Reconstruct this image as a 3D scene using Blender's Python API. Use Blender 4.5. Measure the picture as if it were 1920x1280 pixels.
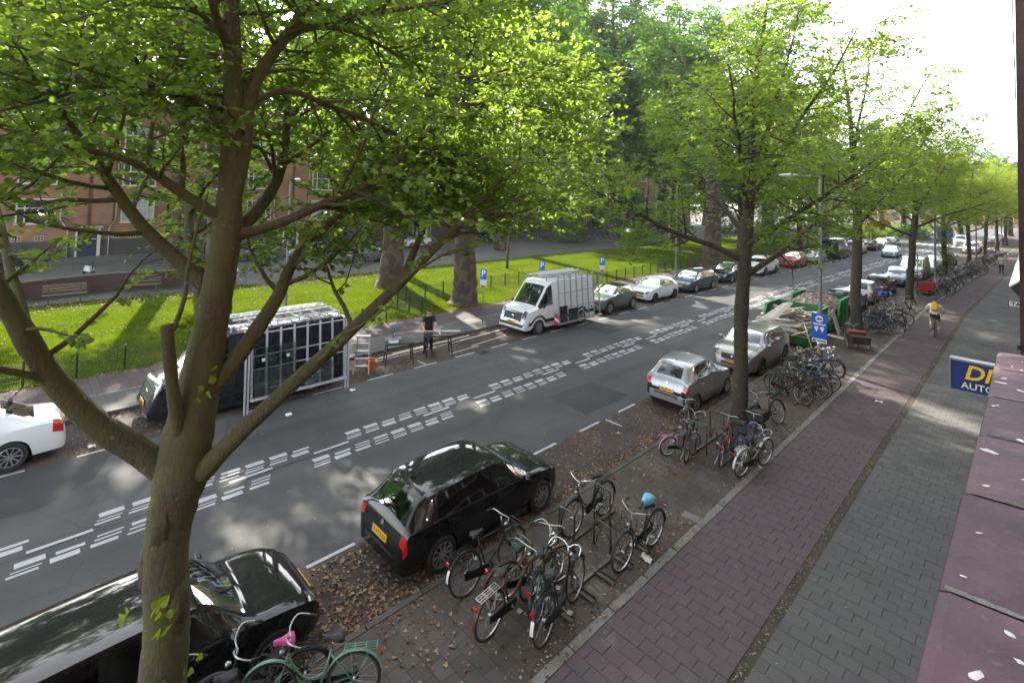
import bpy, math, random
import numpy as np
from mathutils import Matrix, Vector
R_ = math.radians
sc = bpy.context.scene
COL = sc.collection
for o in list(bpy.data.objects):
    bpy.data.objects.remove(o)
# ------------------------------------------------------------------ camera
CAMH = 6.6
cam_d = bpy.data.cameras.new('camera')
cam = bpy.data.objects.new('camera', cam_d)
COL.objects.link(cam)
cam_d.sensor_width = 36.0
cam_d.lens = 950.0 / 1920.0 * 36.0
cam_d.shift_y = -(640.0 - 320.17) / 1920.0
cam_d.clip_start = 0.05
cam_d.clip_end = 3000
ax = Vector((0.69711848, 0.71649074, 0.02582334))
ay = Vector((0.01181918, -0.04749783, 0.99880141))
az = Vector((0.71685852, -0.69597771, -0.04157995))
M = Matrix((ax, ay, az)).transposed().to_4x4()
M.translation = (0, 0, CAMH)
cam.matrix_world = M
sc.camera = cam
# ------------------------------------------------------------------ sky, sun, exposure
SUN_AZ, SUN_EL = R_(-75), R_(32)
w = bpy.data.worlds.new('World')
sc.world = w
w.use_nodes = True
nt = w.node_tree
nt.nodes.clear()
sky = nt.nodes.new('ShaderNodeTexSky')
sky.sky_type = 'NISHITA'
sky.sun_disc = False
sky.sun_elevation = SUN_EL
sky.sun_rotation = SUN_AZ
sky.altitude = 0
sky.air_density = 1.0
sky.dust_density = 1.2
sky.ozone_density = 1.0
hs = nt.nodes.new('ShaderNodeHueSaturation')
hs.inputs['Saturation'].default_value = 0.30
bg = nt.nodes.new('ShaderNodeBackground')
bg.inputs[1].default_value = 0.15
wo = nt.nodes.new('ShaderNodeOutputWorld')
nt.links.new(sky.outputs[0], hs.inputs['Color'])
nt.links.new(hs.outputs[0], bg.inputs[0])
nt.links.new(bg.outputs[0], wo.inputs[0])
sd = bpy.data.lights.new('sun', 'SUN')
sd.energy = 3.5
sd.angle = R_(0.55)
sd.color = (1.0, 0.93, 0.80)
sun = bpy.data.objects.new('sun', sd)
COL.objects.link(sun)
tosun = Vector((math.sin(SUN_AZ) * math.cos(SUN_EL), math.cos(SUN_AZ) * math.cos(SUN_EL), math.sin(SUN_EL)))
sun.rotation_euler = (-tosun).to_track_quat('-Z', 'Y').to_euler()
vs = sc.view_settings
vs.view_transform = 'Standard'
vs.look = 'None'
vs.exposure = 2.6
vs.gamma = 1
vs.use_curve_mapping = False
sc.cycles.max_bounces = 7
sc.cycles.diffuse_bounces = 3
sc.cycles.glossy_bounces = 3
sc.cycles.transmission_bounces = 4
sc.cycles.transparent_max_bounces = 12
sc.cycles.use_denoising = True
sc.cycles.caustics_reflective = False
sc.cycles.caustics_refractive = False

# ------------------------------------------------------------------ helpers
def BX(y):
    """the street bends gently to the right beyond 40 m"""
    return max(0.0, y - 40.0) * 0.04

def tag(o, label=None, cat=None, group=None, kind=None):
    if label: o['label'] = label
    if cat: o['category'] = cat
    if group: o['group'] = group
    if kind: o['kind'] = kind
    return o

def empty(name, loc=(0, 0, 0), rz=0.0, label=None, cat=None, group=None):
    o = bpy.data.objects.new(name, None)
    COL.objects.link(o)
    o.empty_display_size = 0.1
    o.location = loc
    o.rotation_euler = (0, 0, rz)
    return tag(o, label, cat, group)

def mesh_obj(name, me, parent=None, loc=None, rot=None):
    o = bpy.data.objects.new(name, me)
    COL.objects.link(o)
    if parent is not None: o.parent = parent
    if loc is not None: o.location = loc
    if rot is not None: o.rotation_euler = rot
    return o

def copy_tree(o, parent=None):
    c = o.copy()
    COL.objects.link(c)
    c.parent = parent
    for ch in o.children:
        copy_tree(ch, c)
    return c

def raw_mesh(name, V, loops, starts, mats, mi=None, smooth=False, sharp=None):
    me = bpy.data.meshes.new(name)
    V = np.ascontiguousarray(V, dtype=np.float32)
    me.vertices.add(len(V))
    me.vertices.foreach_set('co', V.ravel())
    me.loops.add(len(loops))
    me.loops.foreach_set('vertex_index', np.asarray(loops, dtype=np.int32))
    me.polygons.add(len(starts))
    me.polygons.foreach_set('loop_start', np.asarray(starts, dtype=np.int32))
    for m in (mats if isinstance(mats, (list, tuple)) else [mats]):
        me.materials.append(m)
    if mi is not None:
        me.polygons.foreach_set('material_index', np.asarray(mi, dtype=np.int32))
    me.polygons.foreach_set('use_smooth', np.full(len(starts), bool(smooth)))
    me.update(calc_edges=True)
    if smooth and sharp:
        me.set_sharp_from_angle(angle=R_(sharp))
    return me

def frame_of(d):
    d = d / (np.linalg.norm(d) + 1e-12)
    a = np.array([0, 0, 1.0]) if abs(d[2]) < 0.9 else np.array([1.0, 0, 0])
    u = np.cross(d, a); u /= np.linalg.norm(u)
    return u, np.cross(d, u)

class MB:
    """collects pieces into one mesh"""
    def __init__(s):
        s.v = []; s.l = []; s.st = []; s.m = []; s.n = 0; s.nl = 0
    def add(s, V, F, m=0):
        V = np.asarray(V, float)
        for f in F:
            s.st.append(s.nl); s.nl += len(f)
            s.l.extend([i + s.n for i in f]); s.m.append(m)
        s.v.append(V); s.n += len(V)
        return s
    def box(s, c, d, rz=0.0, m=0, mat=None, taper=1.0):
        x, y, z = d[0] / 2, d[1] / 2, d[2] / 2
        V = np.array([(-x, -y, -z), (x, -y, -z), (x, y, -z), (-x, y, -z), (-x * taper, -y * taper, z), (x * taper, -y * taper, z), (x * taper, y * taper, z), (-x * taper, y * taper, z)])
        if rz:
            cs, sn = math.cos(rz), math.sin(rz)
            V = V @ np.array([[cs, sn, 0], [-sn, cs, 0], [0, 0, 1]])
        if mat is not None: V = V @ np.asarray(mat).T
        return s.add(V + np.asarray(c, float), [(0, 3, 2, 1), (4, 5, 6, 7), (0, 1, 5, 4), (1, 2, 6, 5), (2, 3, 7, 6), (3, 0, 4, 7)], m)
    def bbox(s, x0, x1, y0, y1, z0, z1, m=0):
        return s.box(((x0 + x1) / 2, (y0 + y1) / 2, (z0 + z1) / 2), (x1 - x0, y1 - y0, z1 - z0), m=m)
    def bar(s, a, b, w, h=None, m=0):
        """square bar between two points"""
        a = np.asarray(a, float); b = np.asarray(b, float); h = h or w
        d = b - a; L = np.linalg.norm(d)
        u, v = frame_of(d)
        V = []
        for p in (a, b):
            for su, sv in ((-1, -1), (1, -1), (1, 1), (-1, 1)):
                V.append(p + u * su * w / 2 + v * sv * h / 2)
        return s.add(V, [(0, 1, 2, 3)[::-1], (4, 5, 6, 7), (0, 1, 5, 4), (1, 2, 6, 5), (2, 3, 7, 6), (3, 0, 4, 7)], m)
    def tube(s, pts, rad, n=8, m=0, caps=True, wob=None):
        P = np.asarray(pts, float); k = len(P)
        r = np.full(k, rad, float) if np.isscalar(rad) else np.asarray(rad, float)
        T = np.gradient(P, axis=0)
        u, v = frame_of(T[0])
        V = np.zeros((k, n, 3)); a = np.arange(n) * 2 * math.pi / n
        for i in range(k):
            t = T[i] / (np.linalg.norm(T[i]) + 1e-12)
            u = u - t * np.dot(u, t); u /= np.linalg.norm(u) + 1e-12
            v = np.cross(t, u)
            ri = r[i] if wob is None else r[i] * wob[i]
            V[i] = P[i] + (np.cos(a) * ri)[:, None] * u + (np.sin(a) * ri)[:, None] * v
        F = []
        for i in range(k - 1):
            for j in range(n):
                j2 = (j + 1) % n
                F.append((i * n + j, i * n + j2, (i + 1) * n + j2, (i + 1) * n + j))
        if caps:
            F.append(tuple(range(n))[::-1]); F.append(tuple(range((k - 1) * n, k * n)))
        return s.add(V.reshape(-1, 3), F, m)
    def lathe(s, prof, n=24, c=(0, 0, 0), axis='y', m=0, close=False):
        """prof: list of (radius, along)"""
        k = len(prof); V = []
        for r, h in prof:
            for j in range(n):
                a = 2 * math.pi * j / n
                x, z = r * math.cos(a), r * math.sin(a)
                V.append((x, h, z) if axis == 'y' else ((x, z, h) if axis == 'z' else (h, x, z)))
        F = []
        for i in range(k if close else k - 1):
            i2 = (i + 1) % k
            for j in range(n):
                j2 = (j + 1) % n
                F.append((i * n + j, i2 * n + j, i2 * n + j2, i * n + j2))
        return s.add(np.array(V) + np.asarray(c, float), F, m)
    def grid(s, G, m=0, flip=False):
        a, b = G.shape[:2]; F = []
        for i in range(a - 1):
            for j in range(b - 1):
                q = (i * b + j, i * b + j + 1, (i + 1) * b + j + 1, (i + 1) * b + j)
                F.append(q[::-1] if flip else q)
        return s.add(G.reshape(-1, 3), F, m)
    def build(s, name, mats, parent=None, smooth=False, sharp=None, loc=None, rot=None):
        me = s.mesh(name, mats, smooth, sharp)
        return mesh_obj(name, me, parent, loc, rot)
    def mesh(s, name, mats, smooth=False, sharp=None):
        V = np.concatenate(s.v) if s.v else np.zeros((0, 3))
        return raw_mesh(name, V, s.l, s.st, mats, s.m, smooth, sharp)

# ------------------------------------------------------------------ materials
def nodes(m):
    m.use_nodes = True
    t = m.node_tree
    return t, t.nodes['Principled BSDF']
def N(t, kind, **kw):
    n = t.nodes.new(kind)
    for k, v in kw.items():
        if k.startswith('i_'): n.inputs[k[2:]].default_value = v
        else: setattr(n, k, v)
    return n
def ramp(t, fac, stops):
    r = t.nodes.new('ShaderNodeValToRGB')
    e = r.color_ramp.elements
    while len(e) > 1: e.remove(e[-1])
    e[0].position, e[0].color = stops[0][0], (*stops[0][1], 1)
    for p, c in stops[1:]:
        q = e.new(p); q.color = (*c, 1)
    t.links.new(fac, r.inputs[0])
    return r.outputs[0]
def mixc(t, fac, a, b, mode='MIX'):
    n = t.nodes.new('ShaderNodeMix'); n.data_type = 'RGBA'; n.blend_type = mode
    for s, v in ((n.inputs['Factor'], fac), (n.inputs[6], a), (n.inputs[7], b)):
        if hasattr(v, 'links'): t.links.new(v, s)
        else: s.default_value = v if not isinstance(v, tuple) or len(v) == 4 else (*v, 1)
    return n.outputs[2]
MATS = {}
def pm(name, col, rough=0.6, metal=0.0, var=0.0, scale=6.0, bump=0.0, bscale=None, col2=None, coat=0.0, spec=0.5, rnd=0.0, emit=None):
    """principled material with noise colour variation, fine relief and per-object variation"""
    if name in MATS: return MATS[name]
    m = bpy.data.materials.new(name)
    t, b = nodes(m)
    b.inputs['Roughness'].default_value = rough
    b.inputs['Metallic'].default_value = metal
    b.inputs['Specular IOR Level'].default_value = spec
    b.inputs['Coat Weight'].default_value = coat
    b.inputs['Coat Roughness'].default_value = 0.05
    c = (*col, 1)
    b.inputs['Base Color'].default_value = c
    tc = t.nodes.new('ShaderNodeTexCoord')
    out = None
    if var > 0 or col2:
        nz = N(t, 'ShaderNodeTexNoise', i_Scale=scale, i_Detail=6.0, i_Roughness=0.65)
        t.links.new(tc.outputs['Object'], nz.inputs['Vector'])
        lo = tuple(x * (1 - var) for x in col); hi = col2 if col2 else tuple(min(1, x * (1 + var)) for x in col)
        out = ramp(t, nz.outputs[0], [(0.3, lo), (0.72, hi)])
    if rnd > 0:
        oi = t.nodes.new('ShaderNodeObjectInfo')
        mr = N(t, 'ShaderNodeMapRange'); mr.inputs[3].default_value = 1 - rnd; mr.inputs[4].default_value = 1 + rnd
        t.links.new(oi.outputs['Random'], mr.inputs[0])
        out = mixc(t, 1.0, out if out else c, mr.outputs[0], 'MULTIPLY')
    if out: t.links.new(out, b.inputs['Base Color'])
    if bump > 0:
        nb = N(t, 'ShaderNodeTexNoise', i_Scale=bscale or scale * 6, i_Detail=5.0)
        t.links.new(tc.outputs['Object'], nb.inputs['Vector'])
        bp = N(t, 'ShaderNodeBump', i_Strength=bump, i_Distance=0.02)
        t.links.new(nb.outputs[0], bp.inputs['Height'])
        t.links.new(bp.outputs[0], b.inputs['Normal'])
    if emit:
        b.inputs['Emission Color'].default_value = (*emit[0], 1); b.inputs['Emission Strength'].default_value = emit[1]
    MATS[name] = m
    return m

def ground_mat(name, lo, hi, patch=0.5, speck=180.0, dirt=None, dirt_amt=0.0, rough=0.85, bump=0.35, brick=None, mortar=(0.03, 0.03, 0.028), stains=0.0, tracks=0.0, spec=0.35):
    """sheet ground: large blotches, fine grain, optional paving joints, optional dirt patches (world metres)"""
    m = bpy.data.materials.new(name)
    t, b = nodes(m)
    tc = t.nodes.new('ShaderNodeTexCoord')
    big = N(t, 'ShaderNodeTexNoise', i_Scale=patch, i_Detail=7.0, i_Roughness=0.6)
    fine = N(t, 'ShaderNodeTexNoise', i_Scale=speck, i_Detail=3.0, i_Roughness=0.8)
    for n in (big, fine): t.links.new(tc.outputs['Object'], n.inputs['Vector'])
    c = ramp(t, big.outputs[0], [(0.32, lo), (0.7, hi)])
    f = ramp(t, fine.outputs[0], [(0.25, (0.55, 0.55, 0.55)), (0.5, (1, 1, 1)), (0.78, (1.7, 1.7, 1.7))])
    c = mixc(t, 0.75, c, f, 'MULTIPLY')
    h = fine.outputs[0]
    if brick:
        bw, rh, off = brick
        bt = N(t, 'ShaderNodeTexBrick', i_Scale=1.0)
        bt.inputs['Mortar Size'].default_value = 0.006
        bt.inputs['Brick Width'].default_value = bw
        bt.inputs['Row Height'].default_value = rh
        bt.offset = off
        bt.inputs['Color1'].default_value = (0.8, 0.8, 0.8, 1); bt.inputs['Color2'].default_value = (1.15, 1.15, 1.15, 1)
        bt.inputs['Mortar'].default_value = (0.4, 0.4, 0.38, 1)
        t.links.new(tc.outputs['Object'], bt.inputs['Vector'])
        c = mixc(t, 1.0, c, bt.outputs[0], 'MULTIPLY')
    if dirt:
        dn = N(t, 'ShaderNodeTexNoise', i_Scale=0.9, i_Detail=9.0, i_Roughness=0.75)
        t.links.new(tc.outputs['Object'], dn.inputs['Vector'])
        df = ramp(t, dn.outputs[0], [(0.62 - dirt_amt * 0.3, (0, 0, 0)), (0.72 - dirt_amt * 0.15, (1, 1, 1))])
        c = mixc(t, df, c, (*dirt, 1))
    if stains:
        sn = N(t, 'ShaderNodeTexVoronoi', i_Scale=3.1)
        t.links.new(tc.outputs['Object'], sn.inputs['Vector'])
        sf = ramp(t, sn.outputs[0], [(0.0, (stains, stains, stains)), (0.09, (0, 0, 0))])
        c = mixc(t, sf, c, (0.45, 0.44, 0.42, 1))
    if tracks:
        mp = N(t, 'ShaderNodeMapping'); mp.inputs['Scale'].default_value = (1.1, 0.035, 1)
        t.links.new(tc.outputs['Object'], mp.inputs[0])
        tn = N(t, 'ShaderNodeTexNoise', i_Scale=1.0, i_Detail=5.0, i_Roughness=0.6); t.links.new(mp.outputs[0], tn.inputs['Vector'])
        c = mixc(t, tracks, c, ramp(t, tn.outputs[0], [(0.3, (0.72, 0.72, 0.72)), (0.7, (1.35, 1.35, 1.33))]), 'MULTIPLY')
        cv = N(t, 'ShaderNodeTexVoronoi', i_Scale=0.33, feature='DISTANCE_TO_EDGE'); wn = N(t, 'ShaderNodeTexNoise', i_Scale=1.5, i_Detail=6.0)
        t.links.new(tc.outputs['Object'], wn.inputs['Vector']); wm = mixc(t, 0.25, tc.outputs['Object'], wn.outputs['Color']); t.links.new(wm, cv.inputs['Vector'])
        c = mixc(t, ramp(t, cv.outputs[0], [(0.0, (0.35, 0.35, 0.35)), (0.003, (0, 0, 0))]), c, (0.02, 0.02, 0.021, 1))
    t.links.new(c, b.inputs['Base Color'])
    b.inputs['Roughness'].default_value = rough; b.inputs['Specular IOR Level'].default_value = spec
    bp = N(t, 'ShaderNodeBump', i_Strength=bump, i_Distance=0.01)
    t.links.new(h, bp.inputs['Height']); t.links.new(bp.outputs[0], b.inputs['Normal'])
    MATS[name] = m
    return m

def leaf_mat(name, dark, light, trans, tw=0.45, rough=0.45, spec=0.3):
    m = bpy.data.materials.new(name)
    m.use_nodes = True
    t = m.node_tree
    t.nodes.clear()
    g = t.nodes.new('ShaderNodeNewGeometry')
    c = ramp(t, g.outputs['Random Per Island'], [(0.0, dark), (0.75, light), (1.0, tuple(min(1, x * 1.25) for x in light))])
    tcol = ramp(t, g.outputs['Random Per Island'], [(0.0, tuple(x * 0.7 for x in trans)), (1.0, trans)])
    p = t.nodes.new('ShaderNodeBsdfPrincipled')
    p.inputs['Roughness'].default_value = rough
    p.inputs['Specular IOR Level'].default_value = spec
    tr = t.nodes.new('ShaderNodeBsdfTranslucent')
    mx = t.nodes.new('ShaderNodeMixShader'); mx.inputs[0].default_value = tw
    o = t.nodes.new('ShaderNodeOutputMaterial')
    t.links.new(c, p.inputs['Base Color']); t.links.new(tcol, tr.inputs['Color'])
    t.links.new(p.outputs[0], mx.inputs[1]); t.links.new(tr.outputs[0], mx.inputs[2]); t.links.new(mx.outputs[0], o.inputs[0])
    MATS[name] = m
    return m

def glass_mat(name, tint, base=0.10):
    m = bpy.data.materials.new(name)
    m.use_nodes = True
    t = m.node_tree; t.nodes.clear()
    lw = N(t, 'ShaderNodeFresnel', i_IOR=1.33)
    ad = N(t, 'ShaderNodeMath', operation='ADD', use_clamp=True); ad.inputs[1].default_value = base
    tr = t.nodes.new('ShaderNodeBsdfTransparent'); tr.inputs[0].default_value = (*tint, 1)
    gl = t.nodes.new('ShaderNodeBsdfGlossy'); gl.inputs['Roughness'].default_value = 0.02; gl.inputs['Color'].default_value = (0.9, 0.95, 1, 1)
    mx = t.nodes.new('ShaderNodeMixShader'); o = t.nodes.new('ShaderNodeOutputMaterial')
    t.links.new(lw.outputs[0], ad.inputs[0]); t.links.new(ad.outputs[0], mx.inputs[0])
    t.links.new(tr.outputs[0], mx.inputs[1]); t.links.new(gl.outputs[0], mx.inputs[2]); t.links.new(mx.outputs[0], o.inputs[0])
    MATS[name] = m
    return m

def bark_mat(name, c1, c2, moss, moss_amt=0.5, scale=9.0, patchy=False):
    m = bpy.data.materials.new(name)
    t, b = nodes(m)
    tc = t.nodes.new('ShaderNodeTexCoord')
    mp = N(t, 'ShaderNodeMapping'); mp.inputs['Scale'].default_value = (1, 1, 0.28)
    t.links.new(tc.outputs['Object'], mp.inputs[0])
    a = N(t, 'ShaderNodeTexNoise', i_Scale=scale * 3.2, i_Detail=8.0, i_Roughness=0.75)
    v = N(t, 'ShaderNodeTexVoronoi', i_Scale=scale * 4.2, feature='DISTANCE_TO_EDGE')
    big = N(t, 'ShaderNodeTexNoise', i_Scale=1.7, i_Detail=6.0, i_Roughness=0.7)
    t.links.new(mp.outputs[0], a.inputs['Vector']); t.links.new(mp.outputs[0], v.inputs['Vector']); t.links.new(tc.outputs['Object'], big.inputs['Vector'])
    c = ramp(t, a.outputs[0], [(0.25, c1), (0.6, c2), (0.85, tuple(x * 1.5 for x in c2))])
    f = ramp(t, v.outputs[0], [(0.0, (0.35, 0.35, 0.35)), (0.16, (1, 1, 1))])
    c = mixc(t, 0.65, c, f, 'MULTIPLY')
    mf = ramp(t, big.outputs[0], [(0.62 - moss_amt * 0.3, (0, 0, 0)), (0.75 - moss_amt * 0.15, (0.85, 0.85, 0.85))])
    c = mixc(t, mf, c, (*moss, 1))
    if patchy:
        pv = N(t, 'ShaderNodeTexVoronoi', i_Scale=3.0); t.links.new(tc.outputs['Object'], pv.inputs['Vector'])
        c = mixc(t, ramp(t, pv.outputs['Color'], [(0.55, (0, 0, 0)), (0.6, (0.25, 0.25, 0.25))]), c, (0.22, 0.17, 0.13, 1))
    else:
        sp = N(t, 'ShaderNodeTexNoise', i_Scale=14.0, i_Detail=4.0); t.links.new(tc.outputs['Object'], sp.inputs['Vector'])
        c = mixc(t, ramp(t, sp.outputs[0], [(0.66, (0, 0, 0)), (0.72, (0.5, 0.5, 0.5))]), c, (0.30, 0.31, 0.26, 1))
    t.links.new(c, b.inputs['Base Color'])
    b.inputs['Roughness'].default_value = 0.9
    bp = N(t, 'ShaderNodeBump', i_Strength=1.0, i_Distance=0.05)
    hm = mixc(t, 0.5, a.outputs[0], v.outputs[0], 'MULTIPLY')
    t.links.new(hm, bp.inputs['Height']); t.links.new(bp.outputs[0], b.inputs['Normal'])
    MATS[name] = m
    return m

def text_mesh(name, s, size, mat, depth=0.002, shear=0.0, bold=0.0):
    cu = bpy.data.curves.new(name, 'FONT')
    cu.body = s; cu.size = size; cu.align_x = 'CENTER'; cu.align_y = 'CENTER'; cu.extrude = depth; cu.shear = shear; cu.offset = bold
    cu.resolution_u = 3
    o = bpy.data.objects.new(name, cu); COL.objects.link(o)
    dg = bpy.context.evaluated_depsgraph_get()
    me = bpy.data.meshes.new_from_object(o.evaluated_get(dg))
    bpy.data.objects.remove(o); bpy.data.curves.remove(cu)
    me.name = name; me.materials.clear(); me.materials.append(mat)
    return me
# ------------------------------------------------------------------ ground sheets
rng = np.random.default_rng(7)
m_asphalt = ground_mat('asphalt', (0.048, 0.048, 0.049), (0.088, 0.087, 0.087), patch=0.28, speck=70, rough=0.8, stains=0.15, tracks=0.8)
m_asphalt2 = ground_mat('old_asphalt', (0.055, 0.054, 0.052), (0.085, 0.083, 0.080), patch=0.3, speck=60)
m_park = ground_mat('parking_clinker', (0.040, 0.033, 0.029), (0.080, 0.064, 0.055), patch=0.8, speck=90, brick=(0.21, 0.105, 0.5), dirt=(0.10, 0.062, 0.040), dirt_amt=0.45)
m_walk = ground_mat('grey_paving', (0.074, 0.072, 0.070), (0.114, 0.111, 0.107), patch=0.6, speck=120, brick=(0.30, 0.24, 0.5), stains=0.25)
m_red = ground_mat('red_paving', (0.070, 0.052, 0.056), (0.094, 0.068, 0.073), patch=0.6, speck=120, brick=(0.278, 0.24, 0.5), stains=0.2)
m_strip = ground_mat('bike_parking_paving', (0.055, 0.049, 0.042), (0.098, 0.087, 0.076), patch=0.7, speck=120, brick=(0.30, 0.24, 0.5), dirt=(0.085, 0.058, 0.036), dirt_amt=0.40, stains=0.3)
m_joint = ground_mat('sandy_joint', (0.032, 0.029, 0.027), (0.052, 0.047, 0.043), patch=3, speck=160)
m_dirt = ground_mat('gutter_dirt', (0.035, 0.030, 0.024), (0.075, 0.060, 0.045), patch=2.5, speck=90)
m_kerb = ground_mat('kerb_concrete', (0.12, 0.118, 0.108), (0.22, 0.215, 0.20), patch=1.6, speck=120, dirt=(0.07, 0.06, 0.045), dirt_amt=0.35)
m_kerbd = ground_mat('dark_kerb_stone', (0.060, 0.057, 0.052), (0.11, 0.105, 0.095), patch=1.6, speck=120, dirt=(0.07, 0.055, 0.04), dirt_amt=0.4)
m_white = ground_mat('road_paint', (0.34, 0.34, 0.35), (0.56, 0.56, 0.58), patch=1.1, speck=110, dirt=(0.13, 0.13, 0.132), dirt_amt=0.42, rough=0.6)
m_grass_base = ground_mat('grass_soil', (0.040, 0.066, 0.004), (0.078, 0.110, 0.006), patch=0.55, speck=30, dirt=(0.10, 0.085, 0.045), dirt_amt=0.2, bump=0.9, spec=0.0)
m_earth = ground_mat('earth', (0.05, 0.045, 0.035), (0.08, 0.07, 0.055), patch=0.1, speck=20)

def strip(name, x0, x1, z, mat, y0=-40.0, y1=300.0, step=10.0, thick=0.0):
    ys = [y0] + [y for y in np.arange(math.ceil(y0 / step) * step, y1, step) if y > y0 + 0.01] + [y1]
    if y0 < 40 < y1 and 40 not in ys: ys = sorted(ys + [40.0])
    G = np.array([[(x0 + BX(y), y, z), (x1 + BX(y), y, z)] for y in ys])
    b = MB(); b.grid(G, flip=True)
    if thick:
        for c in (0, 1):
            E = np.array([[G[i, c], G[i, c] - (0, 0, thick)] for i in range(len(ys))])
            b.grid(E, flip=(c == 1))
    o = b.build(name, mat)
    return tag(o, kind='structure')

g = MB(); g.add([(-300, -100, -0.06), (300, -100, -0.06), (300, 335, -0.06), (-300, 335, -0.06)], [(0, 1, 2, 3)])
tag(g.build('ground', m_earth), kind='structure')
road = strip('road', -18.30, -7.05, 0.0, m_asphalt)
YT_R, YT_G = 17.04, 15.56          # the tiles are laid one by one up to here
strip('parking_bay_pavement', -8.84, -7.05, 0.004, m_park)
strip('far_parking_bay_pavement', -18.30, -16.02, 0.004, m_park)
strip('bike_parking_pavement', -6.93, -4.78, 0.08, m_strip)
cyc_base = strip('cycle_path_bed', -4.62, -2.96, 0.045, m_joint, y1=YT_R)
strip('cycle_path', -4.62, -2.96, 0.08, m_red, y0=YT_R, thick=0.05)
foot_base = strip('footpath_bed', -2.80, 0.60, 0.045, m_joint, y1=YT_G)
strip('footpath', -2.80, 0.60, 0.08, m_walk, y0=YT_G, thick=0.05)
strip('gutter', -2.962, -2.798, 0.070, m_dirt)
strip('far_footpath', -19.90, -18.42, 0.10, m_walk)
strip('far_cycle_path', -21.90, -20.02, 0.10, m_red)
park_lawn = strip('lawn', -36.0, -21.90, 0.09, m_grass_base, y1=97.0)
strip('lawn_beyond', -40.0, -21.90, 0.09, m_grass_base, y0=112.0, y1=190)
strip('service_road', -52.0, -36.0, 0.085, m_asphalt2, y1=300)
strip('side_street', -21.9, -16.0, 0.094, m_asphalt2, y0=97.0, y1=112)
strip('side_street_end', -52, -21.9, 0.07, m_asphalt2, y0=97.0, y1=112)
strip('far_pavement', -56.6, -52.0, 0.16, m_walk, thick=0.1)
# ------------------------------------------------------------------ kerbs, stone by stone
def kerb(name, x0, x1, z1, z0, mat, y0, y1, L, n_near):
    par = strip(name, x0 + 0.004, x1 - 0.004, z1 - 0.012, mat, y0=y0 + L * n_near, thick=z1 - z0 - 0.015)
    b = MB(); c = 0.008
    b.add([(0, 0.004, 0), (x1 - x0, 0.004, 0), (x1 - x0, L - 0.004, 0), (0, L - 0.004, 0), (c, 0.012, z1 - z0), (x1 - x0 - c, 0.012, z1 - z0), (x1 - x0 - c, L - 0.012, z1 - z0), (c, L - 0.012, z1 - z0)],
          [(4, 5, 6, 7), (0, 1, 5, 4), (1, 2, 6, 5), (2, 3, 7, 6), (3, 0, 4, 7)])
    me = b.mesh('kerb_stone', mat)
    for i in range(n_near):
        y = y0 + i * L
        o = mesh_obj('kerb_stone', me, par, (x0 + BX(y) + rng.normal(0, 0.002), y, z0 + rng.normal(0, 0.002)))
kerb('kerb', -7.05, -6.93, 0.088, 0.0, m_kerbd, 1.0, 60, 1.0, 40)
kerb('cycle_path_edging', -4.78, -4.62, 0.086, 0.03, m_kerb, 3.0, 60, 1.0, 36)
kerb('far_kerb', -18.42, -18.30, 0.108, 0.0, m_kerbd, -2.0, 60, 1.0, 46)
kerb('far_path_edging', -20.02, -19.90, 0.105, 0.05, m_kerb, -2.0, 60, 1.0, 40)
# ------------------------------------------------------------------ tiles, one by one
def tile_mat(name, lo, hi, dirtc):
    m = bpy.data.materials.new(name); t, b = nodes(m)
    tc = t.nodes.new('ShaderNodeTexCoord'); oi = t.nodes.new('ShaderNodeObjectInfo'); ge = t.nodes.new('ShaderNodeNewGeometry')
    c0 = ramp(t, oi.outputs['Random'], [(0.0, lo), (0.5, tuple((a + b_) / 2 for a, b_ in zip(lo, hi))), (1.0, hi)])
    big = N(t, 'ShaderNodeTexNoise', i_Scale=0.9, i_Detail=7.0, i_Roughness=0.7); fine = N(t, 'ShaderNodeTexNoise', i_Scale=130.0, i_Detail=3.0)
    t.links.new(ge.outputs['Position'], big.inputs['Vector']); t.links.new(ge.outputs['Position'], fine.inputs['Vector'])
    c = mixc(t, ramp(t, big.outputs[0], [(0.45, (0, 0, 0)), (0.7, (0.7, 0.7, 0.7))]), c0, (*dirtc, 1))
    c = mixc(t, 0.7, c, ramp(t, fine.outputs[0], [(0.25, (0.6, 0.6, 0.6)), (0.5, (1, 1, 1)), (0.8, (1.6, 1.6, 1.6))]), 'MULTIPLY')
    t.links.new(c, b.inputs['Base Color']); b.inputs['Roughness'].default_value = 0.82
    bp = N(t, 'ShaderNodeBump', i_Strength=0.35, i_Distance=0.006)
    t.links.new(fine.outputs[0], bp.inputs['Height']); t.links.new(bp.outputs[0], b.inputs['Normal'])
    return m
mt_red = tile_mat('red_tile', (0.080, 0.058, 0.063), (0.096, 0.067, 0.073), (0.068, 0.056, 0.058))
mt_grey = tile_mat('grey_tile', (0.078, 0.076, 0.074), (0.094, 0.091, 0.088), (0.068, 0.065, 0.062))
def tile_shape(lx, ly):
    c = 0.004; h = 0.04; b = MB(); j = 0.0014
    b.add([(j, j, 0), (lx - j, j, 0), (lx - j, ly - j, 0), (j, ly - j, 0), (j, j, h - c), (lx - j, j, h - c), (lx - j, ly - j, h - c), (j, ly - j, h - c), (j + c, j + c, h), (lx - j - c, j + c, h), (lx - j - c, ly - j - c, h), (j + c, ly - j - c, h)],
          [(8, 9, 10, 11)] + [(a, (a + 1) % 4, (a + 1) % 4 + 4, a + 4) for a in range(4)] + [(a + 4, (a + 1) % 4 + 4, (a + 1) % 4 + 8, a + 8) for a in range(4)])
    return b
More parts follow.
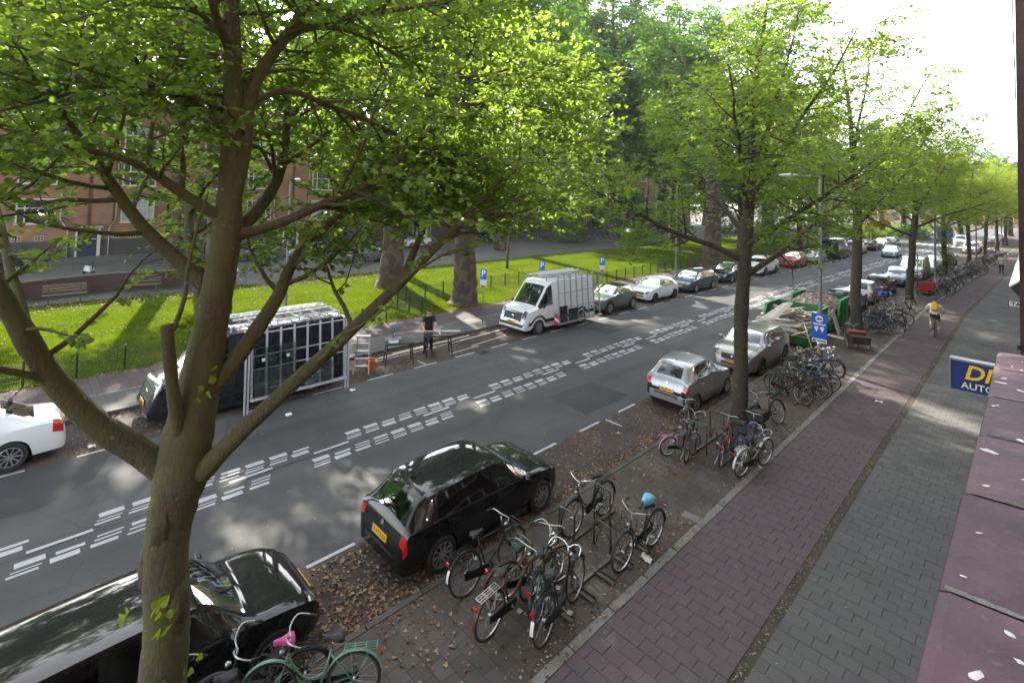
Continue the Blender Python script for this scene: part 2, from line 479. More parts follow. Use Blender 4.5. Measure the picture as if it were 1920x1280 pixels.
def lay(par, x0, x1, lx, y0, y1, nmax, mat, ymin):
    full = tile_shape(lx, 0.24).mesh('paving_tile', mat); half = tile_shape(lx / 2, 0.24).mesh('paving_tile_half', mat)
    n = int(round((x1 - x0) / lx)); k = 0; row = 0; rest = MB(); y = y0
    while y < y1:
        xs = [(x0 + i * lx, lx) for i in range(n)] if row % 2 == 0 else [(x0, lx / 2)] + [(x0 + lx / 2 + i * lx, lx) for i in range(n - 1)] + [(x1 - lx / 2, lx / 2)]
        for x, w in xs:
            dz = rng.normal(0, 0.0022)
            if y >= ymin and k < nmax and x < -0.35:
                o = mesh_obj('paving_tile', full if w == lx else half, par, (x, y, 0.04 + dz), (rng.normal(0, 0.004), rng.normal(0, 0.004), rng.normal(0, 0.004)))
                k += 1
            else:
                s = tile_shape(w, 0.24); s2 = s.v[0] + (x, y, 0.04 + dz)
                rest.add(s2, [tuple(s.l[a:b]) for a, b in zip(s.st, s.st[1:] + [s.nl])])
        y += 0.24; row += 1
    o = rest.build('paving_tiles_rest', mat, par); o['kind'] = 'stuff'
lay(cyc_base, -4.62, -2.96, 1.66 / 6, 0.0, YT_R - 0.01, 300, mt_red, 5.2)
lay(foot_base, -2.80, 0.50, 0.30, 0.2, YT_G - 0.01, 300, mt_grey, 6.3)
# ------------------------------------------------------------------ painted markings
def sheet(name, L, W, mat=None, worn=0.0):
    b = MB(); b.add([(-W / 2, 0, 0), (W / 2, 0, 0), (W / 2, L, 0), (-W / 2, L, 0)], [(0, 1, 2, 3)])
    return b.mesh(name, mat or m_white)
dashes = []
pr = random.Random(11)
def marking_group(s0):
    # near lane band, far lane band and the long dashes on the seam between the lanes
    for band, (a, d0) in enumerate(((0.05, -11.86), (1.25, -12.62))):
        k = 0; s = a
        while s < a + 3.75:
            kind = (k * 7 + band * 3 + int(s0)) % 5
            top = d0
            if kind in (0, 3): rows = [(0.0, 0.065), (0.12, 0.035), (0.24, 0.16)]
            elif kind == 1: rows = [(0.03, 0.05), (0.17, 0.05), (0.30, 0.10)]
            elif kind == 2: rows = [(0.02, 0.15), (0.23, 0.09)]
            else: rows = [(0.04, 0.10), (0.21, 0.05), (0.33, 0.05)]
            for off, wd in rows:
                dashes.append((s0 + s + off * 0.4, top - off - wd / 2, 0.40, wd))
            s += 0.535; k += 1
    for a in (0.30, 3.55):
        dashes.append((s0 + a, -12.50, 0.92, 0.085))
i = -1
while -5.05 + i * 5.15 < 120:
    marking_group(0.1 + i * 5.15); i += 1
for y in np.arange(0.09, 60, 1.9):       # parking bay edge lines
    dashes.append((y, -8.87, 0.9, 0.075))
for y in np.arange(-0.6, 70, 1.9):
    dashes.append((y, -16.03, 1.0, 0.075))
dashes = [d for d in dashes if d[0] < 115]
near = sorted([d for d in dashes if d[0] > -0.6 and not (d[1] > -9 and d[0] < 3)], key=lambda d: d[0] + (d[1] > -9) * 4)
near_set = set(near[:300])
cache = {}
rest = MB()
for d in dashes:
    s, x, L, wd = d
    if d in near_set:
        key = (L, wd)
        if key not in cache: cache[key] = sheet('road_marking', L, wd)
        mesh_obj('road_marking', cache[key], road, (x + BX(s), s, 0.006))
    else:
        a = x + BX(s)
        rest.add([(a - wd / 2, s, 0.006), (a + wd / 2, s, 0.006), (a + wd / 2, s + L, 0.006), (a - wd / 2, s + L, 0.006)], [(0, 1, 2, 3)])
o = rest.build('road_markings_far', m_white, road); o['kind'] = 'stuff'
for k in range(11):                       # zebra crossing where the street meets the side street
    y = 101.0
    mesh_obj('crossing_stripe', sheet('crossing_stripe', 3.6, 0.5), road, (-15.4 + k * 0.85 + BX(y), y, 0.007))
b = MB(); b.add([(-12.44, -40, 0.003), (-12.40, -40, 0.003), (-12.40, 40, 0.003), (-12.44, 40, 0.003)], [(0, 1, 2, 3)])
b.build('lane_seam', pm('tar_seam', (0.018, 0.018, 0.02), 0.6), road)
for (x, y, L, r) in ((-17.75, 9.8, 5.2, 0.05), (-17.55, 9.5, 5.4, 0.02), (-16.5, 12.8, 1.6, 0.06), (-16.75, 14.1, 2.3, 0.12), (-8.1, 12.2, 0.08, 0)):
    mesh_obj('road_marking', sheet('road_marking', L, 0.07), road, (x, y, 0.0085), (0, 0, r))
for (x, y) in ((-8.55, 12.62), (-16.35, 11.3), (-16.2, 18.6)):
    mesh_obj('bay_divider', sheet('bay_divider', 0.07, 0.55), road, (x, y, 0.0085))
# manhole, drain covers
m_iron = pm('cast_iron', (0.035, 0.033, 0.032), 0.55, 0.6, 0.3, 30, 0.3)
b = MB(); b.lathe([(0.0, 0.012), (0.28, 0.012), (0.30, 0.006), (0.33, 0.006)], 24, axis='z')
for a in range(6): b.box((0.03 * a - 0.075, 0, 0.015), (0.012, 0.36, 0.008))
mc = b.build('manhole_cover', m_iron, None, loc=(-8.3, 9.35, 0.004))
tag(mc, 'round iron manhole cover in the leaf litter before the black hatchback', 'manhole cover')
b = MB(); b.bbox(-0.17, 0.17, -0.11, 0.11, 0, 0.006)
tag(b.build('concrete_slab', m_kerb, loc=(-4.95, 10.15, 0.08), rot=(0, 0, 0.1)), 'small pale concrete slab set beside the cycle path edging', 'slab')
# ------------------------------------------------------------------ far apartment block
def brick_mat(name, c1, c2, mort, sc_=1.0):
    m = bpy.data.materials.new(name); t, b = nodes(m)
    tc = t.nodes.new('ShaderNodeTexCoord'); sp = t.nodes.new('ShaderNodeSeparateXYZ'); cb = t.nodes.new('ShaderNodeCombineXYZ'); ad = N(t, 'ShaderNodeMath', operation='ADD')
    t.links.new(tc.outputs['Object'], sp.inputs[0]); t.links.new(sp.outputs[0], ad.inputs[0]); t.links.new(sp.outputs[1], ad.inputs[1])
    t.links.new(ad.outputs[0], cb.inputs[0]); t.links.new(sp.outputs[2], cb.inputs[1])
    bt = N(t, 'ShaderNodeTexBrick', i_Scale=1.0)
    bt.inputs['Brick Width'].default_value = 0.22; bt.inputs['Row Height'].default_value = 0.065; bt.inputs['Mortar Size'].default_value = 0.008
    bt.inputs['Color1'].default_value = (*c1, 1); bt.inputs['Color2'].default_value = (*c2, 1); bt.inputs['Mortar'].default_value = (*mort, 1)
    t.links.new(cb.outputs[0], bt.inputs['Vector'])
    nz = N(t, 'ShaderNodeTexNoise', i_Scale=0.8, i_Detail=6.0); t.links.new(tc.outputs['Object'], nz.inputs['Vector'])
    c = mixc(t, 0.8, bt.outputs[0], ramp(t, nz.outputs[0], [(0.3, (0.65, 0.65, 0.65)), (0.7, (1.2, 1.2, 1.2))]), 'MULTIPLY')
    t.links.new(c, b.inputs['Base Color']); b.inputs['Roughness'].default_value = 0.85
    bp = N(t, 'ShaderNodeBump', i_Strength=0.6, i_Distance=0.01, invert=True); t.links.new(bt.outputs['Fac'], bp.inputs['Height']); t.links.new(bp.outputs[0], b.inputs['Normal'])
    MATS[name] = m
    return m
m_brick = brick_mat('orange_brick', (0.40, 0.175, 0.085), (0.32, 0.135, 0.066), (0.24, 0.19, 0.15))
m_brick_d = brick_mat('plinth_brick', (0.062, 0.056, 0.052), (0.048, 0.043, 0.040), (0.09, 0.085, 0.08))
m_brick_p = brick_mat('purple_brick', (0.095, 0.042, 0.036), (0.075, 0.033, 0.029), (0.05, 0.046, 0.044))
m_frame = pm('cream_paint', (0.62, 0.60, 0.53), 0.5, var=0.1, scale=3)
m_pane = pm('window_glass', (0.030, 0.036, 0.040), 0.06, var=0.6, scale=0.7, col2=(0.10, 0.115, 0.12))
m_curtain = pm('net_curtain', (0.42, 0.44, 0.43), 0.3, var=0.25, scale=3)
m_navy = pm('navy_door_paint', (0.012, 0.018, 0.055), 0.4)
m_blackp = pm('black_paint', (0.012, 0.012, 0.013), 0.45)
m_pipe = pm('cream_pipe', (0.50, 0.47, 0.40), 0.5, var=0.2)
m_roof = pm('roof_tile', (0.20, 0.075, 0.045), 0.8, var=0.3, scale=2)
m_lit = pm('pink_neon', (0.8, 0.4, 0.4), 0.4, emit=((1.0, 0.55, 0.55), 2.0))
XB = -56.5
def window(par, y0, y1, z0, z1, curtain=False, x=XB):
    f = MB(); d = 0.09; t = 0.10
    f.bbox(x, x + d, y0, y1, z0, z0 + t); f.bbox(x, x + d, y0, y1, z1 - t, z1)
    f.bbox(x, x + d - 0.003, y0, y0 + t, z0 + t, z1 - t); f.bbox(x, x + d - 0.003, y1 - t, y1, z0 + t, z1 - t)
    w = y1 - y0; zt = z0 + (z1 - z0) * 0.62
    ys = (y0 + w * 0.22, y1 - w * 0.22)
    for yy in ys: f.bbox(x, x + d - 0.006, yy - 0.045, yy + 0.045, z0 + t, z1 - t)
    f.bbox(x, x + d - 0.02, y0 + t, y1 - t, zt - 0.04, zt + 0.04)
    f.bbox(x, x + 0.14, y0 - 0.08, y1 + 0.08, z0 - 0.07, z0 - 0.002)
    wo_ = f.build('window', m_frame, par)
    for a, b_ in ((y0 + t, ys[0] - 0.045), (ys[0] + 0.045, ys[1] - 0.045), (ys[1] + 0.045, y1 - t)):
        p = MB(); p.bbox(x + 0.01, x + 0.03, a, b_, z0 + t, zt - 0.04); p.bbox(x + 0.01, x + 0.03, a, b_, zt + 0.04, z1 - t)
        p.build('pane', m_curtain if curtain else m_pane, wo_)
    return wo_
def vent(par, y, z, x=XB):
    f = MB(); f.bbox(x, x + 0.02, y, y + 0.56, z, z + 0.38)
    v = f.build('cellar_window', m_blackp, par)
    f = MB()
    for k in range(4): f.bbox(x + 0.02, x + 0.06, y + k * 0.175 - 0.0, y + k * 0.175 + 0.035, z, z + 0.38)
    for k in range(3): f.bbox(x + 0.02, x + 0.055, y, y + 0.56, z + k * 0.172, z + k * 0.172 + 0.035)
    f.build('grid', m_frame, v)
HB = 14.2
places = ('at the left edge of the photo with the navy door', 'second from the left behind the near tree', 'third from the left behind the parked grey hatchback',
          'fourth from the left behind the plane trees', 'fifth from the left, low between dark trunks', 'sixth from the left beyond the lawn', 'last one visible down the street')
for k in range(7):
    y0 = -5.0 + 17.0 * k
    r = empty('apartment_block', (0, 0, 0), 0, 'orange brick block, ' + places[k], 'building', 'brick apartment blocks across the lawn')
    b = MB(); b.bbox(XB - 11, XB, y0, y0 + 16.99, 1.55, HB - 0.6)
    b.bbox(XB, XB + 0.32, y0 + 7.9, y0 + 9.3, 2.9, HB - 1.2); b.bbox(XB, XB + 0.32, y0 + 9.6, y0 + 11.0, 2.9, HB - 1.2)
    b.build('wall', m_brick, r)
    b = MB(); b.bbox(XB - 11, XB + 0.03, y0, y0 + 16.99, 0, 1.55); b.build('plinth', m_brick_d, r)
    b = MB(); b.bbox(XB - 11.3, XB + 0.45, y0, y0 + 16.99, HB - 0.6, HB - 0.25); rf = b.build('cornice', m_frame, r)
    b = MB(); b.add([(XB + 0.45, y0, HB - 0.25), (XB + 0.45, y0 + 16.99, HB - 0.25), (XB - 5, y0 + 16.99, HB + 1.9), (XB - 5, y0, HB + 1.9), (XB - 11.3, y0, HB - 0.25), (XB - 11.3, y0 + 16.99, HB - 0.25)], [(0, 1, 2, 3), (3, 2, 5, 4), (0, 3, 4), (1, 5, 2)])
    b.build('roof', m_roof, r)
    dd = MB(); dd.bbox(XB + 0.03, XB + 0.10, y0 + 8.75, y0 + 10.05, 0.18, 2.45); dr = dd.build('door', m_navy, r)
    f = MB(); f.bbox(XB + 0.03, XB + 0.16, y0 + 8.62, y0 + 8.749, 0.16, 2.6); f.bbox(XB + 0.03, XB + 0.16, y0 + 10.051, y0 + 10.28, 0.16, 2.6); f.bbox(XB + 0.03, XB + 0.3, y0 + 8.5, y0 + 10.4, 2.601, 2.72); f.build('door_frame', m_frame, dr)
    b = MB(); b.box((XB + 0.12, y0 + 9.4, 1.35), (0.03, 0.05, 0.16)); b.build('letter_slot', m_frame, dr)
    for j, zz in enumerate((3.0, 6.25, 9.5)):
        window(r, y0 + 4.9, y0 + 7.3, zz, zz + 2.05, False); window(r, y0 + 11.6, y0 + 14.05, zz, zz + 2.05, j == 0)
        window(r, y0 + 0.9, y0 + 3.1, zz, zz + 2.05, (k + j) % 2 == 0)
    for q in (1.3, 4.75, 6.1, 11.0, 12.2, 13.4): vent(r, y0 + q, 1.62)
    for q in (7.6, 11.25):
        b = MB(); b.tube([(XB + 0.08, y0 + q, HB - 0.6), (XB + 0.08, y0 + q, 3.3), (XB + 0.08, y0 + q + (0.5 if q < 9 else -0.4), 2.5), (XB + 0.08, y0 + q + (0.5 if q < 9 else -0.4), 0.1)], 0.055, 8); b.build('drain_pipe', m_pipe, r, True)
    dd = MB(); dd.bbox(XB + 0.03, XB + 0.05, y0 + 15.0, y0 + 16.0, 0.2, 5.0); dd.build('dark_entry', m_blackp, r)
    b = MB(); b.bbox(XB, XB + 0.12, y0 + 14.8, y0 + 16.2, 5.05, 5.17); b.build('lintel', m_frame, r)
    if k == 0:
        b = MB(); b.tube([(XB + 0.06, y0 + 6.2, 4.1), (XB + 0.06, y0 + 6.35, 3.75), (XB + 0.06, y0 + 6.55, 3.5), (XB + 0.06, y0 + 6.6, 3.75), (XB + 0.06, y0 + 6.25, 3.85)], 0.025, 6); b.build('neon_figure', m_lit, r)
    if k in (2, 3):
        b = MB(); b.bbox(XB, XB + 0.05, y0 + 8.0, y0 + 9.9, 3.1, 3.45); b.build('street_name_board', m_frame, r)
# ------------------------------------------------------------------ own building, bay coping, far bay
m_cop = bpy.data.materials.new('glazed_coping'); t_, b_ = nodes(m_cop)
ge = t_.nodes.new('ShaderNodeTexCoord'); oi = t_.nodes.new('ShaderNodeObjectInfo')
n1 = N(t_, 'ShaderNodeTexNoise', i_Scale=2.2, i_Detail=5.0, i_Roughness=0.6); n2 = N(t_, 'ShaderNodeTexVoronoi', i_Scale=9.0); n3 = N(t_, 'ShaderNodeTexNoise', i_Scale=60.0, i_Detail=3.0)
for n in (n1, n2, n3): t_.links.new(ge.outputs['Object'], n.inputs['Vector'])
c_ = ramp(t_, n1.outputs[0], [(0.32, (0.045, 0.034, 0.042)), (0.55, (0.082, 0.052, 0.062)), (0.72, (0.14, 0.092, 0.104))])
mp_ = N(t_, 'ShaderNodeMapping'); mp_.inputs['Scale'].default_value = (1, 1, 0); wq = N(t_, 'ShaderNodeTexNoise', i_Scale=22.0, i_Detail=3.0)
t_.links.new(ge.outputs['Object'], wq.inputs['Vector']); t_.links.new(mixc(t_, 0.03, ge.outputs['Object'], wq.outputs['Color']), mp_.inputs[0])
t_.links.new(mp_.outputs[0], n2.inputs['Vector']); n2.inputs['Scale'].default_value = 7.0
pick = ramp(t_, n2.outputs['Color'], [(0.42, (0, 0, 0)), (0.45, (1, 1, 1))])
spot = mixc(t_, 1.0, ramp(t_, n2.outputs[0], [(0.15, (0.95, 0.95, 0.95)), (0.20, (0, 0, 0))]), pick, 'MULTIPLY')
c_ = mixc(t_, spot, c_, (0.62, 0.60, 0.55, 1))
c_ = mixc(t_, ramp(t_, n3.outputs[0], [(0.60, (0, 0, 0)), (0.75, (0.5, 0.5, 0.5))]), c_, (0.13, 0.11, 0.11, 1))
oc = ramp(t_, oi.outputs['Random'], [(0, (0.8, 0.8, 0.85)), (1, (1.25, 1.15, 1.15))])
c_ = mixc(t_, 1.0, c_, oc, 'MULTIPLY'); t_.links.new(c_, b_.inputs['Base Color'])
b_.inputs['Roughness'].default_value = 0.55; b_.inputs['Specular IOR Level'].default_value = 0.15
bp_ = N(t_, 'ShaderNodeBump', i_Strength=0.25, i_Distance=0.01); t_.links.new(n3.outputs[0], bp_.inputs['Height']); t_.links.new(bp_.outputs[0], b_.inputs['Normal'])
r = empty('bay_parapet', (0, 0, 0), 0, 'parapet with glazed purple-brown coping tiles in the right foreground', 'parapet')
b = MB(); b.bbox(-0.10, 0.44, -1.0, 3.80, 3.2, 5.765); b.build('wall', m_brick_p, r)
y = 3.86; cp = MB(); L = 0.51
prof = [(-0.138, 5.765), (-0.148, 5.78), (-0.143, 5.795), (-0.125, 5.802), (0.10, 5.815), (0.5, 5.83)]
V = []
for yy in (0.006, 0.012, L - 0.012, L - 0.006):
    e = 0.004 if yy in (0.006, L - 0.006) else 0
    V += [(x, yy, z - e) for x, z in prof]
F = [(i * 6 + j, (i + 1) * 6 + j, (i + 1) * 6 + j + 1, i * 6 + j + 1)[::-1] for i in range(3) for j in range(5)] + [(0, 1, 2, 3, 4, 5)[::-1], (18, 19, 20, 21, 22, 23)]
cp.add(V, F); cpm = cp.mesh('coping_tile', m_cop, True, 12)
yb = 3.86 - 0.40
ys_ = [3.46, 2.95, 2.44, 1.93, 1.42, 0.91, 0.40, -0.11, -0.62]
for i, yy in enumerate(ys_):
    o = mesh_obj('coping_tile', cpm, r, (rng.normal(0, 0.003), yy, rng.normal(0, 0.0015)))
    if i == 0: o.scale = (1, 0.78, 1)
b = MB(); b.bbox(-0.125, 0.46, -1.0, 3.83, 5.74, 5.792); b.build('mortar_bed', m_kerb, r)
r = empty('own_facade', (0, 0, 0), 0, 'dark purple brick facade on the right that carries the signs', 'building')
b = MB(); b.bbox(0.44, 6, -8, 180, 0, 15); b.build('wall', m_brick_p, r)
for k in range(16):
    for zz in (0.5, 4.2, 7.6, 10.9):
        y0 = 0.6 + k * 4.4
        if zz < 9 and (y0 < 4 or 14 < y0 < 18.5): continue
        f = MB(); f.bbox(0.36, 0.438, y0, y0 + 2.6, zz, zz + 2.1); wf = f.build('window', m_frame, r)
        for q in range(3): f = MB(); f.bbox(0.345, 0.362, y0 + 0.10 + q * 0.83, y0 + 0.83 + q * 0.83, zz + 0.1, zz + 2.0); f.build('pane', m_pane, wf)
r = empty('brick_bay', (0, 0, 0), 0, 'purple brick bay at the right edge of the photo above the footpath', 'building')
b = MB(); b.bbox(-0.235, 0.44, 15.6, 17.4, 2.9, 14.6); b.build('wall', m_brick_p, r)
b = MB(); b.bbox(-0.30, 0.44, 15.5, 17.5, 2.7, 2.9); b.build('corbel', m_kerb, r)
b = MB(); b.tube([(-0.29, 15.5, 14), (-0.27, 15.5, 10.6), (-0.25, 15.53, 9.4), (-0.25, 15.53, 8.9)], 0.012, 6); b.build('hanging_cable', m_blackp, r)
b = MB(); b.box((-0.26, 15.55, 3.55), (0.05, 0.05, 0.1)); b.build('hook', m_blackp, r)
# canopy along the facade behind the bay
r = empty('shop_canopy', (0, 0, 0), 0, 'pale slatted canopy jutting out past the brick bay at right', 'canopy')
for k in range(7):
    b = MB(); y0 = 18.2 + k * 2.2
    b.add([(0.44, y0, 5.30), (0.44, y0 + 2.17, 5.30), (-0.44, y0 + 2.17, 4.50), (-0.44, y0, 4.50), (0.44, y0, 5.34), (0.44, y0 + 2.17, 5.34), (-0.46, y0 + 2.17, 4.53), (-0.46, y0, 4.53)], [(0, 1, 2, 3), (7, 6, 5, 4), (0, 3, 7, 4), (1, 5, 6, 2), (2, 6, 7, 3)])
    b.build('slat', pm('zinc', (0.55, 0.56, 0.57), 0.45, var=0.25, scale=5), r)
b = MB(); b.add([(0.44, 18.25, 4.1), (-0.30, 18.25, 4.3), (-0.44, 18.25, 4.49), (0.44, 18.25, 5.28), (0.44, 33.4, 4.1), (-0.30, 33.4, 4.3), (-0.44, 33.4, 4.49), (0.44, 33.4, 5.28)], [(0, 1, 2, 3), (4, 7, 6, 5), (0, 4, 5, 1), (1, 5, 6, 2)]); b.build('soffit', m_blackp, r)
# projecting signs
m_signblue = pm('sign_blue', (0.006, 0.022, 0.13), 0.35)
m_signyel = pm('sign_yellow', (0.75, 0.50, 0.02), 0.4)
m_alu = pm('aluminium', (0.56, 0.57, 0.59), 0.42, 0.35, 0.15, 12)
m_whitep = pm('white_paint', (0.75, 0.75, 0.74), 0.4)
r = empty('projecting_sign', (0, 10.0, 0), 0, 'blue projecting shop sign with yellow lettering above the footpath', 'sign')
b = MB(); b.bbox(-0.875, 0.40, -0.06, 0.06, 3.90, 4.31); b.build('panel', m_signblue, r)
b = MB(); b.bbox(-0.89, 0.43, -0.075, 0.075, 4.312, 4.34); b.bbox(-0.89, 0.43, -0.075, 0.075, 3.872, 3.898); b.bbox(-0.895, -0.877, -0.07, 0.07, 3.898, 4.312); b.build('sign_frame', pm('grey_frame', (0.22, 0.23, 0.24), 0.4, 0.6), r)
me = text_mesh('lettering', 'DIKS', 0.28, m_signyel, 0.002, 0.25, 0.006); mesh_obj('lettering', me, r, (-0.44, -0.063, 4.16), (R_(90), 0, 0))
me = text_mesh('lettering_small', 'AUTOVERHUUR', 0.128, pm('sign_white', (0.75, 0.72, 0.55), 0.4), 0.002, 0, 0.001); mesh_obj('lettering', me, r, (-0.30, -0.063, 3.975), (R_(90), 0, 0))
r = empty('plate_sign', (0, 15.9, 0), 0, 'white plate sign with black letters sticking out of the brick bay', 'sign')
b = MB(); b.bbox(-0.415, 0.30, 0.10, 0.13, 4.33, 4.46); b.build('panel', m_whitep, r)
b = MB()
for x0, x1, z0, z1 in ((-0.42, 0.3, 4.455, 4.468), (-0.42, 0.3, 4.322, 4.335), (-0.422, -0.41, 4.335, 4.455)): b.bbox(x0, x1, 0.092, 0.135, z0, z1)
b.build('border', m_blackp, r)
mesh_obj('lettering', text_mesh('lettering_plate', 'TANDARTS', 0.115, m_blackp, 0.002, 0, 0.003), r, (-0.08, 0.096, 4.39), (R_(90), 0, 0))
# ------------------------------------------------------------------ park fence
m_fence = pm('fence_green', (0.012, 0.022, 0.016), 0.5)
def fence(name, pts, label, n_wire=True, h=0.80, wire=0.008):
    r = empty(name, (0, 0, 0), 0, label, 'fence', 'low mesh fences round the lawn')
    pts = [np.array(p, float) for p in pts]
    for a, c in zip(pts, pts[1:]):
        L = np.linalg.norm(c - a); n = max(1, int(round(L / 1.25)))
        for i in range(n):
            p = a + (c - a) * i / n; q = a + (c - a) * (i + 1) / n
            b = MB(); b.box((p[0], p[1], 0.09 + (h + 0.06) / 2), (0.055, 0.055, h + 0.06)); b.build('post', m_fence, r)
            b = MB(); d = (q - p); k = 24 if p[1] < 16 else (14 if p[1] < 45 else 8)
            ww = wire if p[1] < 16 else wire * 1.2
            for j in range(k):
                s = p + d * (j + 0.5) / k; b.bar((s[0], s[1], 0.11), (s[0], s[1], 0.09 + h), ww)
            for zz in np.linspace(0.14, 0.07 + h, 5): b.bar((p[0], p[1], zz), (q[0], q[1], zz), ww * 1.2)
            b.build('mesh_panel', m_fence, r)
fx = -22.05
fence('park_fence', [(fx, -6), (fx, 14.4)], 'low dark green mesh fence at the left beside the far cycle path')
fence('park_fence', [(fx, 15.2), (-25.6, 15.2), (-25.6, 25.8), (fx, 25.8)], 'low dark mesh fence stepping back round the big plane trunk')
fence('park_fence', [(fx, 26.6), (fx, 40), (fx + BX(66), 66), (fx + BX(95), 95)], 'long low dark fence behind the row of far parked cars')
# repaired patches in the asphalt
m_patch = ground_mat('asphalt_patch', (0.036, 0.036, 0.037), (0.058, 0.058, 0.058), patch=0.6, speck=80)
for pts in ([(-16.0, -2.0), (-14.2, -2.0), (-14.0, 0.6), (-14.6, 1.5), (-15.6, 1.9), (-16.0, 2.6)], [(-11.0, 12.6), (-9.4, 12.5), (-9.35, 14.7), (-10.9, 14.8)], [(-15.4, 20.2), (-14.1, 20.2), (-14.1, 23.4), (-15.4, 23.3)]):
    b = MB(); b.add([(x, y, 0.0035) for x, y in pts], [tuple(range(len(pts)))]); b.build('asphalt_patch', m_patch, road)
for (x, y) in ((-9.05, 7.2), (-15.85, 14.0), (-9.05, 24.0)):
    b = MB(); b.bbox(-0.19, 0.19, -0.24, 0.24, 0.0, 0.010)
    for k in range(6): b.bbox(-0.15, 0.15, -0.2 + k * 0.07, -0.17 + k * 0.07, 0.010, 0.016)
    tag(b.build('drain_grate', m_iron, loc=(x, y, 0.003)), {7.2: 'iron drain grate in the road beside the black hatchback', 14.0: 'iron drain grate at the far bay line near the saw table', 24.0: 'iron drain grate in the road beside the sand-grey crossover'}[y], 'drain')
# bird droppings and mortar crumbs on the coping
par_ = bpy.data.objects['bay_parapet']; m_drop = pm('bird_dropping', (0.55, 0.54, 0.50), 0.8, var=0.2, scale=60)
dr_ = np.random.default_rng(12)
for k in range(30):
    x = dr_.uniform(-0.12, 0.03); y = dr_.uniform(0.9, 3.7); s = dr_.uniform(0.003, 0.010) * (1.6 if k % 7 == 0 else 1); n_ = 11; a = np.arange(n_) * 2 * math.pi / n_
    rr = s * dr_.uniform(0.6, 1.2, n_); el = dr_.uniform(1, 2.2); th = dr_.uniform(0, 3.1); z = 5.8025 + max(0, x + 0.125) * 0.056
    ca, sa = math.cos(th), math.sin(th); V = [(x + ca * rr[i] * math.cos(a[i]) * el - sa * rr[i] * math.sin(a[i]), y + sa * rr[i] * math.cos(a[i]) * el + ca * rr[i] * math.sin(a[i]), z) for i in range(n_)] + [(x, y, z + 0.0025)]
    b = MB(); b.add(V, [(i, (i + 1) % n_, n_) for i in range(n_)]); b.build('bird_dropping', m_drop, par_, True)
for y in (1.42, 1.93, 2.95):
    b = MB(); G = np.array([[(xx, y + dy + dr_.normal(0, 0.002), 5.804 + max(0, xx + 0.125) * 0.056 + (0.004 if dy == 0 else 0)) for dy in (-0.007, 0.0, 0.007)] for xx in np.linspace(-0.138, 0.3, 30)]); b.grid(G, flip=True); b.build('mortar_joint', m_kerb, par_, True)
# ------------------------------------------------------------------ trees
m_leaf = leaf_mat('linden_leaf', (0.062, 0.124, 0.026), (0.152, 0.248, 0.048), (0.38, 0.55, 0.060), 0.48)
m_leaf2 = leaf_mat('street_linden_leaf', (0.056, 0.108, 0.012), (0.155, 0.245, 0.022), (0.48, 0.62, 0.022), 0.48)  # sunlit brightness of the far row painted into the leaf colours
m_leaf2b = leaf_mat('shade_toned_linden_leaf', (0.048, 0.100, 0.018), (0.125, 0.212, 0.032), (0.34, 0.50, 0.035), 0.46)  # darker copy of the street linden leaf, shade put into its colour
m_leaf3 = leaf_mat('plane_leaf', (0.028, 0.074, 0.016), (0.080, 0.160, 0.030), (0.19, 0.37, 0.032), 0.40)
m_leafy = leaf_mat('light_green_young_leaf', (0.070, 0.120, 0.010), (0.17, 0.24, 0.018), (0.42, 0.50, 0.015), 0.45)  # light green leaf tone of the trunk sprouts
m_bark = bark_mat('linden_bark', (0.050, 0.042, 0.026), (0.165, 0.132, 0.084), (0.125, 0.130, 0.038), 0.85)
m_bark2 = bark_mat('dark_bark', (0.030, 0.025, 0.018), (0.085, 0.067, 0.046), (0.070, 0.072, 0.026), 0.42)
m_bark3 = bark_mat('plane_bark', (0.026, 0.017, 0.012), (0.082, 0.052, 0.037), (0.055, 0.050, 0.022), 0.3, 4.0, True)

LEAF6 = (np.array([(0, 0), (0.10, 0.30), (0.42, 0.47), (0.80, 0.25), (1.06, 0), (0.80, -0.25), (0.42, -0.47), (0.10, -0.30)]), [(0, 1, 2, 3, 4), (0, 4, 5, 6, 7)])
LEAF4 = (np.array([(0, 0), (0.45, 0.42), (1.0, 0), (0.45, -0.42)]), [(0, 1, 2, 3)])

def unit(a): return a / (np.linalg.norm(a, axis=-1, keepdims=True) + 1e-9)
def leaves(P, D, Nn, size, templ, rg, fold=0.22):
    """leaf blades at P pointing along D with normals Nn"""
    n = len(P); T, F = templ
    D = unit(D); Nn = unit(Nn - D * (Nn * D).sum(1, keepdims=True)); S = np.cross(Nn, D)
    s = size * rg.uniform(0.72, 1.25, n)
    V = P[:, None] + s[:, None, None] * (T[None, :, 0, None] * D[:, None] + T[None, :, 1, None] * S[:, None] + (fold * np.abs(T[None, :, 1, None]) - 0.12 * T[None, :, 0, None] ** 2) * Nn[:, None])
    k = len(T); base = (np.arange(n) * k)[:, None]
    fl = np.concatenate([np.array(f) for f in F])
    loops = (base + fl[None]).ravel()
    lens = np.tile([len(f) for f in F], n)
    starts = np.concatenate([[0], np.cumsum(lens)[:-1]])
    return V.reshape(-1, 3), loops, starts
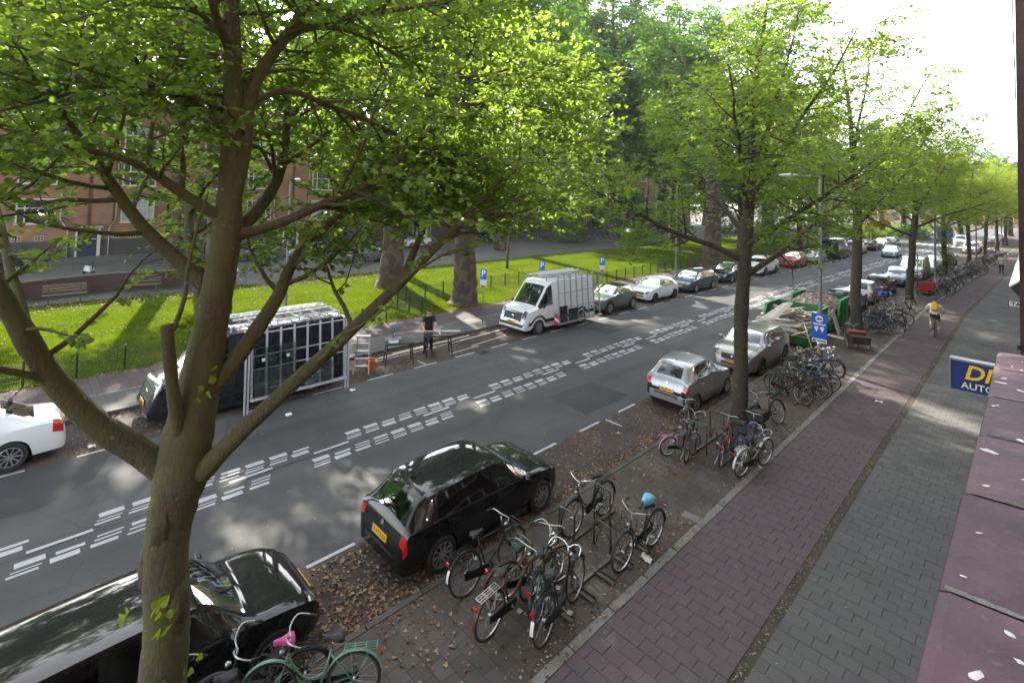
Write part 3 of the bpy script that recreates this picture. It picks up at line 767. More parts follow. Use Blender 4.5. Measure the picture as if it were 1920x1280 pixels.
def sprays(P, D, rg, length, K, size, templ, droop=0.10, flat=0.55, spread=0.95):
    """flat twigs with alternate leaves"""
    n = len(P); D = unit(D)
    up = unit(np.array([0, 0, 1.0]) + rg.normal(0, 0.30, (n, 3)))
    side = unit(np.cross(up, D)); up = np.cross(D, side)
    L = length * rg.uniform(0.6, 1.3, n)
    k = np.arange(K); f = (k + 0.6) / K
    pos = P[:, None] + D[:, None] * (f[None, :, None] * L[:, None, None]) - np.array([0, 0, 1.0]) * (droop * (f ** 2))[None, :, None] * L[:, None, None]
    pos = pos + rg.normal(0, size * 0.22, pos.shape)
    sg = np.where(k % 2 == 0, 1.0, -1.0)
    ld = D[:, None] * 0.55 + side[:, None] * (sg * spread)[None, :, None] + rg.normal(0, 0.25, pos.shape) - np.array([0, 0, 0.22])
    ln = up[:, None] + rg.normal(0, flat, pos.shape)
    return leaves(pos.reshape(-1, 3), ld.reshape(-1, 3), ln.reshape(-1, 3), size, templ, rg)
def leaf_mesh(name, parts, mat):
    V = []; Lp = []; St = []; nv = nl = 0
    for v, l, s in parts:
        V.append(v); Lp.append(l + nv); St.append(s + nl); nv += len(v); nl += len(l)
    return raw_mesh(name, np.concatenate(V), np.concatenate(Lp), np.concatenate(St), mat, None, False)

def smooth_poly(pts, k=4):
    P = np.asarray(pts, float); n = len(P); out = []
    for i in range(n - 1):
        p0, p1, p2, p3 = P[max(i - 1, 0)], P[i], P[i + 1], P[min(i + 2, n - 1)]
        for t in np.linspace(0, 1, k, endpoint=False):
            out.append(0.5 * ((2 * p1) + (-p0 + p2) * t + (2 * p0 - 5 * p1 + 4 * p2 - p3) * t * t + (-p0 + 3 * p1 - 3 * p2 + p3) * t ** 3))
    out.append(P[-1]); return np.array(out)

def branch_path(p, d, L, rg, n=6, lift=0.25, jit=0.18):
    pts = [np.array(p, float)]; d = d / np.linalg.norm(d)
    for i in range(n):
        d = d + rg.normal(0, jit, 3) * 0.6 + np.array([0, 0, lift / n]); d /= np.linalg.norm(d)
        pts.append(pts[-1] + d * L / n)
    return np.array(pts)

def sub_branches(limbs, rg, per_m, Lr, wood, start=0.3, flatten=0.5, n_side=4, rmin=0.009, ok=None):
    """side branches along each limb (polyline with radii); adds their wood and returns (points, directions)"""
    SP, SD, subs = [], [], []
    for P, r in limbs:
        seg = np.linalg.norm(np.diff(P, axis=0), axis=1); cum = np.concatenate([[0], np.cumsum(seg)]); tot = cum[-1]
        m = max(1, int(tot * (1 - start) * per_m))
        for q in range(m):
            s = tot * (start + (1 - start) * (q + rg.uniform(0, 1)) / m); i = min(np.searchsorted(cum, s) - 1, len(P) - 2); i = max(i, 0)
            f = (s - cum[i]) / (seg[i] + 1e-9); p = P[i] + (P[i + 1] - P[i]) * f; t = unit(P[i + 1] - P[i]); rr = r[i] + (r[i + 1] - r[i]) * f
            a = rg.normal(0, 1, 3); a -= t * a.dot(t); a /= np.linalg.norm(a)
            d = a * 1.0 + t * 0.6; d[2] = d[2] * (1 - flatten) + 0.08
            L = rg.uniform(*Lr) * (1.0 - 0.35 * s / tot)
            bp = branch_path(p, d, L, rg, 6, 0.05, 0.22)
            if ok is not None and not ok(bp[-1]): continue
            br = np.linspace(min(rr * 0.6, 0.012 + 0.012 * L), 0.004, len(bp))
            if wood is not None: wood.tube(bp, np.maximum(br, rmin * 0.4), n_side, caps=False)
            subs.append((bp, br))
    return subs
def along(subs, rg, per_m, start=0.15, flatten=0.7):
    P, D = [], []
    for bp, br in subs:
        tot = np.linalg.norm(np.diff(bp, axis=0), axis=1).sum(); m = max(2, int(tot * per_m))
        for q in range(m):
            f = start + (1 - start) * (q + rg.uniform(0, 1)) / m; x = f * (len(bp) - 1); i = min(int(x), len(bp) - 2)
            p = bp[i] + (bp[i + 1] - bp[i]) * (x - i); t = unit(bp[i + 1] - bp[i])
            a = rg.normal(0, 1, 3); a -= t * a.dot(t); d = unit(a) * 0.9 + t * 0.75; d[2] *= (1 - flatten)
            P.append(p); D.append(d)
    return np.array(P), np.array(D)

# ---- the big linden in the foreground: its limbs as they stand (x, y, z, radius)
trunk = [(-5.91,1.22,-0.05,0.36),(-5.90,1.22,0.5,0.30),(-5.88,1.21,1.2,0.275),(-5.87,1.21,1.82,0.262),(-5.85,1.22,2.32,0.252),(-5.86,1.19,2.92,0.241),(-5.86,1.20,3.32,0.248),(-5.81,1.26,3.72,0.300),(-5.79,1.30,4.12,0.285),(-5.76,1.37,4.63,0.242),(-5.72,1.44,5.25,0.197),(-5.69,1.51,5.88,0.177),(-5.70,1.54,6.42,0.152),(-5.72,1.55,7.07,0.131),(-5.76,1.54,7.68,0.116),(-5.82,1.52,8.25,0.100),(-5.89,1.48,9.00,0.084),(-6.06,1.45,10.05,0.064),(-6.17,1.42,11.11,0.035)]
limb_l = [(-5.84,1.23,3.72,0.20),(-5.97,0.97,4.01,0.204),(-6.05,0.65,4.33,0.188),(-6.09,0.38,4.70,0.168),(-6.05,0.18,5.08,0.153),(-6.03,0.04,5.40,0.136),(-6.01,-0.11,5.74,0.119),(-6.01,-0.28,6.14,0.095),(-6.04,-0.47,6.61,0.067),(-6.02,-0.63,7.14,0.041),(-6.10,-0.75,7.71,0.021)]
limb_r = [(-5.65,1.39,3.80,0.155),(-5.47,1.63,4.13,0.125),(-5.41,1.89,4.36,0.118),(-5.34,2.23,4.65,0.112),(-5.26,2.59,4.95,0.104),(-5.19,2.92,5.25,0.096),(-5.11,3.28,5.57,0.090),(-5.01,3.64,5.93,0.077),(-4.91,3.88,6.19,0.059),(-4.78,4.27,6.59,0.040),(-4.58,4.74,7.02,0.024)]
limb_m = [(-5.72,1.42,4.52,0.132),(-5.66,1.61,4.76,0.123),(-5.69,1.85,5.08,0.117),(-5.73,2.07,5.40,0.104),(-5.83,2.23,5.69,0.084),(-5.88,2.45,5.98,0.075),(-5.91,2.84,6.28,0.065),(-5.85,3.31,6.62,0.051),(-5.72,3.86,6.92,0.036),(-5.50,4.50,7.10,0.022)]
stub = [(-5.71,1.24,4.02,0.087),(-5.63,1.16,4.42,0.100),(-5.57,1.09,4.84,0.091),(-5.50,1.03,5.24,0.087),(-5.50,1.02,5.32,0.080)]
shoot = [(-5.48,1.07,5.26,0.029),(-5.41,1.13,5.55,0.024),(-5.42,1.15,5.84,0.020),(-5.40,1.21,6.23,0.015),(-5.45,1.29,6.52,0.010)]
second = [(-5.69,1.52,6.20,0.097),(-5.65,1.63,6.86,0.093),(-5.70,1.69,7.53,0.089),(-5.66,1.85,7.95,0.080),(-5.58,2.05,8.33,0.069),(-5.47,2.28,8.84,0.053),(-5.32,2.68,9.66,0.031)]
small = [[(-5.69,1.49,6.26,0.070),(-5.67,1.21,6.44,0.062),(-5.65,0.94,6.64,0.049),(-5.55,0.74,6.76,0.038),(-5.54,0.46,6.85,0.027),(-5.55,0.15,6.89,0.017),(-5.65,-0.09,6.92,0.011)],
 [(-5.78,1.47,7.40,0.060),(-5.85,1.10,7.50,0.047),(-5.90,0.77,7.52,0.035),(-5.97,0.41,7.44,0.027),(-5.96,0.15,7.30,0.021),(-5.96,-0.14,7.16,0.013)],
 [(-5.66,1.60,6.09,0.065),(-5.52,1.96,6.20,0.056),(-5.40,2.35,6.40,0.052),(-5.27,2.91,6.68,0.046),(-5.17,3.55,7.29,0.036),(-5.03,4.09,7.68,0.024)],
 [(-5.72,1.60,7.41,0.044),(-5.63,2.04,7.63,0.041),(-5.60,2.51,7.52,0.037),(-5.53,3.02,7.39,0.032),(-5.48,3.52,7.17,0.027),(-5.37,4.22,6.79,0.018)],
 [(-5.69,1.68,7.70,0.039),(-5.54,2.10,8.27,0.035),(-5.42,2.65,8.38,0.031),(-5.34,3.31,8.19,0.026),(-5.20,4.04,8.04,0.017)],
 [(-5.77,1.52,8.01,0.044),(-5.81,1.24,8.29,0.035),(-5.87,0.89,8.47,0.026),(-5.97,0.49,8.48,0.017),(-6.11,0.07,8.29,0.009)]]
tr = np.random.default_rng(31)
wood = MB(); limbs = []
def put(poly, n, k=4, f=0.84):
    A = smooth_poly(poly, k); rr = A[:, 3] * f
    wood.tube(A[:, :3], rr, n, wob=1 + tr.normal(0, 0.025, len(A)))
    return A[:, :3], rr
T0 = put(trunk, 22, 6, 0.78)
limbs.append((T0[0][66:], T0[1][66:]))
for poly, n, f in ((limb_l, 16, 0.58), (limb_r, 14, 0.66), (limb_m, 14, 0.68), (second, 12, 0.78)): limbs.append(put(poly, n, 4, f))
put(stub, 14, 4, 0.58); put(shoot, 6)
for poly in small: limbs.append(put(poly, 8))
# limbs that reach away from the street side and back over the lawn side of the tree
for (s, d, L, r0) in (((-5.75,1.4,5.0),(-1,0.2,0.75),3.6,0.09),((-5.72,1.45,5.5),(-0.9,-0.7,0.8),3.4,0.08),((-5.7,1.5,6.0),(-0.8,0.9,0.7),3.6,0.08),((-5.75,1.5,7.2),(-1,-0.2,0.5),3.2,0.07),((-5.8,1.5,8.0),(0.8,-0.5,0.7),2.2,0.05),((-5.9,1.5,8.9),(-0.5,0.9,0.6),3.0,0.05),((-5.9,1.5,8.9),(0.1,-1,0.5),3.0,0.05),((-5.85,2.4,6.0),(-0.5,1.0,0.35),3.4,0.055),((-5.1,3.2,5.5),(-0.6,0.8,0.9),2.8,0.05),((-6.05,0.1,5.3),(-0.9,-0.3,0.5),3.0,0.05),((-6.0,-0.3,6.1),(-0.5,-1,0.4),2.6,0.04),((-6.05,0.3,4.8),(0.4,-0.9,0.7),1.6,0.03),((-5.6,2.0,8.3),(0.3,1.0,0.35),3.0,0.045),((-6.0,1.5,9.6),(-0.9,0.4,0.5),2.5,0.04),((-4.9,3.9,6.2),(-0.15,1,0.0),2.4,0.03),((-4.95,3.7,6.0),(-0.5,1,0.1),2.4,0.03),((-5.65,4.1,6.98),(-0.1,1,-0.05),2.3,0.03),((-5.9,2.9,6.3),(-0.6,1,0.0),2.8,0.035),((-5.4,4.1,6.8),(0.15,1,0.1),2.0,0.025),((-5.1,4.0,7.7),(0.0,1,0.1),2.0,0.025),((-5.25,3.9,8.05),(-0.2,1,0.2),2.0,0.025),((-5.35,2.7,9.6),(-0.1,1,0.3),2.6,0.03)):
    bp = smooth_poly(branch_path(s, np.array(d, float), L, tr, 7, 0.1, 0.16), 2); br = np.linspace(r0, 0.012, len(bp))
    wood.tube(bp, br, 8); limbs.append((bp, br))
leafy = lambda p: p[2] > 5.15 + min(max(0, p[1] - 1.6) * 0.40, 0.85) and np.linalg.norm(p - np.array([0, 0, CAMH])) > 2.3 and not (p[2] < 6.7 and p[1] < 1.3 and tr.uniform() < 0.66)
subs = sub_branches(limbs, tr, 7.0, (0.7, 1.9), wood, 0.24, 0.55, 5, ok=leafy)
subs2 = sub_branches(subs, tr, 5.2, (0.4, 0.95), wood, 0.2, 0.6, 3, ok=leafy)
P, D = along(subs, tr, 5.6); P2, D2 = along(subs2, tr, 7.0)
P = np.concatenate([P, P2]); D = np.concatenate([D, D2])
# keep the leafy part where the crown is: above the bare limbs, not in front of the lens
dist = np.linalg.norm(P - np.array([0, 0, CAMH]), axis=1)
keep = (dist > 2.5) & (P[:, 2] > 5.1 + np.minimum(np.maximum(0, P[:, 1] - 1.6) * 0.40, 0.85) + tr.normal(0, 0.16, len(P)))
keep &= ~((P[:, 0] > -4.2) & (tr.uniform(0, 1, len(P)) < 0.5))
keep &= ~((P[:, 2] < 6.75) & (P[:, 1] < 1.3) & (tr.uniform(0, 1, len(P)) < 0.25))
P, D = P[keep], D[keep]
root = empty('linden_tree', (0, 0, 0), 0, 'mossy linden with thick forked limbs in the left foreground', 'tree', 'lindens along the bike parking')
wood.build('trunk', m_bark, root, True)
part1 = sprays(P, D, tr, 0.34, 9, 0.062, LEAF6, flat=0.7)
me = leaf_mesh('crown', [part1], m_leaf); mesh_obj('crown', me, root)
print('near leaves', len(P) * 9)
# sprouts straight out of the trunk
sp = np.array([(-5.62, 1.05, 2.75), (-5.62, 1.18, 2.62), (-5.60, 1.12, 2.45), (-5.66, 1.0, 1.95), (-5.6, 1.2, 1.85), (-5.62, 1.32, 1.98), (-6.0, 0.93, 2.4), (-5.55, 1.36, 4.75), (-5.52, 1.33, 4.55), (-5.5, 1.2, 5.3), (-5.5, 1.3, 5.5)])
for q, p in enumerate(sp):
    pd = unit(np.array([(0.5, 0.3, 0.4)]) + tr.normal(0, 0.5, (1, 3)))
    mesh_obj('leaf_sprout', leaf_mesh('leaf_sprout', [sprays(p[None], pd, tr, 0.16, 4, 0.085, LEAF6)], m_leafy), root)
def knot(c, rad, sc3):
    b = MB(); n_ = 12; G = np.array([[np.array(c) + np.array(sc3) * rad * np.array([math.sin(t) * math.cos(a), math.sin(t) * math.sin(a), math.cos(t)]) * (1 + 0.10 * math.sin(3 * a + 5 * t)) for a in np.linspace(0, 2 * math.pi, n_ + 1)] for t in np.linspace(0.01, math.pi - 0.01, 9)]); b.grid(G); b.build('burl', m_bark, root, True)
for c, rad, s3 in (((-5.93, 1.07, 2.95), 0.13, (0.8, 0.8, 1.8)), ((-5.75, 1.27, 2.62), 0.12, (1, 1, 2.0)), ((-5.76, 1.12, 3.45), 0.12, (1, 1, 2.2)), ((-5.66, 1.33, 4.35), 0.09, (1, 1, 2.0))): knot(c, rad, s3)
# ---- the row of lindens behind it, 14 m apart
def linden(seed, trunk_h=5.4, H=12.8, spread=4.6, leaf=0.088, n_limb=8, dens=1.08, lean=(0, 0), prune=None):
    rg = np.random.default_rng(seed); wd = MB(); lb = []
    pts = [(0, 0, 0, 0.27), (0.03, 0.02, 0.6, 0.215), (0.02 + lean[0] * .2, 0.04, 1.6, 0.195), (-0.03 + lean[0] * .4, 0.02 + lean[1] * .3, 2.8, 0.20), (lean[0] * .6, lean[1] * .6, 4.2, 0.185), (lean[0], lean[1], trunk_h, 0.17), (lean[0] + 0.1, lean[1] + .1, trunk_h + 2, 0.13), (lean[0] + .05, lean[1] + .25, trunk_h + 4, 0.09), (lean[0] + .3, lean[1] + .4, H - 1.2, 0.05), (lean[0] + .4, lean[1] + .5, H, 0.02)]
    A = smooth_poly(pts, 5); wd.tube(A[:, :3], A[:, 3], 14, wob=1 + rg.normal(0, 0.03, len(A))); lb.append((A[25:, :3], A[25:, 3]))
    a0 = rg.uniform(0, 6.28)
    for i in range(n_limb):
        z = trunk_h - 1.2 + 3.8 * (i / n_limb) ** 1.1; a = a0 + i * 2.4 + rg.normal(0, 0.2)
        el = 0.35 + 0.75 * i / n_limb; L = spread * rg.uniform(0.85, 1.15) * (1.1 - 0.25 * i / n_limb)
        j = np.argmin(np.abs(A[:, 2] - z)); s = A[j, :3]
        bp = smooth_poly(branch_path(s, np.array([math.cos(a), math.sin(a), math.tan(el)]), L * 1.15, rg, 7, 0.35, 0.13), 2); br = np.linspace(0.10 - 0.005 * i, 0.015, len(bp))
        wd.tube(bp, br, 8); lb.append((bp, br))
    sb = sub_branches(lb, rg, 5.5 * dens, (0.9, 2.3), wd, 0.2, 0.5, 4)
    s2 = sub_branches(sb, rg, 6.0 * dens, (0.5, 1.1), None, 0.25, 0.6, 3)
    P, D = along(sb, rg, 4.0 * dens); P2, D2 = along(s2, rg, 5.0 * dens)
    P = np.concatenate([P, P2]); D = np.concatenate([D, D2]); k = P[:, 2] > 3.6
    if prune: k &= ~prune(P)
    return wd, [sprays(P[k], D[k], rg, 0.42, 8, leaf, LEAF4)], len(P) * 8
protos = []
for sd_, kw in ((101, dict(lean=(0.12, 0.2), prune=lambda P: (P[:, 1] > 1.0) & (P[:, 2] < 8.6) & (P[:, 0] > -2.6))), (202, dict(lean=(0.45, -0.2), n_limb=7)), (303, dict(lean=(-0.3, 0.15), H=12.0))):
    wd, lv, n = linden(sd_, **kw); print('linden leaves', n); protos.append((wd.mesh('trunk', m_bark2, True), leaf_mesh('crown', lv, m_leaf2)))
rowlab = ['slim linden with leaning dark trunk behind the red and blue bicycles', 'linden with leaning trunk beside the green skips', 'linden between the silver minicar and the blue-crate bicycle',
          'linden with yellow-green leaves sprouting up its trunk', 'yellow-green linden, fifth down the near pavement', 'hazy linden, sixth down the near pavement', 'small distant linden, seventh down the near pavement', 'small distant linden, last before the facade']
row_y = [15.3, 29.6, 43.4, 57.3, 71.3, 85.2, 99.2, 113.0]
for i, yy in enumerate(row_y):
    root = empty('linden_tree', (-6.05 + BX(yy), yy, 0.06), [0, 2.2, 4.0, 1.1, 5.2, 3.0, 0.6, 2.0][i], rowlab[i], 'tree', 'lindens along the bike parking')
    t_me, c_me = protos[i % 3]
    mesh_obj('trunk', t_me, root); cr_o = mesh_obj('crown', c_me, root)
    if i < 2: cr_o.material_slots[0].link = 'OBJECT'; cr_o.material_slots[0].material = m_leaf2b  # nearest two crowns get the leaf copy with painted shade
    s = [1.0, 1.12, 1.02, 0.93, 0.9, 0.95, 1.0, 1.0][i]; root.scale = (s, s, s * [1, 1.02, 1.0, 0.92, 0.95, 1, 1, 1][i])
    if i == 3:
        rg = np.random.default_rng(5); n = 260; z = rg.uniform(0.3, 4.3, n); a = rg.uniform(0, 6.28, n)
        P = np.stack([0.22 * np.cos(a), 0.22 * np.sin(a), z], 1); D = np.stack([np.cos(a), np.sin(a), rg.normal(0.2, 0.4, n)], 1)
        o = mesh_obj('trunk_sprouts', leaf_mesh('trunk_sprouts', [sprays(P, D, rg, 0.4, 6, 0.12, LEAF4)], m_leafy), root); o['kind'] = 'stuff'
# ---- tall plane trees in the park, their crowns high over the lawn
def plane(seed, H=21.0, base=9.5, rad=8.5, r0=0.66, leaf=0.24, n_limb=9, dens=1.0):
    rg = np.random.default_rng(seed); wd = MB(); lb = []
    pts = [(0, 0, -0.1, r0 * 1.42), (0.0, 0.05, 0.35, r0 * 1.18), (0.05, 0.05, 1.2, r0 * 1.03), (0.12, -0.1, 3.5, r0 * 0.9), (0.05, 0.1, 6.5, r0 * 0.78), (-0.1, 0.2, base, r0 * 0.66), (0.2, 0.1, base + 4, r0 * 0.42), (0.3, 0.3, H - 4, r0 * 0.2), (0.2, 0.2, H - 0.5, 0.03)]
    A = smooth_poly(pts, 5); wd.tube(A[:, :3], A[:, 3], 18, wob=1 + rg.normal(0, 0.04, len(A))); lb.append((A[28:, :3], A[28:, 3]))
    for i in range(n_limb):
        z = base - 2.2 + (H - base) * 0.72 * (i / n_limb); a = i * 2.4 + rg.normal(0, 0.25); el = 0.32 + 0.65 * i / n_limb
        L = rad * rg.uniform(0.85, 1.1) * (1.12 - 0.38 * i / n_limb); j = np.argmin(np.abs(A[:, 2] - z))
        bp = smooth_poly(branch_path(A[j, :3], np.array([math.cos(a), math.sin(a), math.tan(el)]), L * 1.1, rg, 8, 0.2, 0.13), 2); br = np.linspace(r0 * 0.36, 0.03, len(bp))
        wd.tube(bp, br, 8); lb.append((bp, br))
    sb = sub_branches(lb, rg, 3.0 * dens, (1.6, 3.8), wd, 0.2, 0.45, 4)
    s2 = sub_branches(sb, rg, 4.2 * dens, (0.8, 1.9), None, 0.25, 0.4, 3)
    P, D = along(sb, rg, 2.6 * dens, flatten=0.4); P2, D2 = along(s2, rg, 4.0 * dens, flatten=0.4); P = np.concatenate([P, P2]); D = np.concatenate([D, D2])
    return wd, [sprays(P, D, rg, 0.8, 8, leaf, LEAF4, flat=0.8, droop=0.2)], len(P) * 8
pp = []
for sd_, kw in ((11, dict(dens=0.9)), (12, dict(base=10.5, rad=7.5, dens=0.88)), (13, dict(base=6.0, H=15, rad=6.0, r0=0.35, leaf=0.20)), (14, dict(base=16.5, H=27.5, rad=9.5)), (15, dict(base=9.0, H=32.0, rad=10.0, r0=0.8, leaf=0.27, n_limb=13))):
    wd, lv, n = plane(sd_, **kw); print('plane leaves', n); pp.append((wd.mesh('trunk', m_bark3, True), leaf_mesh('crown', lv, m_leaf3)))
spots = [(-25.8, 6.6, 1, 2.2, 1.0, 'plane tree added behind the foreground linden trunk to shade the road'), (-24.5, -6.5, 0, 4.2, 1.0, 'unseen plane tree added outside the left edge to shade the road'), (-33.5, -3.0, 1, 1.2, 1.1, 'plane tree added at the left edge to shade the road'),  # these three planes are additions that cast shade on the road
         (-43.5, 62.0, 4, 2.6, 1.2, 'tall plane tree right of the ivy mass beyond the lawn'),
         (-23.0, 18.7, 0, 0.0, 1.0, 'massive plane tree with flared trunk standing at the fence by the white van'), (-30.2, 18.2, 1, 1.0, 1.15, 'tall plane tree on the lawn behind the bare leaning limb'), (-44.5, 8.6, 3, 2.0, 0.95, 'plane tree at the far edge of the lawn near the benches'),
         (-41.5, 39.0, 3, 3.0, 1.15, 'plane tree beside the service road behind the thin sapling'), (-46.0, 56.0, 4, 4.0, 1.1, 'plane tree with bicycles leaning round its foot'), (-40.5, -8, 3, 0.5, 1.0, 'plane tree beyond the left edge whose crown fills the corner'),
         (-36.0, 66.0, 4, 5.1, 1.05, 'dark plane tree in the middle of the far lawn'), (-30.5, 84.0, 4, 1.7, 0.85, 'plane tree by the lawn end near the crossing'), (-27.5, 100.0, 1, 2.7, 0.9, 'plane tree behind the far crossing'),
         (-47.5, 82.0, 4, 3.4, 1.2, 'plane tree far down the service road'), (-44.0, 24.0, 3, 4.4, 0.95, 'plane tree at the service road behind the grey hatchback'),
         (-21.4, 46.8, 0, 0.3, 1.2, 'small dark tree at the fence behind the blue estate car'), (-24.4, 60, 2, 2.3, 1.0, 'small tree on the lawn behind the red car'), (-22.8, 74.0, 2, 3.3, 1.0, 'small tree at the fence behind the dark van'), (-18.0, 116.0, 2, 1.3, 1.2, 'dark tree at the crossing beyond the oncoming blue car'), (-13.5, 130.0, 2, 4.3, 1.25, 'dark tree closing the far end of the street'), (-22.0, 128.0, 0, 0.9, 0.9, 'broad tree behind the far crossing'), (-38, 101, 2, 1.9, 1.2, 'tree at the far end of the service road'), (-47, 98, 2, 2.9, 1.2, 'tree before the farthest brick block'), (-55, 112, 0, 0.4, 0.9, 'tree closing the far end of the service road'), (-34, 118, 0, 3.9, 0.9, 'tree behind the side street'), (-45, 122, 0, 5.9, 0.9, 'hazy tree behind the side street'), (-28, 140, 4, 2.9, 0.8, 'tall hazy tree past the side street'), (-8.0, 150.0, 0, 1.9, 0.85, 'broad hazy tree at the very end of the street')]
for x, yy, v, a, s, lab in spots:
    root = empty('plane_tree' if v != 2 else 'park_tree', (x + BX(yy), yy, 0.06), a, lab, 'tree', 'trees of the park')
    mesh_obj('trunk', pp[v][0], root); mesh_obj('crown', pp[v][1], root); root.scale = (s, s, s)
for i, (x, yy, s_) in enumerate(((-51.5, 33, 0.62), (-51, 41.5, 0.6), (-51.8, 50, 0.66), (-51, 60, 0.62), (-51.5, 69, 0.66), (-50.5, 78, 0.6), (-51.3, 12, 0.5))):
    root = empty('street_tree', (x, yy, 0.1), i * 1.3, 'small tree before the brick blocks, ' + ('beside the navy door', 'behind the white car on the service road', 'behind the dark car on the service road', 'behind the ivy mass', 'right of the ivy mass', 'low behind the far lawn', 'farthest along the service road')[(i + 1) % 7], 'tree', 'small trees before the brick blocks')
    mesh_obj('trunk', pp[2][0], root); mesh_obj('crown', pp[2][1], root); root.scale = (s_, s_, s_)
# thin saplings on the lawn
for x, yy, h, lab in ((-31.3, 30.1, 6.5, 'thin bare-stemmed sapling on the lawn behind the white van'), (-27.5, 52.0, 6, 'thin sapling standing on the far lawn'), (-25.4, 84.8, 6, 'slender sapling at the end of the lawn')):
    root = empty('sapling', (x + BX(yy), yy, 0.08), 0, lab, 'tree'); rg = np.random.default_rng(int(yy))
    b = MB(); A = smooth_poly([(0, 0, 0, 0.13), (0.05, 0, 1.5, 0.10), (0.25, 0.1, h * .6, 0.08), (0.35, 0.2, h, 0.03)], 4); b.tube(A[:, :3], A[:, 3], 8)
    lb = [(A[6:, :3], A[6:, 3])]; sb = sub_branches(lb, rg, 3, (1.0, 2.0), b, 0.2, 0.4, 4); P, D = along(sb, rg, 4)
    b.build('trunk', m_bark2, root, True); mesh_obj('crown', leaf_mesh('crown', [sprays(P, D, rg, 0.6, 8, 0.17, LEAF4)], m_leaf2), root)
# shrubs: ivy mass at the plane tree, bushes at the end of the lawn
def shrub(name, loc, rx, ry, rz, n, lab, mat, leaf=0.16, seed=1):
    rg = np.random.default_rng(seed); root = empty(name, loc, 0, lab, 'shrub')
    d = unit(rg.normal(0, 1, (n, 3))); d[:, 2] = np.abs(d[:, 2]); rr = rg.uniform(0.55, 1.05, n)[:, None] * (1 + 0.25 * np.sin(d[:, :1] * 7 + seed) * np.cos(d[:, 1:2] * 6))
    P = d * rr * np.array([rx, ry, rz]); D = d + rg.normal(0, 0.5, d.shape)
    mesh_obj('foliage', leaf_mesh('foliage', [sprays(P, D, rg, 0.45, 7, leaf, LEAF4, flat=0.8)], mat), root)
    b = MB()
    for k in range(5): b.tube(branch_path((rg.normal(0, .1), rg.normal(0, .1), 0), np.array([rg.normal(0, .5), rg.normal(0, .5), 1]), rz * 0.9, rg), np.linspace(0.05, 0.015, 7), 5)
    b.build('stem', m_bark2, root)
shrub('ivy_shrub', (-43.0, 53.0, 0.05), 2.2, 2.6, 6.5, 1500, 'dark ivy-covered mass hanging beside the plane trunk beyond the lawn', m_leaf3, 0.17, 3)
for q, (x, yy, s, lab) in enumerate(((-24, 108, 1.0, 'bright green bush behind the far crossing'), (-19, 119, 1.2, 'low bush at the foot of the dark tree by the crossing'), (-34, 92, 1.3, 'dark bush at the end of the lawn'), (-40, 94, 1.5, 'big dark bush beside the service road end'), (-30, 111, 1.5, 'dark bush across the side street'), (-37, 113, 1.6, 'dark bush across the side street, left of the other'))):
    shrub('bush', (x + BX(yy), yy, 0.05), 2.4 * s, 2.6 * s, 2.0 * s, 700, lab, m_leaf2 if q == 0 else m_leaf3, 0.2, 10 + q)
# ------------------------------------------------------------------ grass blades and fallen leaves
rg = np.random.default_rng(77)
m_blade = leaf_mat('grass_blade', (0.046, 0.076, 0.006), (0.110, 0.150, 0.012), (0.25, 0.30, 0.012), 0.35, 0.8, 0.0)
n = 90000
y = rg.uniform(-7, 75, n); x = rg.uniform(-35.6, -21.95, n)
thin = (np.sin(x * 1.3 + np.sin(y * .7) * 2) + np.sin(y * 0.9 + x * .4) > -1.1) | (rg.uniform(0, 1, n) < 0.3)
x, y = x[thin], y[thin]; n = len(x); x = x + np.maximum(0, y - 40) * 0.04
h = rg.uniform(0.035, 0.11, n); a = rg.uniform(0, 6.28, n); wv = rg.uniform(0.008, 0.022, n); lx = rg.normal(0, 0.035, n); ly = rg.normal(0, 0.035, n)
V = np.zeros((n, 3, 3)); V[:, 0] = np.stack([x - wv * np.cos(a), y - wv * np.sin(a), np.full(n, 0.088)], 1); V[:, 1] = np.stack([x + wv * np.cos(a), y + wv * np.sin(a), np.full(n, 0.088)], 1); V[:, 2] = np.stack([x + lx, y + ly, 0.09 + h], 1)
me = raw_mesh('grass', V.reshape(-1, 3), np.arange(3 * n), np.arange(n) * 3, m_blade)
o = mesh_obj('grass', me); tag(o, 'short sunlit grass covering the lawn', 'grass', kind='stuff')
def litter_mat():
    m = bpy.data.materials.new('fallen_leaf'); t, b = nodes(m); g_ = t.nodes.new('ShaderNodeNewGeometry')
    c = ramp(t, g_.outputs['Random Per Island'], [(0.0, (0.060, 0.032, 0.016)), (0.35, (0.15, 0.085, 0.042)), (0.6, (0.26, 0.18, 0.10)), (0.8, (0.36, 0.30, 0.20)), (0.93, (0.24, 0.06, 0.03)), (1.0, (0.42, 0.30, 0.12))])
    t.links.new(c, b.inputs['Base Color']); b.inputs['Roughness'].default_value = 0.75
    return m
m_lit2 = litter_mat()
STAR = (np.array([(0.0, 0), (0.22, 0.16), (0.30, 0.48), (0.55, 0.22), (1.0, 0.0), (0.55, -0.22), (0.30, -0.48), (0.22, -0.16)]), [(0, 1, 2, 3, 4), (0, 4, 5, 6, 7)])
parts = []
def litter(n, fx_, fy_, z, size, pref=None):
    x = fx_(n); y = fy_(n); keep = np.ones(n, bool) if pref is None else pref(x, y)
    x, y = x[keep], y[keep]; n = len(x); x = x + np.maximum(0, y - 40) * 0.04
    P = np.stack([x, y, np.full(n, z) + rg.uniform(0.004, 0.022, n)], 1); a = rg.uniform(0, 6.28, n)
    D = np.stack([np.cos(a), np.sin(a), rg.normal(0, 0.12, n)], 1); Nn = np.array([0, 0, 1.0]) + rg.normal(0, 0.35, (n, 3))
    parts.append(leaves(P, D, Nn, size, STAR, rg, 0.35))
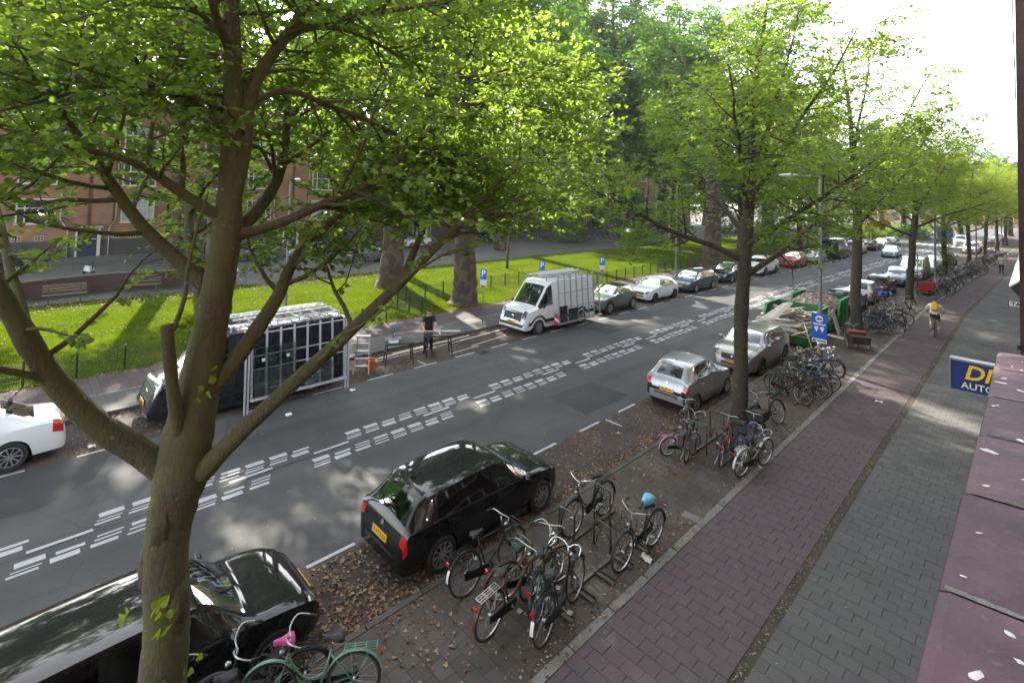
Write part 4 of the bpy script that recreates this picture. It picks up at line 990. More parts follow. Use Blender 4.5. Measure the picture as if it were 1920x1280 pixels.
U = lambda a, b: (lambda n: rg.uniform(a, b, n)); G = lambda m_, s: (lambda n: rg.normal(m_, s, n))
clump = lambda x, y: (np.sin(x * 2.3 + y * 0.9) + np.sin(y * 1.7 - x) + rg.normal(0, 0.7, len(x))) > 0.1
litter(3200, lambda n: -7.06 - np.abs(rg.normal(0, 0.28, n)), U(2.5, 40), 0.005, 0.065)
litter(2200, U(-8.8, -7.08), U(3.0, 24), 0.005, 0.055, lambda x, y: ((y > 3.2) & (y < 5.0)) | ((y > 8.6) & (y < 14.4)) | ((y > 18.0) & (y < 19.4)) | (rg.uniform(0, 1, len(x)) < 0.12))
litter(700, U(-8.7, -7.1), lambda n: rg.normal(4.3, 0.7, n), 0.005, 0.075)
litter(4200, U(-6.9, -4.8), U(4.0, 40), 0.081, 0.045, clump)
litter(1500, U(-6.9, -4.6), U(3.5, 20), 0.081, 0.07, clump)
litter(700, U(-4.6, -0.4), U(5, 30), 0.082, 0.030)
litter(1700, lambda n: rg.normal(-2.90, 0.05, n), U(5, 45), 0.072, 0.035)
litter(700, lambda n: rg.normal(-4.8, 0.10, n), U(5, 40), 0.088, 0.045)
litter(2600, lambda n: -18.28 + np.abs(rg.normal(0, 0.3, n)), U(-2, 45), 0.005, 0.07)
litter(2400, U(-18.2, -16.1), U(1, 16), 0.005, 0.06, clump)
litter(2200, lambda n: -21.95 + rg.normal(0, 0.18, n), U(-3, 50), 0.10, 0.08)
litter(2600, U(-36, -22), U(-4, 60), 0.13, 0.10, clump)
litter(1500, lambda n: rg.normal(-35, 0.8, n), U(-4, 20), 0.12, 0.12)
litter(500, U(-16, -9), U(1, 30), 0.003, 0.04)
me = leaf_mesh('fallen_leaves', parts, m_lit2)
tag(mesh_obj('fallen_leaves', me), 'brown fallen leaves strewn over bays, gutters and lawn', 'leaves', kind='stuff')
# ------------------------------------------------------------------ vehicles
def paint(name, col, metal=0.35, rough=0.32):
    return pm(name, col, rough, metal, coat=0.9, spec=0.5 if max(col) > 0.05 else 0.08)
m_glass = glass_mat('car_glass', (0.42, 0.50, 0.48), 0.03)
m_gdark = glass_mat('tinted_glass', (0.10, 0.12, 0.12), 0.03)
m_tyre = pm('rubber', (0.018, 0.018, 0.018), 0.8, var=0.3, scale=20)
m_rim = pm('alloy', (0.50, 0.51, 0.53), 0.35, 0.8, 0.1, 8)
m_rimd = pm('dark_alloy', (0.10, 0.10, 0.105), 0.4, 0.7)
m_trim = pm('black_trim', (0.014, 0.014, 0.015), 0.5, var=0.2)
m_seam = pm('panel_gap', (0.006, 0.006, 0.006), 0.8)
m_chrome = pm('chrome', (0.70, 0.71, 0.73), 0.12, 1.0)
m_lampw = pm('headlamp', (0.17, 0.18, 0.19), 0.12, 0.5, var=0.6, scale=9, coat=1.0)
m_lampr = pm('tail_lamp', (0.42, 0.012, 0.012), 0.15, coat=1.0)
m_lampo = pm('indicator', (0.60, 0.12, 0.02), 0.2, coat=1.0)
m_plate = pm('plate_yellow', (0.72, 0.40, 0.02), 0.45)
m_plateb = pm('plate_blue', (0.01, 0.05, 0.30), 0.45)
m_seat = pm('seat_fabric', (0.022, 0.022, 0.024), 0.9)
m_paper = pm('paper', (0.70, 0.70, 0.68), 0.8)

def pchip(xs, ys, q):
    xs = np.asarray(xs, float); ys = np.asarray(ys, float); h = np.diff(xs); d = np.diff(ys) / h
    m = np.zeros_like(ys)
    for i in range(1, len(ys) - 1):
        if d[i - 1] * d[i] > 0:
            w1, w2 = 2 * h[i] + h[i - 1], h[i] + 2 * h[i - 1]; m[i] = (w1 + w2) / (w1 / d[i - 1] + w2 / d[i])
    m[0], m[-1] = d[0], d[-1]
    i = np.clip(np.searchsorted(xs, q) - 1, 0, len(h) - 1); t = (q - xs[i]) / h[i]
    return (1 + 2 * t) * (1 - t) ** 2 * ys[i] + t * (1 - t) ** 2 * h[i] * m[i] + t * t * (3 - 2 * t) * ys[i + 1] + t * t * (t - 1) * h[i] * m[i + 1]

class Loft:
    TB, TC = 0.40, 0.70
    def __init__(s, keys, wheels, wr, arch=0.065, tumble=0.0):
        K = np.array(keys, float); s.K = K; s.n = len(K); s.wheels = wheels; s.wr_ = wr; s.arch = arch
        g = np.linspace(0, s.n - 1, (s.n - 1) * 40 + 1); idx = np.arange(s.n); s.T = np.stack([pchip(idx, s.K[:, c], g) for c in range(6)], 1).tolist()
    def attr(s, q):
        idx = np.arange(s.n); return [pchip(idx, s.K[:, c], q) for c in range(6)]
    def at(s, q):
        u = min(max(q, 0.0), s.n - 1.0) * 40; i = min(int(u), len(s.T) - 2); f = u - i; a = s.T[i]; b = s.T[i + 1]
        return [a[k] + (b[k] - a[k]) * f for k in range(6)]
    def zb(s, x, z0):
        R = s.wr_ + s.arch
        for xw in s.wheels:
            d = abs(x - xw)
            if d < R: z0 = max(z0, s.wr_ + math.sqrt(R * R - d * d) - 0.012)
        return z0
    def P(s, q, t, side=1):
        x, zb, zl, zt, wb, wr = s.at(q)
        zb = min(s.zb(x, zb), zl - 0.02)
        if t <= s.TB:
            u = t / s.TB; z = zb + (zl - zb) * u
            uz = min(max((z - 0.2) / (zl - 0.2 + 1e-6), 0.0), 1.0)
            y = wb * (1 - 0.075 * (1 - uz) ** 3 - 0.045 * uz ** 3)
        elif t <= s.TC:
            u = (t - s.TB) / (s.TC - s.TB); zc = min(0.055, (zt - zl) * 0.35); z = zl + (zt - zc - zl) * u
            y = wb * 0.955 + (wr - wb * 0.955) * (u * 0.75 + 0.25 * u * u)
        else:
            u = (t - s.TC) / (1 - s.TC); zc = min(0.055, (zt - zl) * 0.35); z = zt - zc * (1 - u) ** 2.2; y = wr * (1 - u)
        return np.array([x, y * side, z])
    def nrm(s, q, t, side):
        e = 0.02; a = s.P(min(q + e, s.n - 1), t, side) - s.P(max(q - e, 0), t, side); b = s.P(q, min(t + 0.006, 1), side) - s.P(q, max(t - 0.006, 0), side)
        n = np.cross(a, b) * (1 if side > 0 else -1); l = np.linalg.norm(n)
        if l < 1e-9: return np.array([0, 0, 1.0])
        n = n / l
        c = np.array([s.P(q, 0.5, 1)[0] * 0.6, 0, 0.6]); 
        return n if np.dot(n, s.P(q, t, side) - c) > 0 else -n
    def patch(s, q0, q1, t0, t1, side, off=0.006, a=6, b=6):
        G = np.array([[s.P(q, t, side) + s.nrm(q, t, side) * off for t in np.linspace(t0, t1, b)] for q in np.linspace(q0, q1, a)])
        return G
    def mid(s, q0, q1, t0, off=0.006, a=5, b=5):
        """patch across the centre line from t0 on one side to t0 on the other"""
        G = []
        for q in np.linspace(q0, q1, a):
            L = [s.P(q, t, 1) + s.nrm(q, t, 1) * off for t in np.linspace(t0, 1, b)]; Rr = [s.P(q, t, -1) + s.nrm(q, t, -1) * off for t in np.linspace(1, t0, b)[1:]]
            G.append(L + Rr)
        return np.array(G)
def two_sided(mb, G): mb.grid(G)

def make_wheel_meshes(r, wdt, style, rim_mat):
    ty = MB(); ri = MB(); hub = MB(); k = r * 0.70
    ty.lathe([(k, -wdt / 2), (r * 0.92, -wdt / 2 - 0.006), (r * 0.985, -wdt * 0.40), (r, -wdt * 0.2), (r, wdt * 0.2), (r * 0.985, wdt * 0.40), (r * 0.92, wdt / 2 + 0.006), (k, wdt / 2)], 28)
    for sg in (1,):
        ri.lathe([(k * 1.01, wdt * 0.47), (k * 0.93, wdt * 0.50), (k * 0.90, wdt * 0.36), (k * 0.90, -wdt * 0.4)], 28)
        ns = {'multi': 10, 'five': 5, 'steel': 9, 'turb': 7}[style]
        for i in range(ns):
            a = 2 * math.pi * i / ns
            for da in ((-0.10, 0.10) if style in ('five', 'turb') else (0.0,)):
                p0 = (math.cos(a) * k * 0.16, wdt * 0.40, math.sin(a) * k * 0.16); p1 = (math.cos(a + da) * k * 0.93, wdt * 0.46, math.sin(a + da) * k * 0.93)
                ri.bar(p0, p1, 0.024 if style == 'multi' else 0.034, 0.03)
        ri.lathe([(0.0, wdt * 0.45), (k * 0.17, wdt * 0.44), (k * 0.20, wdt * 0.36)], 14)
    hub.lathe([(0.0, wdt * 0.22), (k * 0.88, wdt * 0.20), (k * 0.88, -wdt * 0.4)], 20)
    return hub.mesh('wheel', m_trim, True, 40), ty.mesh('tyre', m_tyre, True, 40), ri.mesh('rim', rim_mat, True, 35)
WH = {}
def text_on(par, s, size, p, n, mat, up=np.array([0, 0, 1.0])):
    n = n / np.linalg.norm(n); u = up - n * up.dot(n); u /= np.linalg.norm(u); r = np.cross(u, n)
    me = text_mesh('plate_text', s, size, mat, 0.0005)
    o = mesh_obj('plate_text', me, par); M_ = Matrix(((r[0], u[0], n[0], p[0]), (r[1], u[1], n[1], p[1]), (r[2], u[2], n[2], p[2]), (0, 0, 0, 1)))
    o.matrix_local = M_
    return o

# station rows: x, z bottom, z belt, z top, half width of body, half width of roof
def keys_car(L, W, H, kind='hatch', hood=0.92, belt=0.92, cowl=0.98, tail=0.95, ws=0.42, fl=0.50):
    h = L / 2; b = W / 2; rw = b * 0.70
    f = [(h - 1.15 - 0.62, 0.20, belt, H - 0.045, b * 0.985, rw), (h - 1.12, 0.20, belt - 0.01, cowl, b * 0.99, b * 0.80), (h - 1.02, 0.20, belt - 0.02, cowl - 0.04, b * 0.99, b * 0.82),
         (h - 0.55, 0.21, hood - 0.10, hood - 0.045, b * 0.965, b * 0.79), (h - 0.22, 0.22, hood - 0.22, hood - 0.16, b * 0.87, b * 0.71), (h - 0.08, 0.22, hood - 0.35, hood - 0.31, b * 0.77, b * 0.63), (h - 0.02, 0.23, 0.44, 0.48, b * 0.69, b * 0.58), (h, 0.26, 0.34, 0.36, b * 0.62, b * 0.52)]
    roof = [(h - 1.15 - 0.98, 0.20, belt + 0.005, H - 0.005, b, rw * 1.02), (-0.25, 0.20, belt + 0.015, H, b, rw * 1.02)]
    if kind == 'hatch':
        r = [(-h, 0.30, 0.46, 0.48, b * 0.68, b * 0.58), (-h + 0.025, 0.27, 0.62, 0.66, b * 0.80, b * 0.67), (-h + 0.07, 0.25, tail - 0.20, tail - 0.16, b * 0.895, b * 0.72), (-h + 0.17, 0.24, tail - 0.02, tail + 0.05, b * 0.94, b * 0.725), (-h + 0.50, 0.21, belt + 0.03, H - 0.13, b * 0.972, rw * 0.92), (-h + 0.74, 0.20, belt + 0.03, H - 0.05, b * 0.985, rw * 0.98)]
    elif kind == 'wagon':
        r = [(-h, 0.30, 0.46, 0.48, b * 0.80, b * 0.70), (-h + 0.02, 0.27, 0.62, 0.66, b * 0.87, b * 0.74), (-h + 0.06, 0.25, tail - 0.20, tail - 0.16, b * 0.92, b * 0.76), (-h + 0.13, 0.24, tail - 0.02, tail + 0.05, b * 0.94, b * 0.745), (-h + 0.50, 0.21, belt + 0.02, H - 0.10, b * 0.97, rw * 0.93), (-h + 0.66, 0.20, belt + 0.02, H - 0.05, b * 0.98, rw * 0.98)]
    else:   # saloon
        r = [(-h, 0.30, 0.50, 0.52, b * 0.78, b * 0.68), (-h + 0.03, 0.27, 0.72, 0.76, b * 0.86, b * 0.72), (-h + 0.10, 0.25, tail - 0.08, tail - 0.02, b * 0.91, b * 0.74), (-h + 0.55, 0.24, tail, tail + 0.06, b * 0.95, b * 0.76), (-h + 1.28, 0.21, belt + 0.02, H - 0.07, b * 0.98, rw * 0.96), (-h + 1.55, 0.20, belt + 0.02, H - 0.02, b * 0.99, rw)]
    k = r + sorted(roof, key=lambda a: a[0]) + f
    return k
# index of stations: 0..5 rear, 6,7 roof, 8 windscreen top, 9 cowl, 10 hood rear, 11, 12 hood front, 13..15 nose

def car(name, loc, rz, label, cat, L, W, H, kind, pmat, wb_, r=0.31, over_f=0.82, rims='five', rim_mat=None, plate=None, group=None, detail=2, dark_roof=False, hood=0.92, belt=0.90, cowl=0.98, tail=0.95, tint=False, cladding=False, grille='low', bumper_dark=False, hub_caps=None, keys=None, win=None, van=False):
    root = empty(name, loc, rz, label, cat, group)
    h = L / 2; xf = h - over_f; xr = xf - wb_; b = W / 2
    K = keys or keys_car(L, W, H, kind, hood, belt, cowl, tail)
    lf = Loft(K, (xf, xr), r, 0.05 if not cladding else 0.06)
    win = win or dict(rear=(3.10, 3.92), wind=(8.08, 8.93), side=(((4.62, 4.98),) if kind == 'hatch' else ((4.15, 4.95),)) + ((5.06, 6.72), (6.80, 8.80)))
    TB, TC = lf.TB, lf.TC
    # stations: dense round the wheel arches
    base = list(np.arange(0, lf.n - 1 + 1e-6, 0.25))
    qs = set(round(v, 4) for v in base)
    qq = np.linspace(0, lf.n - 1, 900); xx = lf.attr(qq)[0]
    for xw in (xf, xr):
        R = r + lf.arch
        for xv in np.concatenate([xw + R * np.cos(np.linspace(0, math.pi, 17)), [xw - R - 0.004, xw + R + 0.004]]):
            i = np.argmin(np.abs(xx - xv)); qs.add(round(float(qq[i]), 4))
    bounds = [v for a in win.get('side', ()) for v in a] + list(win.get('rear', ())) + list(win.get('wind', ()))
    for v in bounds: qs.add(round(v, 4))
    qs = sorted(qs); drop = set(round(v, 4) for v in bounds)
    q2 = [qs[0]]
    for v in qs[1:]:
        if v - q2[-1] < 0.035 and v not in drop: continue
        q2.append(v)
    qs = q2
    t0w, t1w, tt = TB + 0.035, TC - 0.03, TC + 0.035
    ts = [0, 0.05, 0.12, 0.20, 0.28, 0.34, 0.38, TB, t0w, 0.50, 0.57, 0.63, t1w, TC, tt, 0.78, 0.85, 0.92, 1.0]
    V = {}
    body = MB(); glassp = {}
    for side in (1, -1):
        G = np.array([[lf.P(q, t, side) for t in ts] for q in qs])
        F = []; GF = {}
        for i in range(len(qs) - 1):
            qm = (qs[i] + qs[i + 1]) / 2
            for j in range(len(ts) - 1):
                tm = (ts[j] + ts[j + 1]) / 2; key = None
                if t0w < tm < t1w:
                    for k, (a, c) in enumerate(win.get('side', ())):
                        if a < qm < c: key = ('side_window', k, side)
                if tm > (tt if (9 > qm > 8 or van) else 0.78):
                    if 'wind' in win and win['wind'][0] < qm < win['wind'][1]: key = ('windscreen', 0, 0)
                    if 'rear' in win and win['rear'][0] < qm < win['rear'][1]: key = ('rear_window', 0, 0)
                m_ = len(ts); f = (i * m_ + j, i * m_ + j + 1, (i + 1) * m_ + j + 1, (i + 1) * m_ + j)
                if side > 0: f = f[::-1]
                if key: GF.setdefault(key, []).append(f)
                else: F.append(f)
        roofF = []
        if dark_roof:
            roofF = [f for f in F if lf.TC - 0.02 < (ts[f[0] % len(ts)] + ts[f[2] % len(ts)]) / 2 and 4.0 < (qs[f[0] // len(ts)] + qs[f[2] // len(ts)]) / 2 < 8.1]
            rs = set(roofF); F = [f for f in F if f not in rs]
        body.add(G.reshape(-1, 3), F)
        if roofF: glassp.setdefault(('roof', 0, 0), MB()).add(G.reshape(-1, 3), roofF)
        for k, fs in GF.items():
            mb = glassp.setdefault(k, MB()); mb.add(G.reshape(-1, 3), fs)
        for e in (0, len(qs) - 1):
            ring = [e * len(ts) + j for j in range(len(ts))]
            c = len(G.reshape(-1, 3))
            Vc = G.reshape(-1, 3)[ring]; cen = np.array([[Vc[0][0], 0, Vc[0][2]]])
            body.add(np.concatenate([Vc, cen]), [tuple(range(len(ts))) + (len(ts),)])
    body.build('body', pmat, root, True, 38)
    for k, mb in glassp.items():
        # drop unused vertices
        V_ = np.concatenate(mb.v); used = np.unique(mb.l); remap = -np.ones(len(V_), int); remap[used] = np.arange(len(used)); mb.v = [V_[used]]; mb.n = len(used); mb.l = list(remap[mb.l])
        if k[0] == 'roof': mb.build('roof', pm('black_roof_paint', (0.012, 0.012, 0.013), 0.2, coat=1.0), root, True, 40)
        else: mb.build(k[0], m_gdark if (tint and k[0] != 'windscreen') else m_glass, root, True, 40)
    # underbody, cabin
    ub = MB(); ub.bbox(-h + 0.22, h - 0.22, -b + 0.27, b - 0.27, 0.17, 0.56); ub.bbox(xr + r + 0.1, xf - r - 0.1, -b + 0.06, b - 0.06, 0.18, 0.40); ub.build('underbody', m_trim, root)
    if detail >= 1:
        cb = MB(); x0 = float(lf.attr(np.array(win['wind'][1]))[0]); cb.bbox(x0 - 0.75, x0 - 0.05, -b * 0.80, b * 0.80, 0.60, min(belt - 0.02, 0.95) if not van else belt - 0.05); cb.build('dashboard', m_trim, root)
        for y in (-0.36, 0.36):
            for xs in ((x0 - 1.55,) if van else (x0 - 1.35, x0 - 2.25)):
                if xs < -h + 0.7: continue
                s_ = MB(); zz = 0.56 if not van else 0.95
                s_.box((xs, y, zz + 0.06), (0.48, 0.48, 0.14)); s_.box((xs - 0.24, y, zz + 0.36), (0.13, 0.46, 0.52)); s_.box((xs - 0.27, y, zz + 0.70), (0.09, 0.24, 0.16)); s_.build('seat', m_seat, root)
    # wheels
    key = (round(r, 3), rims, rim_mat.name if rim_mat else 'alloy')
    if key not in WH: WH[key] = make_wheel_meshes(r, 0.205, rims, rim_mat or m_rim)
    hm, tm, rm = WH[key]
    for xw in (xf, xr):
        for sg in (1, -1):
            wo_ = mesh_obj('wheel', hm, root, (xw, sg * (b - 0.125), r), (0, 0, 0 if sg > 0 else math.pi))
            mesh_obj('tyre', tm, wo_); mesh_obj('rim', rm, wo_)
    # lamps, plates, grille, seams, mirrors, handles
    def prt(nm, Gs, mat, par=root, sm=True):
        mb = MB()
        for G in Gs: mb.grid(G)
        return mb.build(nm, mat, par, sm, 40)
    if not van:
        for sd_ in (1, -1):
            prt('headlamp', [lf.patch(11.75, 13.0, 0.42, 0.74, sd_, 0.007, 7, 7)], m_lampw)
            prt('tail_lamp', [lf.patch(1.62, 2.5, 0.27, 0.71, sd_, 0.008, 7, 12)], m_lampr)
        prt('grille', [lf.mid(12.65, 13.6, 0.78, 0.006)], m_trim)
        prt('air_intake', [lf.mid(14.0, 14.8, 0.76, 0.006)], m_trim)
        prt('rear_diffuser', [lf.mid(0.0, 0.28, 0.74, 0.006)], m_trim)
        if bumper_dark:
            for sd_ in (1, -1): prt('bumper_strip', [lf.patch(0.55, 1.5, 0.10, 0.72, sd_, 0.010, 5, 9)], m_seam)
            prt('bumper_strip', [lf.mid(0.45, 1.0, 0.72, 0.010)], m_seam)
        # badge
        for q, nm in ((13.1, 'badge'), (2.25, 'badge')):
            p = lf.P(q, 1, 1); n_ = lf.nrm(q, 0.99, 1)
            mb = MB(); u_, v_ = frame_of(n_); a = np.linspace(0, 2 * math.pi, 13)[:-1]; mb.add([p + n_ * 0.012 + 0.045 * (math.cos(k) * u_ + math.sin(k) * v_) for k in a], [tuple(range(12))]); mb.build(nm, m_chrome, root)
        # plates
        for q, nm in ((13.85, 'front'), (1.02 if not bumper_dark else 0.95, 'rear')):
            p = lf.P(q, 1, 1); n_ = lf.nrm(q, 0.99, 1); n_[1] = 0; n_ /= np.linalg.norm(n_)
            if detail >= 1:
                u_ = np.array([0, 0, 1.0]) - n_ * n_[2]; u_ /= np.linalg.norm(u_); r_ = np.cross(u_, n_); c_ = p + n_ * 0.02
                mb = MB(); mb.add([c_ - r_ * 0.26 - u_ * 0.055, c_ + r_ * 0.26 - u_ * 0.055, c_ + r_ * 0.26 + u_ * 0.055, c_ - r_ * 0.26 + u_ * 0.055, c_ - r_ * 0.26 - u_ * 0.055 - n_ * 0.02, c_ + r_ * 0.26 - u_ * 0.055 - n_ * 0.02, c_ + r_ * 0.26 + u_ * 0.055 - n_ * 0.02, c_ - r_ * 0.26 + u_ * 0.055 - n_ * 0.02], [(0, 1, 2, 3), (0, 4, 5, 1), (2, 6, 7, 3), (1, 5, 6, 2), (0, 3, 7, 4)])
                pl = mb.build('number_plate', m_plate, root)
                mb = MB(); mb.add([c_ - r_ * 0.258 - u_ * 0.053 + n_ * 0.002, c_ - r_ * 0.22 - u_ * 0.053 + n_ * 0.002, c_ - r_ * 0.22 + u_ * 0.053 + n_ * 0.002, c_ - r_ * 0.258 + u_ * 0.053 + n_ * 0.002], [(0, 1, 2, 3)]); mb.build('country_band', m_plateb, pl)
                if plate: text_on(pl, plate, 0.105, c_ + n_ * 0.003 + r_ * 0.018, n_, m_seam, u_)
    if cladding:
        for sd_ in (1, -1): prt('sill_cladding', [lf.patch(1.0, 14.0, 0.0, 0.085, sd_, 0.010, 60, 3)], m_trim)
    if detail >= 1:
        dq = 0.012
        doors = win.get('doors', (5.0, 6.76, 8.62) if not van else ())
        for sd_ in (1, -1):
            for q in doors: prt('door_seam', [lf.patch(q, q + dq * 1.6, 0.07, t0w, sd_, 0.0025, 2, 10)], m_seam)
            if len(doors) > 1:
                prt('sill_seam', [lf.patch(doors[0], doors[-1], 0.062, 0.072, sd_, 0.0025, 14, 2)], m_seam)
            prt('window_trim', [lf.patch(win['side'][0][0] if not van else win['side'][0][0], win['side'][-1][1], TB + 0.015, TB + 0.032, sd_, 0.004, 20, 2)], m_trim if not van else m_trim)
            for q in doors[1:] if len(doors) > 1 else ():
                p = lf.P(q - 1.45 if q < 7 else q - 1.62, 0.335, sd_); n_ = lf.nrm(q - 1.4, 0.335, sd_)
                mb = MB(); mb.box(p + n_ * 0.022, (0.17, 0.03, 0.026)); mb.build('door_handle', pmat, root)
            pq = win['side'][-1][1] - 0.28
            p = lf.P(pq, TB + 0.03, sd_)
            mb = MB(); mb.lathe([(0.0, -0.10), (0.06, -0.095), (0.088, -0.06), (0.095, 0.0), (0.085, 0.05), (0.06, 0.075), (0.0, 0.08)], 12, axis='y')
            V_ = mb.v[0] * np.array([0.62, 1.0, 0.85]); mb.v = [V_ + p + np.array([0.02, sd_ * 0.13, 0.06])]
            mb.bar(p, p + np.array([0.02, sd_ * 0.08, 0.04]), 0.05, 0.04)
            mi = mb.build('wing_mirror', m_trim if van else pmat, root, True, 50)
        if not van:
            # wiper, hood seams, aerial, roof rails
            prt('bonnet_seam', [lf.patch(10.05, 12.9, 0.715, 0.722, 1, 0.0025, 14, 2), lf.patch(10.05, 12.9, 0.715, 0.722, -1, 0.0025, 14, 2)], m_seam)
            prt('tailgate_seam', [lf.patch(1.0, 3.1, 0.66, 0.67, 1, 0.003, 10, 2), lf.patch(1.0, 3.1, 0.66, 0.67, -1, 0.003, 10, 2)], m_seam)
            p = lf.P(4.9, 1, 1); mb = MB(); mb.add([p + (0, -0.02, 0), p + (0.14, 0, 0.0), p + (0, 0.02, 0), p + (-0.02, 0, 0.06)], [(0, 1, 3), (1, 2, 3), (2, 0, 3)]); mb.build('roof_aerial', pmat, root)
            p0 = lf.P(9.0, 0.86, 1) + (0.0, 0, 0.015); p1 = lf.P(8.55, 0.98, 1) + (0, 0, 0.02); mb = MB(); mb.bar(p0, p1, 0.014); mb.bar(lf.P(9.0, 0.98, -1) + (0, 0, 0.015), lf.P(8.55, 0.86, -1) + (0, 0, 0.02), 0.014); mb.build('wiper', m_trim, root)
    root.scale = (0.94, 0.94, 0.94)
    return root, lf

PAR_N, PAR_F = -7.98, -17.12
UP, DN = math.pi / 2, -math.pi / 2      # heading away / towards us
blk = paint('black_car_paint', (0.004, 0.004, 0.005), 0.0, 0.5)
silver = paint('silver_car_paint', (0.36, 0.37, 0.40), 0.6, 0.30)
beige = paint('sand_grey_car_paint', (0.26, 0.25, 0.23), 0.6, 0.32)
white = paint('white_car_paint', (0.72, 0.73, 0.75), 0.0, 0.3)
navy = paint('blue_grey_car_paint', (0.035, 0.060, 0.10), 0.5, 0.28)
darkg = paint('dark_grey_car_paint', (0.020, 0.022, 0.026), 0.4, 0.25)
red = paint('red_car_paint', (0.35, 0.020, 0.014), 0.2, 0.28)
sage = paint('sage_car_paint', (0.12, 0.15, 0.135), 0.3, 0.3)
lblue = paint('light_blue_car_paint', (0.26, 0.38, 0.46), 0.4, 0.3)
G1, G2, G3 = 'cars parked along the near kerb', 'vehicles parked along the far kerb', 'cars parked on the service road'
def near_car(yc, dx=0.0): return (PAR_N + dx + BX(yc), yc, 0.005)
def far_car(yc, dx=0.0): return (PAR_F + dx + BX(yc), yc, 0.005)
# near side
car('parked_car', near_car(1.33, -0.02), UP, 'glossy black estate car at the bottom left behind the linden trunk', 'car', 4.62, 1.82, 1.45, 'wagon', blk, 2.81, 0.325, 0.80, 'multi', None, 'SZ-849-K', G1, tint=True)
car('parked_car', near_car(6.78, -0.02), UP, 'glossy black hatchback seen from behind beside the front bicycle rack', 'car', 4.30, 1.79, 1.43, 'hatch', blk, 2.69, 0.325, 0.77, 'multi', None, '9-XTB-50', G1, tint=True)
car('parked_car', near_car(16.35, -0.03), UP, 'small silver hatchback with dark rear bumper strip', 'car', 3.62, 1.66, 1.50, 'hatch', silver, 2.37, 0.29, 0.68, 'steel', None, '69-JR-VL', G1, bumper_dark=True, hood=0.94, belt=0.93, cowl=1.02, tail=0.98)
car('parked_car', near_car(21.45, 0.02), DN, 'sand-grey crossover facing us behind the slim linden trunk', 'car', 4.36, 1.85, 1.53, 'hatch', beige, 2.67, 0.345, 0.86, 'five', m_rimd, 'JKT-10-K', G1, hood=1.02, belt=1.0, cowl=1.08, tail=1.05, cladding=False)
car('parked_car', near_car(36.3), UP, 'black car half hidden behind the second linden and the skips', 'car', 4.1, 1.75, 1.48, 'hatch', darkg, 2.5, 0.31, 0.8, 'five', None, None, G1)
car('parked_car', near_car(40.6, 0.1), UP, 'silver minicar with dark tailgate glass and red round lamps', 'car', 3.55, 1.65, 1.49, 'hatch', silver, 2.42, 0.29, 0.6, 'five', None, '8-KLT-21', G1, hood=0.94, belt=0.92, cowl=1.0, tail=0.92)
car('parked_car', near_car(44.9), UP, 'black minicar just ahead of the silver minicar', 'car', 3.55, 1.65, 1.49, 'hatch', blk, 2.42, 0.29, 0.6, 'five', None, None, G1, hood=0.94, belt=0.92, cowl=1.0, tail=0.92)
car('parked_car', near_car(51.0, -0.1), DN, 'dark blue car facing us behind the third linden', 'car', 4.3, 1.8, 1.5, 'hatch', navy, 2.6, 0.32, 0.85, 'five', None, None, G1)
car('parked_car', near_car(61.5), DN, 'white car behind the white van on the near side', 'car', 4.2, 1.8, 1.46, 'hatch', white, 2.6, 0.31, 0.85, 'five', None, None, G1)
car('parked_car', near_car(66.5), DN, 'dark car, the farther one behind the sprouting linden', 'car', 4.3, 1.8, 1.46, 'hatch', darkg, 2.6, 0.31, 0.85, 'five', None, None, G1, detail=1)
car('parked_car', near_car(72.0), UP, 'black car low behind the bicycles by the fifth linden', 'car', 4.3, 1.8, 1.46, 'wagon', blk, 2.6, 0.31, 0.85, 'five', None, None, G1, detail=1)
for q, (yy, pmt, lab) in enumerate(((92, white, 'small distant white car on the near side past the crossing'), (98, darkg, 'small distant dark car on the near side past the crossing'), (120, white, 'tiny white car at the street end, nearest of three'), (126, red, 'tiny red car at the street end'), (132, white, 'tiny white car at the street end, farthest of three'))):
    car('parked_car', near_car(yy), DN, lab, 'car', 4.3, 1.8, 1.6 if q == 0 else 1.46, 'hatch', pmt, 2.6, 0.31, 0.85, 'five', None, None, G1, detail=1)
# far side, all facing us unless said
car('parked_car', far_car(-1.12, 0.12), DN, 'white saloon cut off by the left edge of the photo', 'car', 4.72, 1.83, 1.46, 'saloon', white, 2.84, 0.335, 0.86, 'multi', None, None, G2, tint=True)
car('parked_car', far_car(24.75), DN, 'sage green crossover with black roof and yellow stripe', 'car', 3.70, 1.74, 1.52, 'hatch', sage, 2.43, 0.335, 0.72, 'turb', None, None, G2, dark_roof=True, cladding=True, hood=1.0, belt=0.98, cowl=1.06, tail=1.02)
car('parked_car', far_car(29.65), DN, 'white hatchback between the sage crossover and the blue estate', 'car', 4.06, 1.73, 1.45, 'hatch', white, 2.59, 0.31, 0.82, 'five', m_rimd, None, G2)
car('parked_car', far_car(35.05, 0.08), DN, 'blue-grey estate car parked behind the white hatchback', 'car', 4.80, 1.84, 1.48, 'wagon', navy, 2.75, 0.33, 0.95, 'five', None, None, G2, grille='low')
car('parked_car', far_car(41.0), DN, 'dark grey car behind the slim linden trunk on the far side', 'car', 4.5, 1.8, 1.46, 'saloon', darkg, 2.7, 0.32, 0.9, 'five', None, None, G2)
car('parked_car', far_car(47.3), DN, 'white crossover with black grille facing us ahead of the red car', 'car', 4.50, 1.85, 1.62, 'hatch', white, 2.69, 0.35, 0.88, 'five', m_rimd, None, G2, cladding=True, hood=1.06, belt=1.02, cowl=1.12, tail=1.1)
car('parked_car', far_car(55.0), DN, 'red compact crossover, the only red car on the far side', 'car', 3.9, 1.76, 1.60, 'hatch', red, 2.45, 0.33, 0.78, 'five', m_rimd, '22-RBX-4', G2, cladding=True, hood=1.04, belt=1.0, cowl=1.1, tail=1.08)
